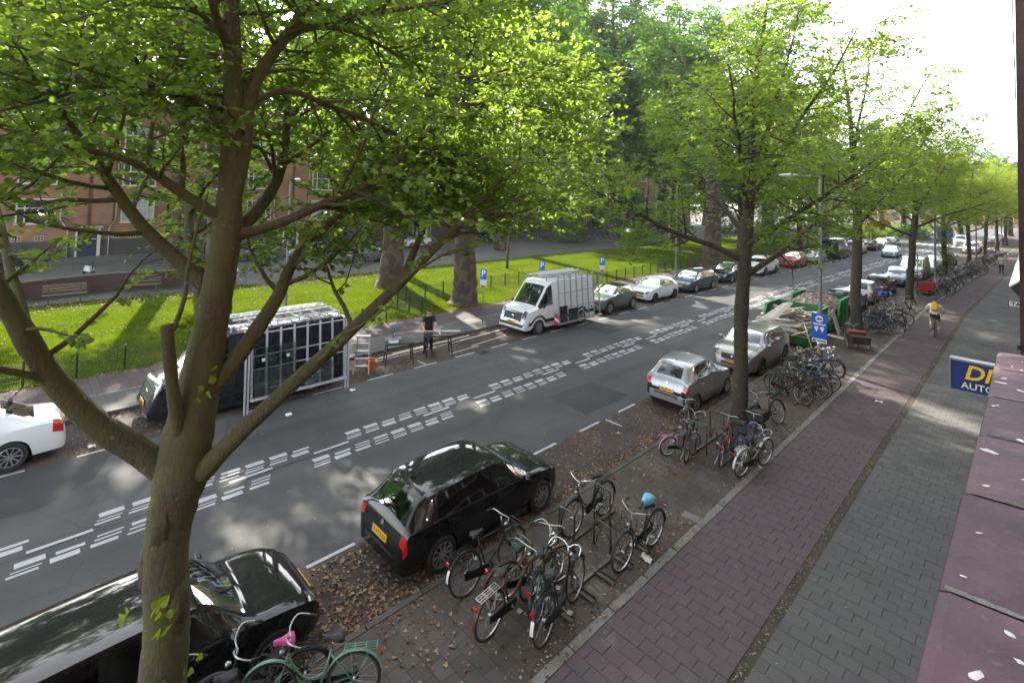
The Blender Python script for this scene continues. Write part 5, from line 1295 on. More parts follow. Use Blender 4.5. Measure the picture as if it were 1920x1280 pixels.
car('parked_car', far_car(60.6), DN, 'pale silver hatchback between the red car and the dark van', 'car', 4.2, 1.75, 1.50, 'hatch', paint('pale_silver_paint', (0.32, 0.36, 0.38), 0.6), 2.6, 0.31, 0.85, 'five', None, None, G2)
car('parked_car', far_car(76.2), UP, 'silver estate car showing its tail lamps beyond the dark van', 'car', 4.7, 1.8, 1.72, 'wagon', silver, 2.8, 0.32, 0.9, 'five', None, None, G2, belt=1.0, cowl=1.08, hood=1.0, tail=1.05)
car('parked_car', far_car(83), UP, 'black car past the silver estate on the far side', 'car', 4.4, 1.8, 1.46, 'hatch', blk, 2.6, 0.31, 0.85, 'five', None, None, G2, detail=1)
car('parked_car', far_car(89), DN, 'distant silver car near the crossing on the far side', 'car', 4.4, 1.8, 1.46, 'hatch', silver, 2.6, 0.31, 0.85, 'five', None, None, G2, detail=1)
car('parked_car', far_car(94), DN, 'distant dark car nearest the crossing on the far side', 'car', 4.4, 1.8, 1.5, 'hatch', darkg, 2.6, 0.31, 0.85, 'five', None, None, G2, detail=1)
car('driving_car', (-13.4 + BX(75.6), 75.6, 0.002), DN + 0.03, 'light blue car driving towards us in the far lane', 'car', 4.2, 1.75, 1.46, 'hatch', lblue, 2.6, 0.31, 0.85, 'five', None, '55-TJ-HK', None)
car('driving_car', (-10.6 + BX(106), 106, 0.002), DN, 'white people carrier waiting at the far crossing', 'car', 4.6, 1.85, 1.8, 'wagon', white, 2.8, 0.33, 0.9, 'five', None, None, None, belt=1.05, cowl=1.15, hood=1.05, tail=1.1)
# service road cars beyond the lawn
for x, yy, a, lab, pmt, kd, LL in ((-49.6, -1.0, DN, 'black car parked at the far left before the brick block', blk, 'hatch', 4.3), (-47.6, 15.2, DN, 'dull green-grey car on the service road behind the main trunk', sage, 'hatch', 4.2), (-41.6, 22.9, UP, 'grey hatchback on the service road beside a heap of bicycles', paint('mid_grey_paint', (0.12, 0.125, 0.135), 0.5), 'hatch', 4.2),
        (-47.4, 24.5, DN, 'pale silver hatchback in front of the brick block, behind the grey one', silver, 'hatch', 4.0), (-49.0, 32.6, DN, 'small white car on the service road seen between trunks', white, 'hatch', 3.7), (-49.0, 44.0, DN, 'dark car under the trees on the service road', darkg, 'wagon', 4.5), (-43.5, 68.0, DN, 'dark car at the far right of the service road', darkg, 'hatch', 4.3), (-47.6, 19.6, DN, 'silver car behind the heap of bicycles', silver, 'hatch', 4.2)):
    car('parked_car', (x, yy, 0.09), a, lab, 'car', LL, 1.75, 1.47, kd, pmt, 2.55, 0.31, 0.82, 'five', None, None, G3, detail=1)

# ------------------------------------------------------------------ vans
def keys_van(L, W, H, hood, cowl, belt):
    h = L / 2; b = W / 2
    return [(-h, 0.45, 0.75, 0.80, b * 0.95, b * 0.86), (-h + 0.015, 0.34, belt, H - 0.25, b * 0.97, b * 0.82), (-h + 0.06, 0.30, belt, H - 0.06, b * 0.985, b * 0.82), (-h + 0.25, 0.28, belt, H - 0.01, b * 0.99, b * 0.83),
            (-h + 1.6, 0.26, belt, H, b, b * 0.84), (-0.2, 0.26, belt, H, b, b * 0.84), (h - 2.45, 0.26, belt, H - 0.005, b, b * 0.83), (h - 2.15, 0.26, belt, H - 0.03, b, b * 0.82), (h - 1.78, 0.26, belt, H - 0.13, b, b * 0.80), (h - 1.68, 0.26, belt - 0.005, H - 0.22, b, b * 0.79),
            (h - 0.92, 0.26, belt - 0.05, cowl + 0.02, b * 0.985, b * 0.84), (h - 0.84, 0.26, belt - 0.06, cowl - 0.02, b * 0.98, b * 0.84), (h - 0.30, 0.27, hood - 0.14, hood - 0.06, b * 0.93, b * 0.80), (h - 0.10, 0.28, 0.72, 0.80, b * 0.88, b * 0.76), (h - 0.02, 0.29, 0.50, 0.56, b * 0.85, b * 0.74), (h, 0.33, 0.42, 0.44, b * 0.83, b * 0.73)]
def van(loc, rz, lab, pmt, L=5.9, W=2.06, H=2.52, hood=1.24, cowl=1.34, belt=1.28, wb_=3.6, rims='steel', rim_mat=None, chrome_grille=False, plate=None, dark_bumper=True):
    K = keys_van(L, W, H, hood, cowl, belt)
    root, lf = car('parked_van', loc, rz, lab, 'van', L, W, H, 'van', pmt, wb_, 0.345, 0.98, rims, rim_mat, None, G2, keys=K, win=dict(wind=(9.06, 9.92), side=((7.35, 8.72), (8.80, 9.85)), doors=(7.28, 9.9)), van=True, belt=belt)
    def prt(nm, Gs, mat):
        mb = MB()
        for G in Gs: mb.grid(G)
        return mb.build(nm, mat, root, True, 40)
    for sd_ in (1, -1):
        prt('headlamp', [lf.patch(11.95, 12.85, 0.42, 0.76, sd_, 0.008, 6, 7)], m_lampw); prt('tail_lamp', [lf.patch(0.35, 1.4, 0.30, 0.46, sd_, 0.01, 6, 4)], m_lampr)
        prt('side_moulding', [lf.patch(1.6, 12.0, 0.10, 0.17, sd_, 0.012, 40, 3)], m_trim)
        prt('fog_lamp', [lf.patch(13.4, 13.9, 0.44, 0.62, sd_, 0.008, 4, 4)], m_trim)
    prt('grille', [lf.mid(12.25, 13.40, 0.77, 0.008)], m_trim)
    prt('bumper', [lf.mid(13.9, 15.0, 0.50, 0.012, 5, 8)], m_trim)
    if chrome_grille:
        prt('grille_bar', [lf.mid(12.30, 12.42, 0.79, 0.014)], m_chrome); prt('grille_bar', [lf.mid(13.30, 13.40, 0.80, 0.014)], m_chrome)
    else:
        for q in (12.45, 12.75, 13.05): prt('grille_bar', [lf.mid(q, q + 0.07, 0.78, 0.014)], m_chrome)
    p = lf.P(12.8, 1, 1); mb = MB(); mb.lathe([(0.0, 0.02), (0.085, 0.018), (0.095, 0.0)], 16, c=p + (0.012, 0, 0), axis='x'); mb.build('badge', m_chrome, root, True)
    p = lf.P(13.7, 1, 1); mb = MB(); mb.box(p + (0.03, 0, 0.0), (0.02, 0.52, 0.11)); pl = mb.build('number_plate', m_plate, root)
    if plate: text_on(pl, plate, 0.105, p + (0.042, 0.0, 0.0), np.array([1.0, 0, 0]), m_seam)
    for y in (-0.35, 0.3):
        q = lf.P(9.55, 0.9, 1); mb = MB(); mb.box((q[0] - 0.28, y, belt + 0.02), (0.30, 0.21, 0.01), rz=0.2); mb.build('paper_on_dashboard', m_paper, root)
    mb = MB(); mb.bar(lf.P(9.9, 0.85, 1) + (0, 0, .02), lf.P(9.5, 0.97, 1) + (0, 0, .02), 0.016); mb.bar(lf.P(9.9, 0.97, -1) + (0, 0, .02), lf.P(9.5, 0.85, -1) + (0, 0, .02), 0.016); mb.build('wiper', m_trim, root)
    return root, lf
def glass_rack(root, x0, x1, y, z0, z1, n, lean, mat, sheets, rails=(0.35, 0.6, 0.93)):
    """frame on the van's side that carries glass panes"""
    for i in range(n):
        x = x0 + (x1 - x0) * i / (n - 1); mb = MB(); mb.bar((x, y, z0), (x, y - math.copysign(lean, y), z1), 0.045, 0.055); mb.build('rack_upright', mat, root)
    for f in rails:
        z = z0 + (z1 - z0) * f; yy = y - math.copysign(lean * f + 0.03, y); mb = MB(); mb.bar((x0, yy, z), (x1, yy, z), 0.03); mb.build('rack_rail', mat, root)
    mb = MB(); mb.bar((x0 - 0.05, y + math.copysign(0.06, y), z0), (x1 + 0.05, y + math.copysign(0.06, y), z0), 0.16, 0.05); mb.build('rack_sill', mat, root)
    for xa, xb, za, zb, mm in sheets:
        f0 = (za - z0) / (z1 - z0); f1 = (zb - z0) / (z1 - z0); s = math.copysign(1, y)
        ya, yb = y - s * lean * f0 + s * 0.045, y - s * lean * f1 + s * 0.045; mb = MB()
        mb.add([(xa, ya, za), (xb, ya, za), (xb, yb, zb), (xa, yb, zb), (xa, ya + s * 0.02, za), (xb, ya + s * 0.02, za), (xb, yb + s * 0.02, zb), (xa, yb + s * 0.02, zb)], [(0, 1, 2, 3), (7, 6, 5, 4), (0, 4, 5, 1), (2, 6, 7, 3), (1, 5, 6, 2), (0, 3, 7, 4)])
        mb.build('glass_sheet', mm, root)
    for i in range(6):
        x = x0 + (x1 - x0) * (i + 0.5) / 6; mb = MB(); mb.box((x, y + math.copysign(0.05, y), z0 + 0.55), (0.05, 0.05, 0.10)); mb.build('clamp', m_trim, root)
m_sheet = glass_mat('pane_glass', (0.90, 0.96, 0.93), 0.08)
# white glazier's van; heading towards us, so its left flank (towards the road) is local +y
w_root, w_lf = van((PAR_F + 0.06, 19.35, 0.005), DN, 'white panel van with aluminium glass rack on its flank', white, L=5.55, chrome_grille=True, plate='VNS-41-X', wb_=3.35)
m_alud = pm('weathered_aluminium', (0.33, 0.34, 0.35), 0.45, 0.6, 0.2, 10)
glass_rack(w_root, -2.80, 0.62, 1.34, 0.40, 2.78, 8, 0.20, m_alud, [(-0.02, 0.60, 0.46, 1.25, m_sheet), (-0.9, -0.05, 0.46, 1.05, m_sheet)], (0.3, 0.62, 0.95))
mb = MB(); mb.add([(0.60, 1.30, 0.30), (0.66, 1.02, 0.30), (0.66, 1.02, 0.85), (0.60, 1.30, 0.85)], [(0, 1, 2, 3)]); mb.add([(0.605, 1.295, 0.42), (0.662, 1.03, 0.56), (0.662, 1.03, 0.70), (0.605, 1.295, 0.56)], [(0, 1, 2, 3)], 1)
V_ = mb.v[1]; mb.v[1] = V_ + (0.006, 0.001, 0); mb.build('striped_marker_board', [pm('marker_red', (0.5, 0.03, 0.02), 0.5), m_whitep], w_root)
def roof_rack(root, x0, x1, b, z, n, mat):
    for y in (-b, b): mb = MB(); mb.bar((x0, y, z + 0.16), (x1, y, z + 0.16), 0.045); mb.build('roof_rail', mat, root)
    for i in range(n):
        x = x0 + (x1 - x0) * i / (n - 1); mb = MB(); mb.bar((x, -b, z + 0.13), (x, b, z + 0.13), 0.04); mb.bar((x, -b, z - 0.03), (x, -b, z + 0.13), 0.04); mb.bar((x, b, z - 0.03), (x, b, z + 0.13), 0.04); mb.build('roof_bar', mat, root)
roof_rack(w_root, -2.5, 1.0, 0.72, 2.52, 5, m_alud)
mb = MB(); mb.tube([(-2.4, -0.3, 2.72), (1.2, -0.3, 2.72)], 0.05, 8); mb.tube([(-2.4, 0.1, 2.72), (0.9, 0.1, 2.72)], 0.05, 8); mb.build('pipes_on_rack', m_alu, w_root)
# dark glazier's van on the left
d_root, d_lf = van((PAR_F - 0.10, 5.52, 0.005), DN, 'dark panel van with glass rack behind the linden limbs', paint('slate_van_paint', (0.018, 0.022, 0.030), 0.4, 0.25), L=5.98, H=2.42, plate='V-318-BZ', wb_=3.64, rims='turb')
glass_rack(d_root, -2.60, 0.42, 1.42, 0.40, 2.45, 8, 0.16, m_alu, [(-0.9, 0.35, 0.44, 1.9, m_sheet), (-2.2, -1.1, 0.44, 1.1, m_sheet)], (0.42, 0.62, 0.95))
for x in (0.55, -2.7):
    mb = MB(); mb.bar((x, 1.52, 0.02), (x, 1.42, 2.6), 0.05); mb.bar((x + 0.09, 1.52, 0.02), (x + 0.09, 1.42, 2.55), 0.045); mb.build('rack_prop', m_alu, d_root)
roof_rack(d_root, -2.6, 0.9, 0.80, 2.42, 6, m_alu)
for y in (-0.5, -0.2, 0.2): mb = MB(); mb.bar((-2.6, y, 2.62), (0.7, y, 2.62), 0.09, 0.04); mb.build('ladder_rail', m_alu, d_root)
for i in range(11): mb = MB(); mb.bar((-2.5 + i * 0.31, -0.5, 2.62), (-2.5 + i * 0.31, -0.2, 2.62), 0.03); mb.build('ladder_rung', m_alu, d_root)
for sx in (0.1, -0.65): mb = MB(); mb.box((sx, 1.40, 1.55), (0.10, 0.02, 0.09)); mb.build('label_on_glass', m_paper, d_root)
mb = MB(); mb.tube([(0.36, 1.48, 0.44), (0.36, 1.37, 1.92), (-0.9, 1.37, 1.92), (-0.9, 1.48, 0.44)], 0.012, 5); mb.build('pane_edge', m_trim, d_root)
mb = MB(); mb.box((1.45, 1.045, 0.72), (0.09, 0.02, 0.05)); mb.build('side_marker', m_lampo, d_root)
# dark van and white van farther along
van(far_car(68.0), UP, 'dark blue-black tall van on the far side beyond the pale silver hatchback', paint('midnight_van_paint', (0.012, 0.016, 0.026), 0.4), L=5.6, H=2.4)
van(near_car(56.5, -0.05), DN, 'white low van behind the dark blue car on the near side', white, L=4.9, W=1.95, H=1.98, hood=1.1, cowl=1.2, belt=1.1, wb_=3.1)
# ------------------------------------------------------------------ bicycles
m_bkblack = pm('bike_black', (0.012, 0.012, 0.013), 0.4, 0.2)
m_steel = pm('bike_steel', (0.42, 0.42, 0.42), 0.35, 0.9, 0.2, 30)
m_saddle = pm('saddle_black', (0.015, 0.015, 0.017), 0.6)
m_rubber2 = pm('bike_tyre', (0.035, 0.034, 0.032), 0.85)
m_basket = pm('crate_plastic', (0.02, 0.02, 0.022), 0.6)
BK = {}
def bk_wheel(r):
    key = ('w', r)
    if key in BK: return BK[key]
    ty = MB(); a = [(r + 0.019 * math.cos(t), 0.019 * math.sin(t)) for t in np.linspace(0, 2 * math.pi, 7)[:-1]]; ty.lathe(a, 30, close=True)
    ri = MB(); ri.lathe([(r - 0.018, -0.011), (r - 0.034, -0.009), (r - 0.034, 0.009), (r - 0.018, 0.011)], 30, close=True); ri.lathe([(0.02, -0.04), (0.028, -0.03), (0.028, 0.03), (0.02, 0.04)], 8)
    sp = MB()
    for i in range(20):
        t = 2 * math.pi * i / 20; s_ = 0.03 if i % 2 else -0.03; t2 = t + (0.5 if i % 4 < 2 else -0.5)
        sp.tube([(0.025 * math.cos(t2), s_, 0.025 * math.sin(t2)), ((r - 0.03) * math.cos(t), 0, (r - 0.03) * math.sin(t))], 0.0022, 3, caps=False)
    BK[key] = (ty.mesh('tyre', m_rubber2, True), ri.mesh('rim', m_steel, True, 40), sp.mesh('spokes', m_steel))
    return BK[key]
def saddle_mesh(mat):
    key = ('s', mat.name)
    if key not in BK:
        b = MB(); G = []
        for u, hw, zz in ((-0.13, 0.03, 0.0), (-0.115, 0.085, 0.025), (-0.06, 0.095, 0.035), (0.0, 0.060, 0.03), (0.07, 0.030, 0.027), (0.13, 0.022, 0.025), (0.145, 0.008, 0.005)):
            G.append([(u, -hw, zz - 0.055), (u, -hw * 0.98, zz - 0.012), (u, -hw * 0.6, zz), (u, 0, zz + 0.004), (u, hw * 0.6, zz), (u, hw * 0.98, zz - 0.012), (u, hw, zz - 0.055)])
        b.grid(np.array(G), flip=True); BK[key] = b.mesh('saddle', mat, True)
    return BK[key]
def bicycle(label, rear, front, frame=None, sad=None, style='oma', r=0.345, lean=0.06, guard=None, rack=None, front_rack=False, crate=None, z=0.08, white_patch=False, group='bicycles in the bike parking', bars=None, chain=None, panniers=None, simple=False, steer=0.15, name='bicycle', cat='bicycle', child_seat=False):
    frame = frame or m_bkblack; sad = sad or m_saddle; guard = guard or m_bkblack; rack = rack or m_bkblack; bars = bars or m_steel
    rear = np.array(rear, float); front = np.array(front, float); d = front - rear; c = (rear + front) / 2
    sc_ = r / 0.345 * 0.92
    root = empty(name, (c[0] + BX(c[1]), c[1], z), 0, label, cat, group); root.rotation_euler = (lean, 0, math.atan2(d[1], d[0])); root.scale = (sc_, sc_, sc_)
    R = 0.345; ty, ri, sp = bk_wheel(R); xr, xf = -0.54, 0.54
    fork_rot = steer
    st = np.array([0.345, 0, 0.66])
    for x in (xr, xf):
        w_ = mesh_obj('wheel', sp, root, (x, 0, R + 0.015), (0, 0, 0 if x < 0 else 0)); mesh_obj('tyre', ty, w_); mesh_obj('rim', ri, w_)
    zw = R + 0.015; bb = (-0.09, 0, 0.29); seat = (-0.235, 0, 0.78); hd0 = (0.375, 0, 0.60); hd1 = (0.325, 0, 0.80)
    key = ('f', frame.name, style)
    if key not in BK:
        f = MB(); tr_ = 0.016
        f.tube([bb, seat], tr_, 8); f.tube([hd0, hd1], 0.019, 8)
        if style == 'dia': f.tube([seat, hd1], tr_, 8); f.tube([bb, hd0], tr_ * 1.15, 8)
        elif style == 'oma':
            f.tube(smooth_poly([bb, (0.02, 0, 0.33), (0.16, 0, 0.42), (0.30, 0, 0.62), (0.335, 0, 0.74)], 3), tr_, 8); f.tube(smooth_poly([(-0.16, 0, 0.50), (0.0, 0, 0.44), (0.15, 0, 0.50), (0.29, 0, 0.70), (0.33, 0, 0.78)], 3), tr_ * 0.9, 8)
        else: f.tube([(-0.15, 0, 0.52), (0.34, 0, 0.74)], tr_, 8); f.tube([bb, hd0], tr_ * 1.1, 8)
        for s_ in (-0.055, 0.055):
            f.tube([bb, (xr, s_, zw)], 0.010, 6); f.tube([(seat[0] + 0.02, 0, 0.72), (xr, s_, zw)], 0.008, 6)
            f.tube(smooth_poly([(0.385, s_ * 0.8, 0.58), (0.44, s_, 0.48), (xf, s_, zw)], 3), 0.011, 6)
        BK[key] = f.mesh('frame', frame, True)
    mesh_obj('frame', BK[key], root)
    key = ('h', bars.name, style == 'dia')
    if key not in BK:
        h = MB(); h.tube([hd1, (0.30, 0, 1.0)], 0.012, 8)
        if style == 'dia': P_ = [(0.20, 0.31, 1.03), (0.30, 0.22, 1.05), (0.33, 0.05, 1.02), (0.33, -0.05, 1.02), (0.30, -0.22, 1.05), (0.20, -0.31, 1.03)]
        else: P_ = [(0.02, 0.27, 1.04), (0.14, 0.29, 1.06), (0.28, 0.25, 1.10), (0.34, 0.10, 1.06), (0.31, 0.0, 1.00), (0.34, -0.10, 1.06), (0.28, -0.25, 1.10), (0.14, -0.29, 1.06), (0.02, -0.27, 1.04)]
        h.tube(smooth_poly(P_, 3), 0.011, 8); BK[key] = h.mesh('handlebar', bars, True)
        g_ = MB()
        for s_ in (0, -1): p = np.array(P_[s_], float); q = np.array(P_[1 if s_ == 0 else -2], float); g_.tube([p, p + (q - p) * 0.85], 0.016, 8)
        BK[('g', style == 'dia')] = g_.mesh('grips', m_saddle, True)
    hb = mesh_obj('handlebar', BK[key], root); mesh_obj('grip_pair', BK[('g', style == 'dia')] if ('g', style == 'dia') in BK else BK[('g', False)], hb)
    sdl = mesh_obj('saddle', saddle_mesh(sad), root, (-0.27, 0, 0.93))
    key = ('sp',)
    if key not in BK: b = MB(); b.tube([seat, (-0.26, 0, 0.90)], 0.013, 8); BK[key] = b.mesh('seat_post', m_steel, True)
    mesh_obj('seat_post', BK[key], sdl, (0.27, 0, -0.93))
    key = ('mg', guard.name)
    if key not in BK:
        for nm, x, a0, a1 in (('r', xr, 15, 175), ('f', xf, 40, 165)):
            b = MB(); A = np.radians(np.linspace(a0, a1, 16)); G = np.array([[(x - math.cos(t) * 0.385 if nm == 'f' else x - math.cos(math.pi - t) * 0.385 * -1 * -1, yy, zw + math.sin(t) * 0.385 - dz) for yy, dz in ((-0.028, 0.012), (-0.015, 0.002), (0.015, 0.002), (0.028, 0.012))] for t in A])
            if nm == 'r': G = np.array([[(x + math.cos(t + R_(10)) * 0.385, yy, zw + math.sin(t + R_(10)) * 0.385 - dz) for yy, dz in ((-0.028, 0.012), (-0.015, 0.002), (0.015, 0.002), (0.028, 0.012))] for t in A])
            else: G = np.array([[(x + math.cos(math.pi - t + R_(5)) * 0.385, yy, zw + math.sin(math.pi - t + R_(5)) * 0.385 - dz) for yy, dz in ((-0.028, 0.012), (-0.015, 0.002), (0.015, 0.002), (0.028, 0.012))] for t in A])
            b.grid(G); BK[('mg', guard.name) + (nm,)] = b.mesh('mudguard', guard, True)
        BK[key] = 1
    mesh_obj('mudguard', BK[('mg', guard.name, 'r')], root); mesh_obj('mudguard', BK[('mg', guard.name, 'f')], root)
    if white_patch:
        b = MB(); A = np.radians(np.linspace(150, 178, 6)); b.grid(np.array([[(xr + math.cos(t) * 0.389, yy, zw + math.sin(t) * 0.389) for yy in (-0.03, 0.03)] for t in A])); b.build('white_patch', m_whitep, root)
    key = ('cg',)
    if key not in BK:
        b = MB(); b.add([(xr - 0.06, -0.05, zw + 0.055), (0.02, -0.05, 0.37), (0.05, -0.05, 0.29), (0.0, -0.05, 0.20), (xr - 0.06, -0.05, zw - 0.06), (xr - 0.06, -0.072, zw + 0.055), (0.02, -0.072, 0.37), (0.05, -0.072, 0.29), (0.0, -0.072, 0.20), (xr - 0.06, -0.072, zw - 0.06)], [(0, 1, 2, 3, 4), (9, 8, 7, 6, 5)] + [(i, i + 5, (i + 1) % 5 + 5, (i + 1) % 5) for i in range(5)])
        BK[key] = b.mesh('chain_guard', m_bkblack)
        b = MB(); b.bar((-0.09, -0.10, 0.29), (0.02, -0.10, 0.17), 0.02); b.bar((-0.09, 0.10, 0.29), (-0.20, 0.10, 0.41), 0.02); b.bar((-0.09, -0.1, 0.29), (-0.09, 0.1, 0.29), 0.03); b.box((0.02, -0.15, 0.17), (0.09, 0.09, 0.025)); b.box((-0.20, 0.15, 0.41), (0.09, 0.09, 0.025)); BK[('cr',)] = b.mesh('crank_set', m_steel)
        b = MB(); b.bar((xr + 0.05, 0.06, zw - 0.05), (xr - 0.02, 0.16, 0.012), 0.018); BK[('ks',)] = b.mesh('kickstand', m_steel)
        b = MB(); b.lathe([(0.0, 0.03), (0.03, 0.028), (0.036, 0.0), (0.02, -0.04)], 10, c=(0.41, 0, 0.82), axis='x'); BK[('hl',)] = b.mesh('head_lamp', m_steel, True)
        b = MB(); b.box((xr - 0.36, 0, 0.66), (0.03, 0.07, 0.05)); BK[('tl',)] = b.mesh('tail_lamp', m_lampr)
    mesh_obj('chain_guard', BK[('cg',)], root); mesh_obj('crank_set', BK[('cr',)], root); mesh_obj('kickstand', BK[('ks',)], root); mesh_obj('head_lamp', BK[('hl',)], root); mesh_obj('tail_lamp', BK[('tl',)], root)
    key = ('rk', rack.name)
    if key not in BK:
        b = MB()
        for yy in (-0.065, -0.022, 0.022, 0.065): b.tube([(xr - 0.30, yy, 0.755), (xr + 0.14, yy, 0.765)], 0.006, 5)
        for xx in (xr - 0.30, xr - 0.15, xr, xr + 0.14): b.tube([(xx, -0.065, 0.76), (xx, 0.065, 0.76)], 0.006, 5)
        for s_ in (-0.065, 0.065): b.tube([(xr, s_, zw), (xr - 0.20, s_, 0.755)], 0.005, 5); b.tube([(xr, s_, zw), (xr + 0.05, s_, 0.755)], 0.005, 5)
        BK[key] = b.mesh('rear_rack', rack, True)
    mesh_obj('rear_rack', BK[key], root)
    if front_rack or crate:
        b = MB()
        for xx in (0.40, 0.50, 0.60, 0.70): b.tube([(xx, -0.17, 0.80), (xx, 0.17, 0.80)], 0.007, 5)
        for yy in (-0.17, 0, 0.17): b.tube([(0.40, yy, 0.80), (0.70, yy, 0.80), (0.70, yy, 0.80)], 0.007, 5)
        b.tube([(0.40, -0.17, 0.80), (0.38, -0.17, 1.0), (0.38, 0.17, 1.0), (0.40, 0.17, 0.80)], 0.008, 5); b.tube([(0.65, -0.15, 0.80), (xf, -0.06, zw)], 0.007, 5); b.tube([(0.65, 0.15, 0.80), (xf, 0.06, zw)], 0.007, 5)
        b.build('front_carrier', m_bkblack, root)
    if crate:
        b = MB(); x0, x1, y0, y1, z0, z1 = 0.38, 0.74, -0.21, 0.21, 0.815, 1.06
        b.bbox(x0, x1, y0, y1, z0, z0 + 0.015); b.bbox(x0, x0 + 0.012, y0, y1, z0, z1); b.bbox(x1 - 0.012, x1, y0, y1, z0, z1); b.bbox(x0, x1, y0, y0 + 0.012, z0, z1); b.bbox(x0, x1, y1 - 0.012, y1, z0, z1); b.bbox(x0 - 0.01, x1 + 0.01, y0 - 0.01, y1 + 0.01, z1 - 0.03, z1 - 0.028)
        b.build('front_crate', crate, root)
    if panniers:
        for s_ in (-1, 1):
            b = MB(); b.box((xr - 0.05, s_ * 0.15, 0.58), (0.36, 0.13, 0.32), taper=0.92); b.build('pannier_bag', panniers, root)
    return root
blue_b = pm('bike_blue', (0.01, 0.06, 0.42), 0.35); red_b = pm('bike_red', (0.50, 0.03, 0.015), 0.35); pink_b = pm('bike_pink', (0.55, 0.25, 0.42), 0.4); mint_b = pm('bike_mint', (0.17, 0.32, 0.25), 0.45)
brown_b = pm('bike_brown', (0.10, 0.035, 0.022), 0.4); olive_b = pm('bike_olive', (0.16, 0.18, 0.12), 0.4); grey_b = pm('bike_grey', (0.16, 0.165, 0.17), 0.4, 0.5); lblue_b = pm('bike_light_blue', (0.12, 0.24, 0.50), 0.4); white_b = pm('bike_white', (0.6, 0.6, 0.58), 0.4); green_b = pm('bike_green', (0.03, 0.13, 0.05), 0.4); rust = pm('rusty_steel', (0.10, 0.055, 0.03), 0.7, 0.4, 0.4, 20)
pinkcov = pm('pink_saddle_cover', (0.60, 0.07, 0.30), 0.7, var=0.5, scale=60)
bluebag = pm('light_blue_plastic', (0.16, 0.46, 0.62), 0.35, var=0.3, scale=14, bump=0.6, bscale=18)
# front group by the black estate
bicycle('mint green bicycle cut off by the bottom edge of the photo', (-6.02, 3.36), (-6.62, 2.45), mint_b, guard=mint_b, rack=mint_b, lean=0.05)
bicycle('black bicycle with pink saddle cover at the bottom edge', (-6.55, 2.95), (-6.95, 1.95), sad=pinkcov, lean=-0.08)
bicycle('black bicycle with bare handlebar beside the estate car door', (-6.35, 2.2), (-6.85, 1.25), grey_b, lean=0.10)
# rack one
bicycle('black bicycle with white mudguard patch right beside the black hatchback', (-6.45, 5.42), (-6.38, 6.52), style='dia', lean=-0.10, front_rack=True, white_patch=True)
bicycle('dark bicycle with pale rear rack and red lamp at the front rack', (-5.62, 5.18), (-5.72, 6.28), brown_b, style='dia', lean=0.04, rack=white_b, guard=brown_b)
bicycle('black city bicycle with chrome bars, nearest to the cycle path at the front rack', (-4.99, 5.70), (-5.22, 6.80), lean=-0.05, white_patch=True, bars=m_chrome)
bicycle('brown step-through bicycle in the middle of the front rack', (-6.0, 5.78), (-5.62, 6.85), brown_b, style='mix', lean=0.12, guard=brown_b)
bicycle('dark green bicycle hemmed in at the front rack', (-5.3, 5.95), (-5.72, 6.98), green_b, style='dia', lean=-0.12)
bicycle('old black grandma bicycle facing us at the far end of the front rack', (-6.16, 8.92), (-6.20, 7.82), lean=0.05, bars=m_chrome)
bagb = bicycle('black bicycle with front carrier and light blue saddle cover', (-5.02, 8.86), (-5.06, 7.76), lean=-0.05, front_rack=True)
o = MB(); G = []
for u, hw, zz in ((-0.15, 0.05, -0.02), (-0.14, 0.11, 0.02), (-0.06, 0.12, 0.05), (0.03, 0.085, 0.045), (0.12, 0.05, 0.03), (0.16, 0.02, 0.0)): G.append([(u - 0.02, -hw * 0.8, zz - 0.20), (u, -hw, zz - 0.06), (u, -hw * 0.6, zz), (u, 0, zz + 0.012), (u, hw * 0.6, zz), (u, hw, zz - 0.06), (u - 0.02, hw * 0.8, zz - 0.20)])
o.grid(np.array(G), flip=True); sc_o = o.build('saddle_cover', bluebag, None, True); sc_o.matrix_world = Matrix.Translation((-5.03, 8.58, 1.03)) @ Matrix.Rotation(-math.pi / 2, 4, 'Z'); tag(sc_o, 'crumpled light blue plastic bag pulled over a bicycle saddle', 'plastic bag')
# rack two round the slim linden
bicycle('small pink child bicycle behind the silver hatchback', (-6.52, 11.95), (-6.15, 12.75), pink_b, guard=pink_b, rack=pink_b, r=0.26, lean=0.08)
bicycle('dark bicycle with grey pannier bags next to the pink one', (-6.02, 12.05), (-6.32, 13.10), lean=0.06, panniers=pm('pannier_grey', (0.05, 0.055, 0.055), 0.7))
bicycle('silver bicycle standing at the corner of the silver hatchback', (-6.35, 12.7), (-6.75, 13.7), grey_b, style='dia', lean=-0.1)
bicycle('bicycle with bright red frame under the slim linden', (-5.36, 12.5), (-5.62, 13.55), red_b, style='dia', lean=0.05)
bicycle('olive step-through bicycle with grey rack in front of the linden', (-4.86, 12.38), (-4.66, 13.48), olive_b, style='mix', lean=0.08, rack=white_b, guard=white_b)
bicycle('blue bicycle with dark crate beside the slim linden trunk', (-5.15, 13.1), (-5.02, 14.2), blue_b, style='dia', lean=-0.08, crate=m_basket)
bicycle('black bicycle leaning at the right of the slim linden', (-5.20, 16.2), (-5.48, 15.15), lean=0.22)
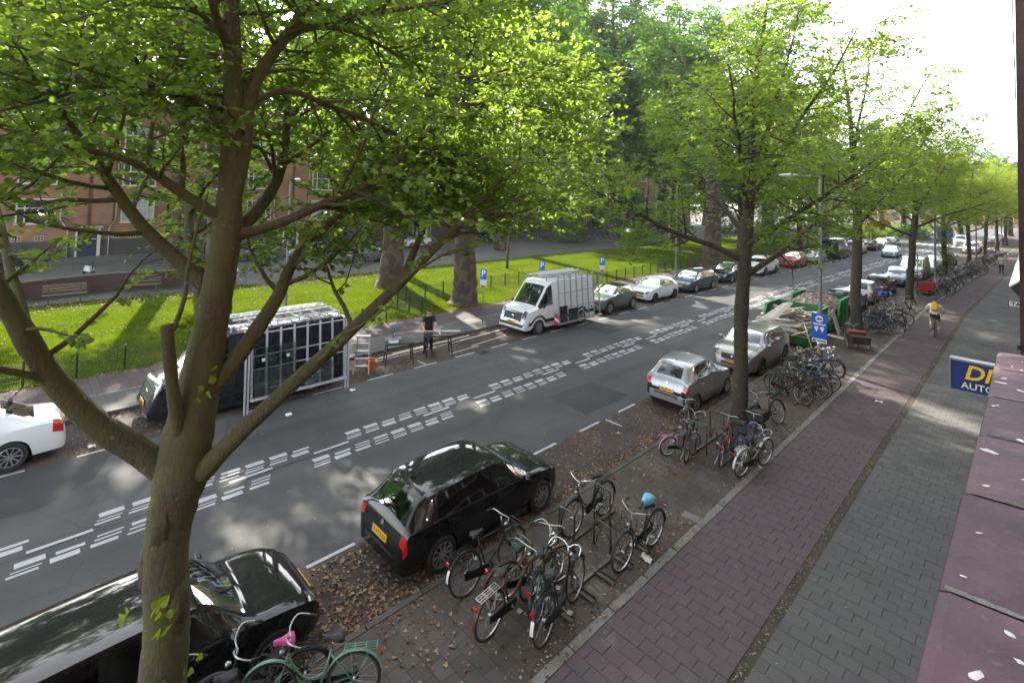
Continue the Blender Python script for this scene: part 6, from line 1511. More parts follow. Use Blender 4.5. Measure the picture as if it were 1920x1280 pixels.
# racks
m_rack = pm('galvanised_rack', (0.11, 0.105, 0.085), 0.55, 0.7, 0.35, 12)
def rack(y0, n, lab, pitch=0.42, x0=-6.55, x1=-4.95, tilt=0.0):
    r = empty('bike_rack', (0, 0, 0), 0, lab, 'bike rack', 'steel bike racks')
    for i in range(n):
        y = y0 + i * pitch; hi = i % 2 == 0; x = x0 + (x1 - x0) * (0.35 if hi else 0.6); zt = 0.82 if hi else 0.55
        b = MB(); A = [(x - 0.20, y, 0.10), (x - 0.20, y, zt - 0.09), (x - 0.15, y, zt), (x + 0.10, y, zt), (x + 0.16, y, zt - 0.09), (x + 0.16, y, 0.10)]
        b.tube(smooth_poly(A, 3), 0.019, 8); b.tube(smooth_poly([(x - 0.20, y + 0.07, 0.10), (x - 0.12, y + 0.06, 0.34), (x + 0.02, y + 0.06, 0.40), (x + 0.16, y + 0.07, 0.12)], 3), 0.011, 6); b.build('hoop', m_rack, r, True)
        b = MB(); b.bbox(x1 - 0.42, x1 - 0.02, y - 0.055, y + 0.055, 0.085, 0.10); b.bbox(x1 - 0.42, x1 - 0.02, y - 0.062, y - 0.055, 0.085, 0.135); b.bbox(x1 - 0.42, x1 - 0.02, y + 0.055, y + 0.062, 0.085, 0.135); b.build('wheel_tray', m_rack, r)
    for x in (x0 + 0.45, x1 - 0.40): b = MB(); b.bar((x, y0 - 0.25, 0.105), (x, y0 + n * pitch, 0.105), 0.06, 0.035); b.build('base_rail', m_rack, r)
rack(6.35, 5, 'steel hoop bike rack in front, beside the black hatchback', 0.55); rack(12.75, 4, 'steel hoop bike rack at the slim linden', 0.5); rack(18.2, 8, 'steel hoop bike rack by the lamp post with the blue sign'); rack(31.0, 9, 'steel hoop bike rack beyond the cargo tricycle'); rack(46.5, 9, 'steel hoop bike rack before the sprouting linden'); rack(62, 8, 'distant steel bike rack past the sprouting linden')
# denser groups farther down
bz = random.Random(4)
cols = [m_bkblack, m_bkblack, grey_b, brown_b, m_bkblack, lblue_b, green_b, m_bkblack, olive_b, rust]
COLN = {'bike_black': 'black', 'bike_grey': 'grey', 'bike_brown': 'brown', 'bike_light_blue': 'light blue', 'bike_green': 'dark green', 'bike_olive': 'olive', 'rusty_steel': 'rusty'}
ORD = ['nearest us', 'second from us', 'third from us', 'fourth from us', 'fifth from us', 'sixth from us', 'seventh from us', 'eighth from us', 'ninth from us']
def row(ys, lab, grp, x0=-5.75, special=None, lab_of=None):
    for i, y in enumerate(ys):
        a = bz.uniform(-0.5, 0.5) + (0 if bz.random() < 0.6 else math.pi); cx_ = x0 + bz.uniform(-0.25, 0.3); dx, dy = math.cos(a) * 0.54, math.sin(a) * 0.54
        kw = (special or {}).get(i, {}); l2 = kw.pop('label', None)
        fr_ = kw.pop('frame', cols[bz.randrange(len(cols))])
        if not l2 and len(ys) < 10: l2 = COLN.get(fr_.name, 'dark') + ' bicycle, ' + ORD[i] + ', ' + lab
        bicycle(l2 or lab, (cx_ - dx, y - dy), (cx_ + dx, y + dy), fr_, style=bz.choice(['dia', 'oma', 'oma', 'mix']), lean=bz.uniform(-0.15, 0.15), group=grp, front_rack=kw.pop('front_rack', bz.random() < 0.25), crate=kw.pop('crate', None), **kw)
row([18.3, 18.9, 19.5, 20.1, 20.6, 21.2, 21.8, 22.2], 'in the rack below the blue lamp post sign', 'bicycles below the blue lamp post sign', -5.65, {6: dict(frame=lblue_b, label='light blue bicycle at the end of the rack below the blue sign'), 0: dict(frame=m_bkblack, label='black bicycle nearest us in the rack below the blue sign')})
row([30.6, 31.2, 31.7, 32.3, 32.9, 33.4, 34.0, 34.6], 'in the rack beyond the cargo tricycle', 'bicycles beyond the cargo tricycle', -5.45)
bicycle('black bicycle lying across the others below the third linden', (-4.9, 38.4), (-5.2, 37.4), lean=0.3); bicycle('bicycle with bright blue front crate beside the third linden', (-5.9, 37.6), (-6.6, 38.5), crate=pm('blue_crate', (0.01, 0.07, 0.55), 0.4), lean=0.05)
bicycle('bicycle carrying a red board past the third linden', (-5.55, 44.4), (-4.6, 44.9), crate=None, lean=0.05)
o = MB(); o.box((0, 0, 0), (0.9, 0.04, 0.6)); rb = o.build('red_board', pm('board_red', (0.55, 0.05, 0.04), 0.5), loc=(-5.3 + BX(44.6), 44.35, 0.95), rot=(0.15, 0, 0.5)); tag(rb, 'red panel with pale stripe hung on a bicycle past the third linden', 'panel')
row([46.6, 47.1, 47.7, 48.2, 48.8, 49.4, 50.0, 50.6, 51.2], 'in the row before the sprouting linden', 'bicycles before the sprouting linden', -5.2, {8: dict(frame=green_b, label='bicycle with yellow-green bag at the sunlit end of the row')})
row([54, 54.7, 55.3, 56.0, 58.5, 59.1, 59.8, 60.4, 61.0], 'in the row around the sprouting linden', 'bicycles around the sprouting linden', -5.2, {5: dict(frame=red_b, label='red bicycle in the dim row past the sprouting linden')})
row([63, 63.7, 64.4, 65.2, 66, 66.8, 67.6, 68.4, 74, 75, 76, 77, 78, 79, 84, 85, 86, 87], 'tiny far bicycle parked beyond the sprouting linden', 'far bicycles along the near pavement', -5.0)
for i, (x, yy, a) in enumerate(((-39.8, 19.6, 0.3), (-40.0, 20.2, 0.5), (-40.2, 20.7, 0.1), (-40.5, 21.2, 0.6), (-40.3, 19.0, 0.2))):
    bicycle('dark bicycle in the heap beside the grey hatchback beyond the lawn', (x, yy), (x + math.cos(a) * 1.08, yy + math.sin(a) * 1.08), lean=0.15 * (-1) ** i, group='bicycles heaped by the grey hatchback')
for i in range(9):
    yy = 52 + i * 1.1; bicycle('dark bicycle among those round the plane tree beyond the lawn', (-42.4, yy), (-41.5, yy + 0.55), lean=0.1 * (-1) ** i, group='bicycles round the far plane tree')
bicycle('pale bicycle standing alone on the service road beyond the lawn', (-36.2, 9.6), (-36.0, 10.7), white_b, lean=0.04); bicycle('bicycle with crate against the brick block at the far left', (-53.5, 1.4), (-53.5, 2.6), crate=m_basket, lean=0.05)
# cargo tricycle
r = bicycle('cargo tricycle with dark wooden box and red lid by the skips', (-6.15, 27.9), (-5.55, 26.95), grey_b, lean=0.0, name='cargo_tricycle', cat='cargo bike')
b = MB(); b.box((0.80, 0, 0.50), (0.78, 0.74, 0.36), taper=1.08); b.build('cargo_box', pm('box_wood', (0.045, 0.032, 0.026), 0.7, var=0.3, scale=10), r)
b = MB(); b.box((0.62, 0, 0.76), (0.36, 0.72, 0.14)); b.build('box_lid', pm('lid_red', (0.16, 0.03, 0.028), 0.6), r)
ty, ri, sp_ = bk_wheel(0.345)
for s_ in (-0.46, 0.46): w_ = mesh_obj('wheel', sp_, r, (0.72, s_, 0.27)); w_.scale = (0.72, 1, 0.72); mesh_obj('tyre', ty, w_); mesh_obj('rim', ri, w_)

# ------------------------------------------------------------------ lamps and street signs
m_pole = pm('galvanised_pole', (0.24, 0.245, 0.245), 0.5, 0.5, 0.25, 5)
def lamp(x, y, lab, H=7.45, arm=-0.92, z=0.07):
    r = empty('street_lamp', (x + BX(y), y, z), 0, lab, 'street lamp', 'street lamps')
    b = MB(); b.tube([(0, 0, 0), (0, 0, 0.9), (0, 0, 0.92), (0, 0, H - 0.1), (0, 0, H)], [0.10, 0.10, 0.075, 0.05, 0.045], 12); b.build('pole', m_pole, r, True, 40)
    b = MB(); s_ = math.copysign(1, arm); b.tube(smooth_poly([(0, 0, H - 0.02), (arm * 0.2, 0, H + 0.02), (arm, 0, H + 0.05)], 3), 0.028, 8); b.build('arm', m_pole, r, True)
    b = MB(); G = []
    for u, hw, hh in ((0.0, 0.05, 0.03), (0.12, 0.11, 0.06), (0.35, 0.13, 0.075), (0.6, 0.10, 0.06), (0.72, 0.03, 0.02)): G.append([(arm + s_ * (u - 0.1), hw * math.cos(t), H + 0.06 + hh * math.sin(t) * (1.0 if math.sin(t) > 0 else 0.5)) for t in np.linspace(0, 2 * math.pi, 11)])
    b.grid(np.array(G)); hd = b.build('lamp_head', pm('lamp_grey', (0.40, 0.41, 0.42), 0.4, 0.3), r, True)
    b = MB(); b.box((arm + s_ * 0.28, 0, H + 0.015), (0.40, 0.15, 0.02)); b.build('lens', pm('lamp_lens', (0.6, 0.6, 0.58), 0.2), hd)
    return r
lp = lamp(-5.92, 22.9, 'street lamp with arm and blue sign beside the green skips')
lamp(-5.55, 49.4, 'street lamp near the sprouting linden on the near side'); lamp(-6.2, 79, 'third street lamp down the near side')
lamp(-6.2, 108, 'last street lamp visible down the near side')
lamp(-21.5, 40.75, 'street lamp on the far side behind the blue estate', arm=0.92); lamp(-21.9, 72.6, 'street lamp on the far side behind the dark van', arm=0.92); lamp(-21.6, 103, 'street lamp at the far crossing', arm=0.92); lamp(-27.4, 10.3, 'pale lamp post on the lawn behind the dark van', H=6.8, arm=0.6)
lamp(-18.5, 118, 'distant street lamp beyond the crossing', arm=0.92)
m_sblue = pm('traffic_blue', (0.008, 0.09, 0.48), 0.4)
r = empty('pole_sign', (-5.92, 22.78, 0), 0, 'blue sign with white arrow and symbols strapped to the lamp post', 'sign')
b = MB(); b.bbox(-0.27, 0.27, -0.015, 0.0, 1.18, 2.15); b.build('panel', m_sblue, r)
b = MB(); b.lathe([(0.0, -0.017), (0.135, -0.017), (0.14, -0.012)], 20, c=(0, 0, 1.93)); b.build('arrow_disc', m_whitep, r)
b = MB(); b.add([(-0.10, -0.022, 1.93), (-0.02, -0.022, 1.865), (-0.02, -0.022, 1.905), (0.10, -0.022, 1.905), (0.10, -0.022, 1.955), (-0.02, -0.022, 1.955), (-0.02, -0.022, 1.995)], [(0, 1, 2, 3, 4, 5, 6)]); b.build('arrow', m_blackp, r)
for x in (-0.10, 0.10): b = MB(); b.add([(x - 0.08, -0.02, 1.58), (x, -0.02, 1.42), (x + 0.08, -0.02, 1.58), (x + 0.05, -0.02, 1.64), (x - 0.05, -0.02, 1.64)], [(0, 1, 2, 3, 4)]); b.build('symbol', m_whitep, r)
b = MB(); b.bbox(-0.22, 0.22, -0.019, -0.0155, 1.70, 1.75); b.build('text_line', m_whitep, r)
b = MB(); b.bbox(-0.26, 0.26, -0.02, -0.001, 1.02, 1.16); b.build('lower_plate', m_whitep, r)
b = MB(); b.bbox(-0.22, -0.13, -0.024, -0.021, 1.05, 1.13); b.bbox(-0.08, 0.22, -0.024, -0.021, 1.07, 1.11); b.build('lower_text', m_blackp, r)
def psign(x, y, lab, h=2.6, big=True, rz=0.0):
    r = empty('parking_sign', (x + BX(y), y, 0.10), rz, lab, 'sign', 'parking signs')
    b = MB(); b.tube([(0, 0, 0), (0, 0, h)], 0.027, 8); b.build('post', m_pole, r, True)
    b = MB(); b.bbox(-0.16, 0.16, -0.045, -0.03, h - 0.50, h); pn = b.build('panel', m_sblue, r)
    mesh_obj('letter', PM, pn, (0, -0.048, h - 0.22), (R_(90), 0, 0))
    if big:
        b = MB(); b.bbox(-0.16, 0.16, -0.045, -0.03, h - 0.78, h - 0.51); b.build('text_panel', pm('sign_pale_blue', (0.45, 0.62, 0.75), 0.4), r)
        b = MB(); b.bbox(-0.16, 0.16, -0.045, -0.03, h - 0.93, h - 0.79); o = b.build('orange_panel', pm('sign_orange', (0.75, 0.28, 0.02), 0.4), r)
        b = MB(); b.bbox(-0.10, 0.10, -0.049, -0.046, h - 0.89, h - 0.83); b.build('number', m_blackp, o)
PM = text_mesh('letter', 'P', 0.44, m_whitep, 0.001, 0, 0.006)
psign(-19.13, 16.8, 'blue parking sign with orange strip left of the white van', 2.62, True, 0.5); psign(-20.2, 22.3, 'small blue parking sign behind the white van', 2.45, False, 0.5); psign(-19.15, 26.8, 'blue parking sign between the white van and the white hatchback', 2.5, True, 0.5)
r = empty('sign_post', (-6.63 + BX(49.6), 49.6, 0.07), 0, 'thin pale sign post beside the third linden', 'post'); b = MB(); b.tube([(0, 0, 0), (0, 0, 2.6)], 0.03, 8); b.build('post', m_pole, r, True); b = MB(); b.bbox(-0.02, 0.02, -0.2, 0.2, 2.2, 2.6); b.build('panel', m_pole, r)
for k, (x, y, lab) in enumerate(((-21, 111, 'red round sign at the far crossing'), (-24.5, 118, 'red board behind the far crossing'))):
    r = empty('red_sign', (x + BX(y), y, 0.08), 0, lab, 'sign'); b = MB(); b.tube([(0, 0, 0), (0, 0, 2.6)], 0.04, 8); b.build('post', m_pole, r); b = MB(); b.lathe([(0, -0.02), (0.55, -0.02), (0.55, 0.02), (0, 0.02)], 20, c=(0, 0, 2.6)) if k == 0 else b.bbox(-1.2, 1.2, -0.02, 0.02, 1.6, 2.4); b.build('panel', pm('sign_red', (0.55, 0.02, 0.02), 0.4), r)
r = empty('blue_container', (-13.6 + BX(114), 114, 0.0), 0, 'tall blue cabinet at the far crossing', 'cabinet'); b = MB(); b.bbox(-1.0, 1.0, -0.8, 0.8, 0, 2.4); b.build('body', pm('cabinet_blue', (0.01, 0.07, 0.22), 0.5), r); b = MB(); b.bbox(-1.05, 1.05, -0.85, 0.85, 2.4, 2.52); b.build('roof', m_pole, r); b = MB(); b.bbox(-0.6, 0.6, -0.82, -0.801, 0.2, 2.1); b.build('door', pm('cabinet_blue2', (0.015, 0.09, 0.28), 0.5), r)
# closing building at the end of the street
r = empty('end_building', (0, 0, 0), 0, 'pale building front closing the street behind the far trees', 'building')
b = MB(); b.bbox(-60, 25, 215, 225, 0, 13); b.build('wall', m_brick, r)
for k in range(18):
    for zz in (1.2, 4.6, 8.2): b = MB(); b.bbox(-50 + k * 4, -48.2 + k * 4, 214.9, 215.0, zz, zz + 1.9); b.build('window', m_frame if k % 2 else m_pane, r)
# ------------------------------------------------------------------ skips with demolition waste
m_skip = pm('skip_green', (0.012, 0.25, 0.040), 0.45, var=0.35, scale=4)
m_skipd = pm('skip_dark_green', (0.008, 0.11, 0.024), 0.55, var=0.35, scale=4)
woods = [pm('old_wood_pale', (0.46, 0.38, 0.27), 0.8, var=0.3, scale=9, rnd=0.3), pm('old_wood_brown', (0.26, 0.17, 0.10), 0.8, var=0.35, scale=9, rnd=0.3), pm('old_wood_grey', (0.30, 0.28, 0.25), 0.85, var=0.35, scale=9, rnd=0.3), pm('painted_lath', (0.58, 0.54, 0.47), 0.7, var=0.2, scale=9, rnd=0.2)]
def skip(y0, y1, lab):
    r = empty('skip_container', (0, 0, 0), 0, lab, 'skip', 'green waste skips')
    xa, xb = -9.25, -7.02; b = MB()
    b.bbox(xa + 0.05, xb - 0.05, y0 + 0.1, y1 - 0.1, 0.12, 0.17); b.bbox(xa + 0.2, xa + 0.4, y0 + 0.3, y1 - 0.3, 0.005, 0.12); b.bbox(xb - 0.4, xb - 0.2, y0 + 0.3, y1 - 0.3, 0.005, 0.12); b.build('floor', m_skipd, r)
    prof = [(y0, 0.17), (y1 - 0.05, 0.17), (y1 + 0.1, 1.42), (y0 + (y1 - y0) * 0.50, 1.42), (y0 + (y1 - y0) * 0.34, 0.62), (y0 - 0.05, 0.50)]
    for nm, x0, x1, mm in (('side_wall', xa, xa + 0.05, m_skipd), ('side_wall', xb - 0.05, xb, m_skip)):
        b = MB(); V = [(x0, y, z) for y, z in prof] + [(x1, y, z) for y, z in prof]; n = len(prof)
        b.add(V, [tuple(range(n)), tuple(range(2 * n - 1, n - 1, -1))] + [(i, i + n, (i + 1) % n + n, (i + 1) % n) for i in range(n)]); w_ = b.build(nm, mm, r)
        b = MB(); xo = x0 - 0.03 if x0 == xa else x1 - 0.02
        for (p, q) in zip(prof[2:], prof[3:]): b.bar((xo + 0.025, p[0], p[1]), (xo + 0.025, q[0], q[1]), 0.09, 0.07)
        b.build('rim', m_skip, w_)
    b = MB(); b.add([(xa, y0, 0.17), (xb, y0, 0.17), (xb, y0 - 0.07, 0.50), (xa, y0 - 0.07, 0.50), (xa, y0 + 0.04, 0.17), (xb, y0 + 0.04, 0.17), (xb, y0 - 0.03, 0.50), (xa, y0 - 0.03, 0.50)], [(0, 1, 2, 3), (7, 6, 5, 4), (3, 2, 6, 7)]); b.build('end_wall', m_skipd, r)
    b = MB(); b.add([(xa, y1 - 0.02, 0.17), (xb, y1 - 0.02, 0.17), (xb, y1 + 0.12, 1.42), (xa, y1 + 0.12, 1.42)], [(0, 1, 2, 3)]); b.build('end_wall', m_skipd, r)
    for yy in (0.55, 0.8):
        b = MB(); b.box((xb + 0.03, y0 + (y1 - y0) * yy, 0.75), (0.07, 0.10, 0.95)); b.build('rib', m_skip, r)
    b = MB(); b.box((xb + 0.03, y0 + (y1 - y0) * 0.45, 0.80), (0.01, 0.16, 0.12)); b.build('yellow_mark', m_signyel, r)
    b = MB(); b.tube([(xb, y0 + (y1 - y0) * 0.68, 0.9), (xb + 0.14, y0 + (y1 - y0) * 0.68, 0.9)], 0.05, 10); b.build('lifting_pin', m_skip, r)
skip(25.2, 28.3, 'green skip heaped with planks in front, beside the sand-grey crossover'); skip(29.0, 32.3, 'green skip heaped with rubble behind the plank skip')
sr = random.Random(8)
def plank(x, y, z, L, w_, t, rz, ry, mm, lab, grp, rx=0.0, name='wood_plank', cat='plank'):
    b = MB(); b.box((0, 0, 0), (L, w_, t)); o = b.build(name, mm, loc=(x, y, z), rot=(rx, ry, rz)); return tag(o, lab, cat, grp)
for i in range(95):
    f = sr.random(); y = 25.25 + f * 2.9; x = -8.22 + sr.uniform(-0.85, 0.72)
    top = 0.50 + 0.68 * min(1, f * 1.6) - 0.25 * abs(x + 8.15); z = top * (0.55 + 0.45 * sr.random()) + 0.12
    plank(x, y, z, sr.uniform(0.5, 1.9), sr.choice([0.04, 0.06, 0.09, 0.14, 0.2]), sr.choice([0.018, 0.025, 0.04]), sr.uniform(-0.9, 0.7) if f > 0.35 else sr.uniform(-0.35, 0.25), sr.uniform(-0.45, 0.35), sr.choice(woods), 'broken plank or lath in the heap of the front skip', 'planks in the front skip', sr.uniform(-0.5, 0.5))
for k in range(5): plank(-8.9 + k * 0.09, 26.7 + k * 0.06, 1.12 + 0.02 * k, 1.5, 0.16, 0.025, 1.15 + 0.05 * k, -0.42, woods[3], 'pale board jutting from the left of the front skip heap', 'pale boards on the front heap', 0.5)
for k in range(9): plank(-8.6 + sr.uniform(-.3, .3), 25.45 + 0.08 * k, 0.42 + 0.06 * k, 1.8, 0.22, 0.02, sr.uniform(-0.2, 0.2), sr.uniform(-.12, .12), woods[2], 'grey flat board layered at the low end of the front skip', 'grey boards at the low end', 0.25)
# rubble heap: many small chunks nobody could count
rg = np.random.default_rng(99); n = 2600; u = rg.uniform(0, 1, n); v = rg.uniform(-1, 1, n)
x = -8.13 + v * 1.02; y = 29.05 + u * 3.2; hh = (0.72 + 0.85 * np.sin(np.clip(u * 1.25 + 0.15, 0, 1) * math.pi * 0.75)) * (1 - 0.35 * v * v) + rg.normal(0, 0.04, n); s = rg.uniform(0.02, 0.09, n)
cube = np.array([(-1, -1, -.7), (1, -1, -.7), (1, 1, -.7), (-1, 1, -.7), (-.8, -.7, .7), (.9, -.8, .6), (.7, .8, .75), (-.7, .7, .6)]); V = np.zeros((n, 8, 3))
for i in range(n):
    q = Matrix.Rotation(rg.uniform(0, 6.28), 3, Vector(rg.normal(0, 1, 3)).normalized()); V[i] = (cube * rg.uniform(0.5, 1.3, 3) * s[i]) @ np.array(q) + (x[i], y[i], hh[i])
fc = np.array([(0, 3, 2, 1), (4, 5, 6, 7), (0, 1, 5, 4), (1, 2, 6, 5), (2, 3, 7, 6), (3, 0, 4, 7)])
m_rub = bpy.data.materials.new('rubble'); t_, b_ = nodes(m_rub); g_ = t_.nodes.new('ShaderNodeNewGeometry'); t_.links.new(ramp(t_, g_.outputs['Random Per Island'], [(0, (0.15, 0.12, 0.09)), (0.4, (0.36, 0.33, 0.28)), (0.7, (0.55, 0.52, 0.46)), (0.9, (0.32, 0.15, 0.09)), (1, (0.62, 0.60, 0.56))]), b_.inputs['Base Color']); b_.inputs['Roughness'].default_value = 0.9
me = raw_mesh('rubble_heap', V.reshape(-1, 3), (np.arange(n)[:, None, None] * 8 + fc[None]).ravel(), np.arange(n * 6) * 4, m_rub)
tag(mesh_obj('rubble_heap', me), 'pale rubble and plaster chunks filling the rear skip', 'rubble', kind='stuff')
b = MB(); b.grid(np.array([[(-9.15 + 2.05 * j / 8, 29.1 + 3.1 * i / 8, 0.55 + 0.75 * math.sin(min(1, (i / 8) * 1.25 + 0.15) * math.pi * 0.75) * (1 - 0.35 * (j / 4 - 1) ** 2)) for j in range(9)] for i in range(9)])); tag(b.build('rubble_bed', m_rub), 'grey mass of fine rubble beneath the chunks in the rear skip', 'rubble', kind='stuff')
b = MB(); b.grid(np.array([[(-9.1 + 1.95 * j / 6, 25.3 + 2.9 * i / 8, 0.32 + 0.75 * min(1, i / 5) * (1 - 0.3 * (j / 3 - 1) ** 2)) for j in range(7)] for i in range(9)])); tag(b.build('debris_bed', pm('dark_debris', (0.10, 0.085, 0.065), 0.9, var=0.5, scale=8)), 'dark splinters and dust under the planks in the front skip', 'debris', kind='stuff')
for (x, y, rz, lab) in ((-6.62, 24.6, 0.35, 'dirty white board leaning on the front skip behind the lamp post'), (-6.72, 29.2, 0.15, 'dirty white board leaning on the rear skip by the linden')):
    b = MB(); b.box((0, 0, 0.55), (0.03, 1.15, 1.10)); o = b.build('white_board', pm('dirty_white_board', (0.55, 0.52, 0.47), 0.7, var=0.25, scale=4), loc=(x, y, 0.07), rot=(0, -0.28, rz)); tag(o, lab, 'board')
# ------------------------------------------------------------------ glazier's work place
m_blk = pm('powder_black', (0.018, 0.018, 0.02), 0.5)
def bench(x, y, rz, lab, saw):
    r = empty('work_table', (x, y, 0.005), rz, lab, 'work table', 'folding work tables')
    b = MB(); b.bbox(-0.62, 0.62, -0.33, 0.33, 0.82, 0.87); b.build('table_top', m_blk if saw else pm('table_grey', (0.03, 0.03, 0.03), 0.7), r)
    for sx in (-1, 1):
        for sy in (-1, 1): b = MB(); b.bar((sx * 0.52, sy * 0.26, 0.82), (sx * 0.60, sy * 0.36, 0.0), 0.045); b.build('leg', m_blk, r)
        b = MB(); b.bar((sx * 0.55, -0.30, 0.45), (sx * 0.55, 0.30, 0.45), 0.04, 0.10); b.build('brace', m_blk, r)
    r.scale = (0.86, 0.86, 0.94)
    return r
t1 = bench(-16.85, 10.62, 1.15, 'black folding work table with a mitre saw beside the stepladder', False)
t2 = bench(-16.72, 12.35, 1.15, 'black saw table at which the worker stands', True)
r = empty('mitre_saw', (-16.95, 10.45, 0.826), 1.15, 'small mitre saw with blue handle on the left work table', 'saw')
b = MB(); b.lathe([(0, 0.05), (0.18, 0.05), (0.20, 0.0)], 16, axis='z'); b.build('base', m_alu, r, True); b = MB(); b.bbox(-0.3, 0.3, 0.08, 0.11, 0.03, 0.13); b.build('saw_fence', m_alu, r); b = MB(); b.lathe([(0, -0.01), (0.13, -0.01), (0.13, 0.01), (0, 0.01)], 20, c=(0, 0, 0.24), axis='x'); b.build('blade', m_steel, r); b = MB(); b.bar((0, 0.16, 0.06), (0, 0.05, 0.38), 0.07); b.build('motor_arm', m_blk, r)
b = MB(); b.tube(smooth_poly([(0, 0.0, 0.36), (0, -0.03, 0.50), (0, 0.06, 0.56), (0, 0.10, 0.42)], 3), 0.035, 8); b.build('handle', pm('tool_blue', (0.01, 0.16, 0.35), 0.4), r, True)
b = MB(); b.bbox(-0.03, 0.03, -0.9, 0.9, 0, 0.03); o = b.build('white_strip', m_whitep, loc=(-16.95, 12.5, 0.855), rot=(0.03, 0, -0.75)); tag(o, 'long white profile strip lying on the saw table', 'strip')
b = MB(); b.box((0, 0, 0), (0.03, 0.5, 0.06)); b.lathe([(0, -0.004), (0.10, -0.004), (0.10, 0.004)], 16, c=(0.1, 0, 0.03), axis='x'); o = b.build('saw_blade_guard', m_steel, t2, loc=(0.05, 0, 0.89))
r = empty('stepladder', (-17.05, 9.25, 0.005), 0.95, 'aluminium stepladder standing over an orange bucket', 'ladder')
for s_ in (-1, 1):
    for nm, y1 in (('front_rail', -0.42), ('rear_rail', 0.42)):
        b = MB(); b.bar((s_ * 0.20, 0.03 * np.sign(y1), 1.20), (s_ * 0.27, y1, 0), 0.05, 0.03); b.build(nm, m_alu, r)
for k in range(4): z = 0.24 + 0.24 * k; b = MB(); b.bbox(-0.26, 0.26, -0.42 + 0.33 * z - 0.05, -0.42 + 0.33 * z + 0.05, z, z + 0.03); b.build('step', m_alu, r)
b = MB(); b.bbox(-0.24, 0.24, -0.13, 0.13, 1.20, 1.24); b.build('top_cap', m_alu, r); b = MB(); b.bar((-0.26, 0.32, 0.3), (0.26, 0.32, 0.3), 0.03); b.bar((-0.24, 0.2, 0.65), (0.24, 0.2, 0.65), 0.03); b.build('rear_bar', m_alu, r)
r = empty('bucket', (-16.92, 9.52, 0.005), 0, 'orange plastic bucket under the stepladder', 'bucket'); b = MB(); b.lathe([(0.0, 0.0), (0.13, 0.0), (0.165, 0.33), (0.175, 0.33), (0.175, 0.35), (0.155, 0.35), (0.12, 0.02)], 20, axis='z'); b.build('pail', pm('bucket_orange', (0.70, 0.16, 0.01), 0.4), r, True, 40); b = MB(); b.tube(smooth_poly([(-0.17, 0, 0.30), (-0.12, 0.13, 0.22), (0.12, 0.13, 0.22), (0.17, 0, 0.30)], 3), 0.006, 5); b.build('handle', m_steel, r)
for i, (x, y, L, a) in enumerate(((-17.9, 11.0, 4.0, 0.02), (-17.75, 10.3, 2.6, 0.05), (-17.6, 14.2, 3.0, 0.06))):
    b = MB(); b.bbox(-0.04, 0.04, 0, L, 0, 0.035); tag(b.build('timber_batten', woods[3], loc=(x, y, 0.006), rot=(0, 0, a)), ['pale timber batten lying along the far kerb behind the work tables', 'shorter pale batten beside the kerb left of the worker', 'pale batten lying along the kerb toward the white van'][i], 'batten')
# ------------------------------------------------------------------ people
def skin_body(name, verts, edges, rads, mats, matf, parent, root_i=0):
    me = bpy.data.meshes.new(name); me.from_pydata([tuple(v) for v in verts], edges, []); o = bpy.data.objects.new(name, me); COL.objects.link(o)
    md = o.modifiers.new('skin', 'SKIN'); md.use_smooth_shade = True
    for i, sv in enumerate(me.skin_vertices[0].data): rr = rads[i]; sv.radius = (rr, rr) if np.isscalar(rr) else rr; sv.use_root = (i == root_i)
    s2 = o.modifiers.new('sub', 'SUBSURF'); s2.levels = 2; s2.render_levels = 2
    dg = bpy.context.evaluated_depsgraph_get(); m2 = bpy.data.meshes.new_from_object(o.evaluated_get(dg)); bpy.data.objects.remove(o)
    m2.name = name; m2.materials.clear()
    for m in mats: m2.materials.append(m)
    for p in m2.polygons: p.material_index = matf(np.array(p.center)); p.use_smooth = True
    return mesh_obj(name, m2, parent)
def build_person(jn, matf, mats, parent, hands=True, facing=1):
    names = list(jn); idx = {n: i for i, n in enumerate(names)}; V = [np.array(jn[n][0], float) for n in names]; Rr = [jn[n][1] for n in names]
    E = [('pelvis', 'spine'), ('spine', 'chest'), ('chest', 'neck'), ('neck', 'head0'), ('head0', 'head1'), ('head1', 'head2')]
    for s in 'LR': E += [('chest', 'sho' + s), ('sho' + s, 'elb' + s), ('elb' + s, 'wri' + s), ('wri' + s, 'palm' + s), ('pelvis', 'hip' + s), ('hip' + s, 'knee' + s), ('knee' + s, 'ank' + s), ('ank' + s, 'toe' + s)]
    ed = [(idx[a], idx[b]) for a, b in E]
    for s in 'LR':
        w_, p = V[idx['wri' + s]], V[idx['palm' + s]]; d = (p - w_) / (np.linalg.norm(p - w_) + 1e-6); side = np.cross(d, (0, 0, 1)); side /= np.linalg.norm(side) + 1e-6
        for k, (o_, L) in enumerate(((-0.03, 0.065), (-0.01, 0.075), (0.012, 0.07), (0.032, 0.055))):
            a = p + side * o_ * 0.9 + d * 0.02; V.append(a); Rr.append(0.010); i1 = len(V) - 1; V.append(a + d * L * 0.55 + np.array((0, 0, -0.012))); Rr.append(0.009); V.append(a + d * L * 0.85 + np.array((0, 0, -0.04))); Rr.append(0.008)
            ed += [(idx['palm' + s], i1), (i1, i1 + 1), (i1 + 1, i1 + 2)]
        th = 1 if s == 'L' else -1; a = w_ + (p - w_) * 0.35 - side * 0.045 * th; V.append(a); Rr.append(0.011); V.append(a + d * 0.05 - side * 0.015 * th); Rr.append(0.009); ed += [(idx['wri' + s], len(V) - 2), (len(V) - 2, len(V) - 1)]
    return skin_body('body', V, ed, Rr, mats, matf, parent)
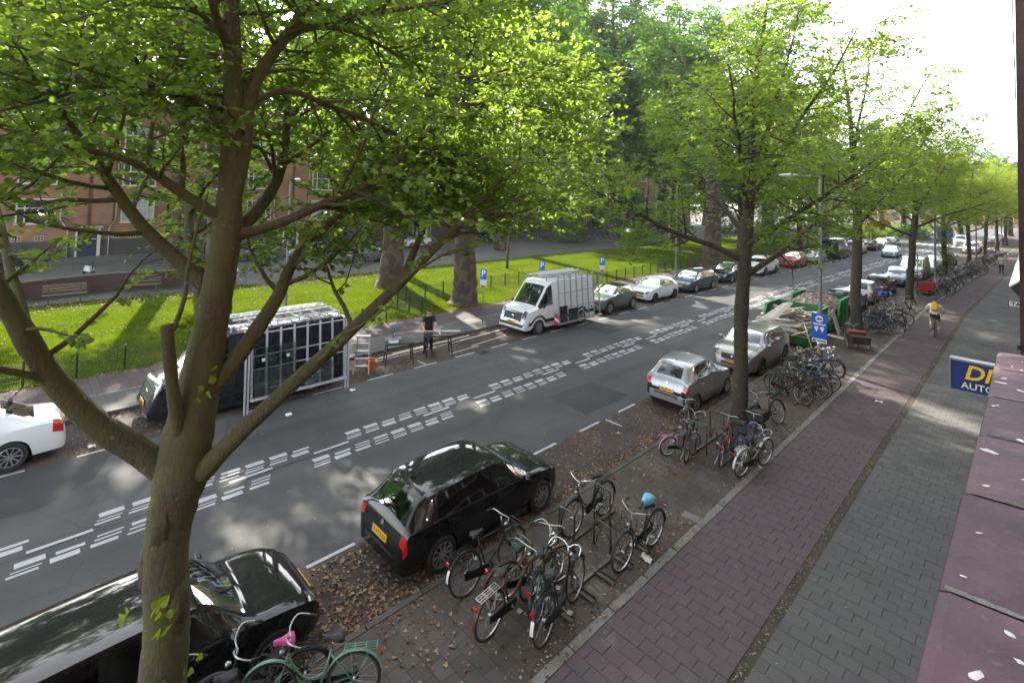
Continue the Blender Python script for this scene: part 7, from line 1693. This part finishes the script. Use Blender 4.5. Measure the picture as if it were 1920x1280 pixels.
m_skin = pm('skin', (0.50, 0.30, 0.22), 0.55); m_tshirt = pm('black_cotton', (0.012, 0.012, 0.014), 0.85); m_trous = pm('black_trousers', (0.018, 0.018, 0.020), 0.85); m_shoe = pm('dark_shoe', (0.02, 0.018, 0.017), 0.7); m_hair = pm('dark_hair', (0.03, 0.022, 0.015), 0.7)
wr_ = empty('person', (-17.30, 12.28, 0.005), -0.55, 'person in black T-shirt and trousers bending over the saw table', 'person')
J = dict(pelvis=((-0.05, 0, 0.94), (0.15, 0.125)), spine=((0.0, 0, 1.14), (0.145, 0.115)), chest=((0.09, 0, 1.36), (0.165, 0.125)), neck=((0.15, 0, 1.50), 0.058), head0=((0.19, 0, 1.57), 0.078), head1=((0.225, 0, 1.65), 0.098), head2=((0.215, 0, 1.73), 0.075))
for s, k in (('L', 1), ('R', -1)):
    J.update({'sho' + s: ((0.08, 0.185 * k, 1.41), 0.070), 'elb' + s: ((0.15, 0.27 * k, 1.15), 0.047), 'wri' + s: ((0.40, 0.20 * k, 0.99), 0.030), 'palm' + s: ((0.47, 0.17 * k, 0.965), (0.036, 0.022)), 'hip' + s: ((-0.05, 0.10 * k, 0.88), 0.108), 'knee' + s: ((0.0 if k > 0 else 0.03, 0.12 * k, 0.50), 0.082), 'ank' + s: ((-0.03 if k > 0 else 0.0, 0.13 * k, 0.09), 0.062), 'toe' + s: ((0.14 if k > 0 else 0.17, 0.15 * k, 0.045), 0.042)})
def mf(c):
    if c[2] < 0.13: return 3
    if c[2] < 0.95 and c[0] < 0.3: return 2
    r_ = abs(c[1])
    if c[2] > 1.47 and r_ < 0.14 and c[0] > 0.09: return 0
    if r_ > 0.15 and c[2] < 1.24 and (r_ > 0.20 or c[0] > 0.19): return 0
    return 1
build_person(J, mf, [m_skin, m_tshirt, m_trous, m_shoe], wr_)
def head_bits(root, c, fwd, hair, scale=1.0):
    f = np.array(fwd, float); f /= np.linalg.norm(f); s_ = np.cross((0, 0, 1), f); s_ /= np.linalg.norm(s_); u = np.cross(f, s_); c = np.array(c, float)
    b = MB(); G = []
    for th in np.linspace(0.02, 1.75, 8): G.append([c + (u * math.cos(th) * 0.112 + (s_ * math.cos(a) * 0.098 + f * (math.sin(a) * 0.108 - 0.012)) * math.sin(th)) + (np.array([0, 0, 0.0]) if math.sin(a) < 0.35 or th < 1.0 else f * -0.035) for a in np.linspace(0, 2 * math.pi, 17)])
    b.grid(np.array(G)); b.build('hair', hair, root, True)
    b = MB(); b.box(c + f * 0.105 - u * 0.02, (0.03, 0.03, 0.045), taper=0.6); b.build('nose', m_skin, root)
    for k in (-1, 1): b = MB(); b.box(c + s_ * 0.098 * k - u * 0.015, (0.035, 0.02, 0.055)); b.build('ear', m_skin, root); b = MB(); b.box(c + f * 0.094 + s_ * 0.035 * k + u * 0.012, (0.012, 0.022, 0.012)); b.build('eye', m_hair, root)
    b = MB(); b.box(c + f * 0.09 - u * 0.062, (0.014, 0.05, 0.012)); b.build('mouth', pm('lips', (0.35, 0.14, 0.11), 0.6), root)
head_bits(wr_, (0.225, 0, 1.665), (0.75, 0, -0.66), m_hair)
# cyclist, seen from behind, riding away
cy = bicycle('dark bicycle ridden by the cyclist with the yellow backpack', (-3.42, 32.2), (-3.52, 33.3), m_bkblack, style='dia', lean=0.0, steer=0.0, group=None)
cr = empty('person', cy.location, cy.rotation_euler[2], 'cyclist in white shirt and dark shorts riding away on the cycle path', 'person')
J = dict(pelvis=((-0.24, 0, 1.02), (0.165, 0.13)), spine=((-0.14, 0, 1.20), (0.15, 0.12)), chest=((0.02, 0, 1.42), (0.175, 0.13)), neck=((0.11, 0, 1.55), 0.058), head0=((0.15, 0, 1.60), 0.075), head1=((0.19, 0, 1.67), 0.097), head2=((0.20, 0, 1.75), 0.07))
for s, k in (('L', 1), ('R', -1)):
    J.update({'sho' + s: ((0.02, 0.19 * k, 1.46), 0.072), 'elb' + s: ((0.10, 0.33 * k, 1.26), 0.050), 'wri' + s: ((0.20, 0.31 * k, 1.09), 0.034), 'palm' + s: ((0.26, 0.29 * k, 1.055), (0.036, 0.024)), 'hip' + s: ((-0.20, 0.11 * k, 0.97), 0.105)})
J.update(kneeR=((0.20, -0.16, 0.68), 0.066), ankR=((0.0, -0.16, 0.28), 0.042), toeR=((0.14, -0.17, 0.22), 0.042), kneeL=((0.25, 0.16, 0.86), 0.066), ankL=((-0.14, 0.15, 0.52), 0.042), toeL=((-0.06, 0.16, 0.45), 0.042))
def mf2(c):
    if c[2] > 1.54 and abs(c[1]) < 0.13: return 0
    if c[2] < 1.13 and c[0] > 0.15 and abs(c[1]) > 0.2: return 0
    if c[2] > 1.10: return 1
    if c[2] > 1.04: return 4
    if c[2] > 0.80 and c[0] < 0.12: return 2
    foot = min(np.linalg.norm(c - (0.06, -0.165, 0.25)), np.linalg.norm(c - (-0.10, 0.155, 0.48)))
    return 3 if foot < 0.16 else 0
build_person(J, mf2, [m_skin, pm('white_shirt', (0.85, 0.85, 0.86), 0.8, var=0.06, scale=12, bump=0.4), pm('dark_shorts', (0.03, 0.012, 0.014), 0.85), m_whitep, pm('red_hem', (0.50, 0.05, 0.05), 0.8)], cr)
head_bits(cr, (0.19, 0, 1.685), (1, 0, -0.15), m_hair)
r = empty('backpack', cy.location, cy.rotation_euler[2], 'yellow backpack on the back of the cyclist', 'backpack')
ybag = pm('yellow_nylon', (0.62, 0.40, 0.03), 0.55, var=0.2, scale=10, bump=0.3)
def rbox(b, c, d, ax_, up_, m=0, k=0.72):
    c = np.array(c, float); ax_ = np.array(ax_, float); up_ = np.array(up_, float); sd = np.cross(up_, ax_); G = []
    for u, s_ in ((-0.5, 0.35), (-0.46, 0.8), (-0.3, 1), (0.1, 1.02), (0.38, 0.95), (0.48, 0.7), (0.5, 0.3)):
        G.append([c + up_ * u * d[2] + (sd * math.copysign(abs(math.cos(a)) ** 0.6, math.cos(a)) * d[1] / 2 + ax_ * math.copysign(abs(math.sin(a)) ** 0.6, math.sin(a)) * d[0] / 2) * s_ for a in np.linspace(0, 2 * math.pi, 17)])
    b.grid(np.array(G))
upv = np.array((0.56, 0, 0.83)); axv = np.array((-0.83, 0, 0.56))
b = MB(); rbox(b, (-0.20, 0, 1.40), (0.19, 0.30, 0.46), axv, upv); b.build('bag', ybag, r, True)
b = MB(); rbox(b, (-0.315, 0, 1.36), (0.08, 0.22, 0.22), axv, upv); b.build('front_pocket', ybag, r, True)
for k in (-1, 1): b = MB(); b.tube(smooth_poly([(-0.02, 0.10 * k, 1.60), (0.10, 0.12 * k, 1.57), (0.14, 0.14 * k, 1.45), (0.02, 0.16 * k, 1.25)], 3), 0.018, 6); b.build('strap', pm('strap_dark', (0.05, 0.04, 0.02), 0.7), r, True)
# distant walkers
for i, (x, y, lab, cc) in enumerate(((-3.2, 66.0, 'distant person in pale clothes on the footpath by the far bicycles', (0.55, 0.55, 0.55)),)):
    pr_ = empty('person', (x + BX(y), y, 0.085), math.pi / 2, lab, 'person')
    J = dict(pelvis=((0, 0, 0.94), (0.15, 0.12)), spine=((0.0, 0, 1.14), (0.14, 0.11)), chest=((0.0, 0, 1.38), (0.16, 0.12)), neck=((0.02, 0, 1.52), 0.058), head0=((0.03, 0, 1.58), 0.075), head1=((0.04, 0, 1.66), 0.095), head2=((0.03, 0, 1.74), 0.07))
    for s, k in (('L', 1), ('R', -1)): J.update({'sho' + s: ((0, 0.18 * k, 1.43), 0.07), 'elb' + s: ((-0.03 * k, 0.24 * k, 1.15), 0.047), 'wri' + s: ((0.08 * k, 0.25 * k, 0.92), 0.03), 'palm' + s: ((0.10 * k, 0.25 * k, 0.84), 0.03), 'hip' + s: ((0, 0.10 * k, 0.88), 0.10), 'knee' + s: ((0.10 * k, 0.10 * k, 0.50), 0.066), 'ank' + s: ((0.16 * k - 0.04, 0.10 * k, 0.10), 0.042), 'toe' + s: ((0.16 * k + 0.10, 0.11 * k, 0.045), 0.04)})
    build_person(J, lambda c: 0 if (c[2] > 1.5 or (abs(c[1]) > 0.2 and c[2] < 1.0)) else (1 if c[2] > 0.93 else 2), [m_skin, pm('pale_clothes', cc, 0.85), m_trous], pr_); head_bits(pr_, (0.04, 0, 1.675), (1, 0, 0), m_hair)
# ------------------------------------------------------------------ brick seat wall and benches on the lawn edge
r = empty('brick_seat_wall', (0, 0, 0), 0, 'low curved brick wall behind the two park benches', 'wall')
b = MB(); ys = np.linspace(-1.2, 9.5, 22); cen = [(-37.2 - 1.6 * math.sin((y + 1.2) / 10.7 * math.pi) , y) for y in ys]
G1_ = np.array([[(x + 0.2, y, 0.08), (x + 0.2, y, 1.02), (x - 0.2, y, 1.02), (x - 0.2, y, 0.08)] for x, y in cen]); b.grid(G1_); b.build('wall', m_brick_p, r)
b = MB()
for (x, y), (x2, y2) in zip(cen, cen[1:]): b.add([(x + 0.26, y + 0.01, 1.025), (x2 + 0.26, y2 - 0.01, 1.025), (x2 - 0.26, y2 - 0.01, 1.025), (x - 0.26, y + 0.01, 1.025), (x + 0.26, y + 0.01, 1.11), (x2 + 0.26, y2 - 0.01, 1.11), (x2 - 0.26, y2 - 0.01, 1.11), (x - 0.26, y + 0.01, 1.11)], [(4, 5, 6, 7), (0, 1, 5, 4), (2, 3, 7, 6), (0, 4, 7, 3), (1, 2, 6, 5)])
b.build('coping', m_kerbd, r)
m_slat = pm('bench_wood', (0.16, 0.13, 0.10), 0.75, var=0.3, scale=12)
for (x, y, a, lab) in ((-36.3, 2.05, 0.0, 'slatted wooden park bench in front of the brick wall, left of the pair'), (-37.2, 5.6, -0.25, 'slatted wooden park bench in front of the brick wall, right of the pair')):
    r = empty('park_bench', (x, y, 0.09), a, lab, 'bench', 'park benches')
    for k in range(3): b = MB(); b.bbox(-0.05 + 0.14 * k, 0.06 + 0.14 * k, -0.9, 0.9, 0.43, 0.465); b.build('seat_slat', m_slat, r)
    for k in range(3): b = MB(); b.box((-0.14 - 0.035 * k, 0, 0.60 + 0.14 * k), (0.03, 1.8, 0.10)); b.build('back_slat', m_slat, r)
    for s_ in (-0.65, 0.65):
        b = MB(); b.bar((0.28, s_, 0.0), (0.26, s_, 0.43), 0.05); b.bar((-0.10, s_, 0.0), (-0.08, s_, 0.43), 0.05); b.bar((-0.08, s_, 0.41), (0.30, s_, 0.41), 0.04); b.bar((-0.08, s_, 0.43), (-0.25, s_, 0.95), 0.05); b.build('leg_frame', m_kerbd, r)
r = empty('moped', (-45.0, 3.7, 0.09), 0.3, 'small silver moped parked on the service road at the left', 'moped'); b = MB(); b.box((0, 0, 0.55), (0.9, 0.3, 0.35), taper=0.7); b.build('body', m_alu, r); b = MB(); b.box((-0.2, 0, 0.8), (0.6, 0.26, 0.1)); b.build('seat', m_saddle, r); b = MB(); b.bar((0.5, 0, 0.5), (0.45, 0, 1.05), 0.06); b.bar((0.42, -0.3, 1.05), (0.42, 0.3, 1.05), 0.03); b.build('handlebar', m_trim, r)
for xx in (-0.55, 0.6): b = MB(); b.lathe([(0.14, -0.05), (0.22, -0.05), (0.24, 0), (0.22, 0.05), (0.14, 0.05)], 18, c=(xx, 0, 0.24)); b.build('wheel', m_tyre, r, True)
# ------------------------------------------------------------------ odds and ends on the paving
for i, (x, y, z, lab) in enumerate(((-15.6, 8.1, 0.01, 'crumpled white paper on the road behind the dark van'), (-15.1, 5.9, 0.01, 'white paper scrap on the road below the dark van rack'), (-16.4, 1.6, 0.01, 'white rag on the road by the white saloon'), (-3.6, 20.4, 0.085, 'white strip of litter on the cycle path'), (-4.95, 8.4, 0.085, 'pale paper scrap near the blue-covered bicycle'), (-5.1, 13.0, 0.085, 'bluish plastic scrap under the olive bicycle'))):
    rg = np.random.default_rng(i); b = MB(); G = np.array([[(0.05 * (u - 1.5) + rg.normal(0, .01), 0.05 * (v - 1.5) + rg.normal(0, .01), abs(rg.normal(0, 0.025))) for v in range(4)] for u in range(5)]); b.grid(G); tag(b.build('paper_scrap', m_paper, loc=(x, y, z)), lab, 'litter')
# ------------------------------------------------------------------ light haze in the morning air
m_haze = bpy.data.materials.new('haze_air'); m_haze.use_nodes = True
t_ = m_haze.node_tree; t_.nodes.clear()
pv = t_.nodes.new('ShaderNodeVolumePrincipled'); pv.inputs['Color'].default_value = (0.93, 0.95, 0.97, 1); pv.inputs['Density'].default_value = 0.0004; pv.inputs['Anisotropy'].default_value = 0.3
ou = t_.nodes.new('ShaderNodeOutputMaterial'); t_.links.new(pv.outputs[0], ou.inputs['Volume'])
b = MB(); b.bbox(-310, 310, -110, 345, -1.1, 46); tag(b.build('haze', m_haze), 'thin pale haze in the air along the street', 'haze', kind='stuff')
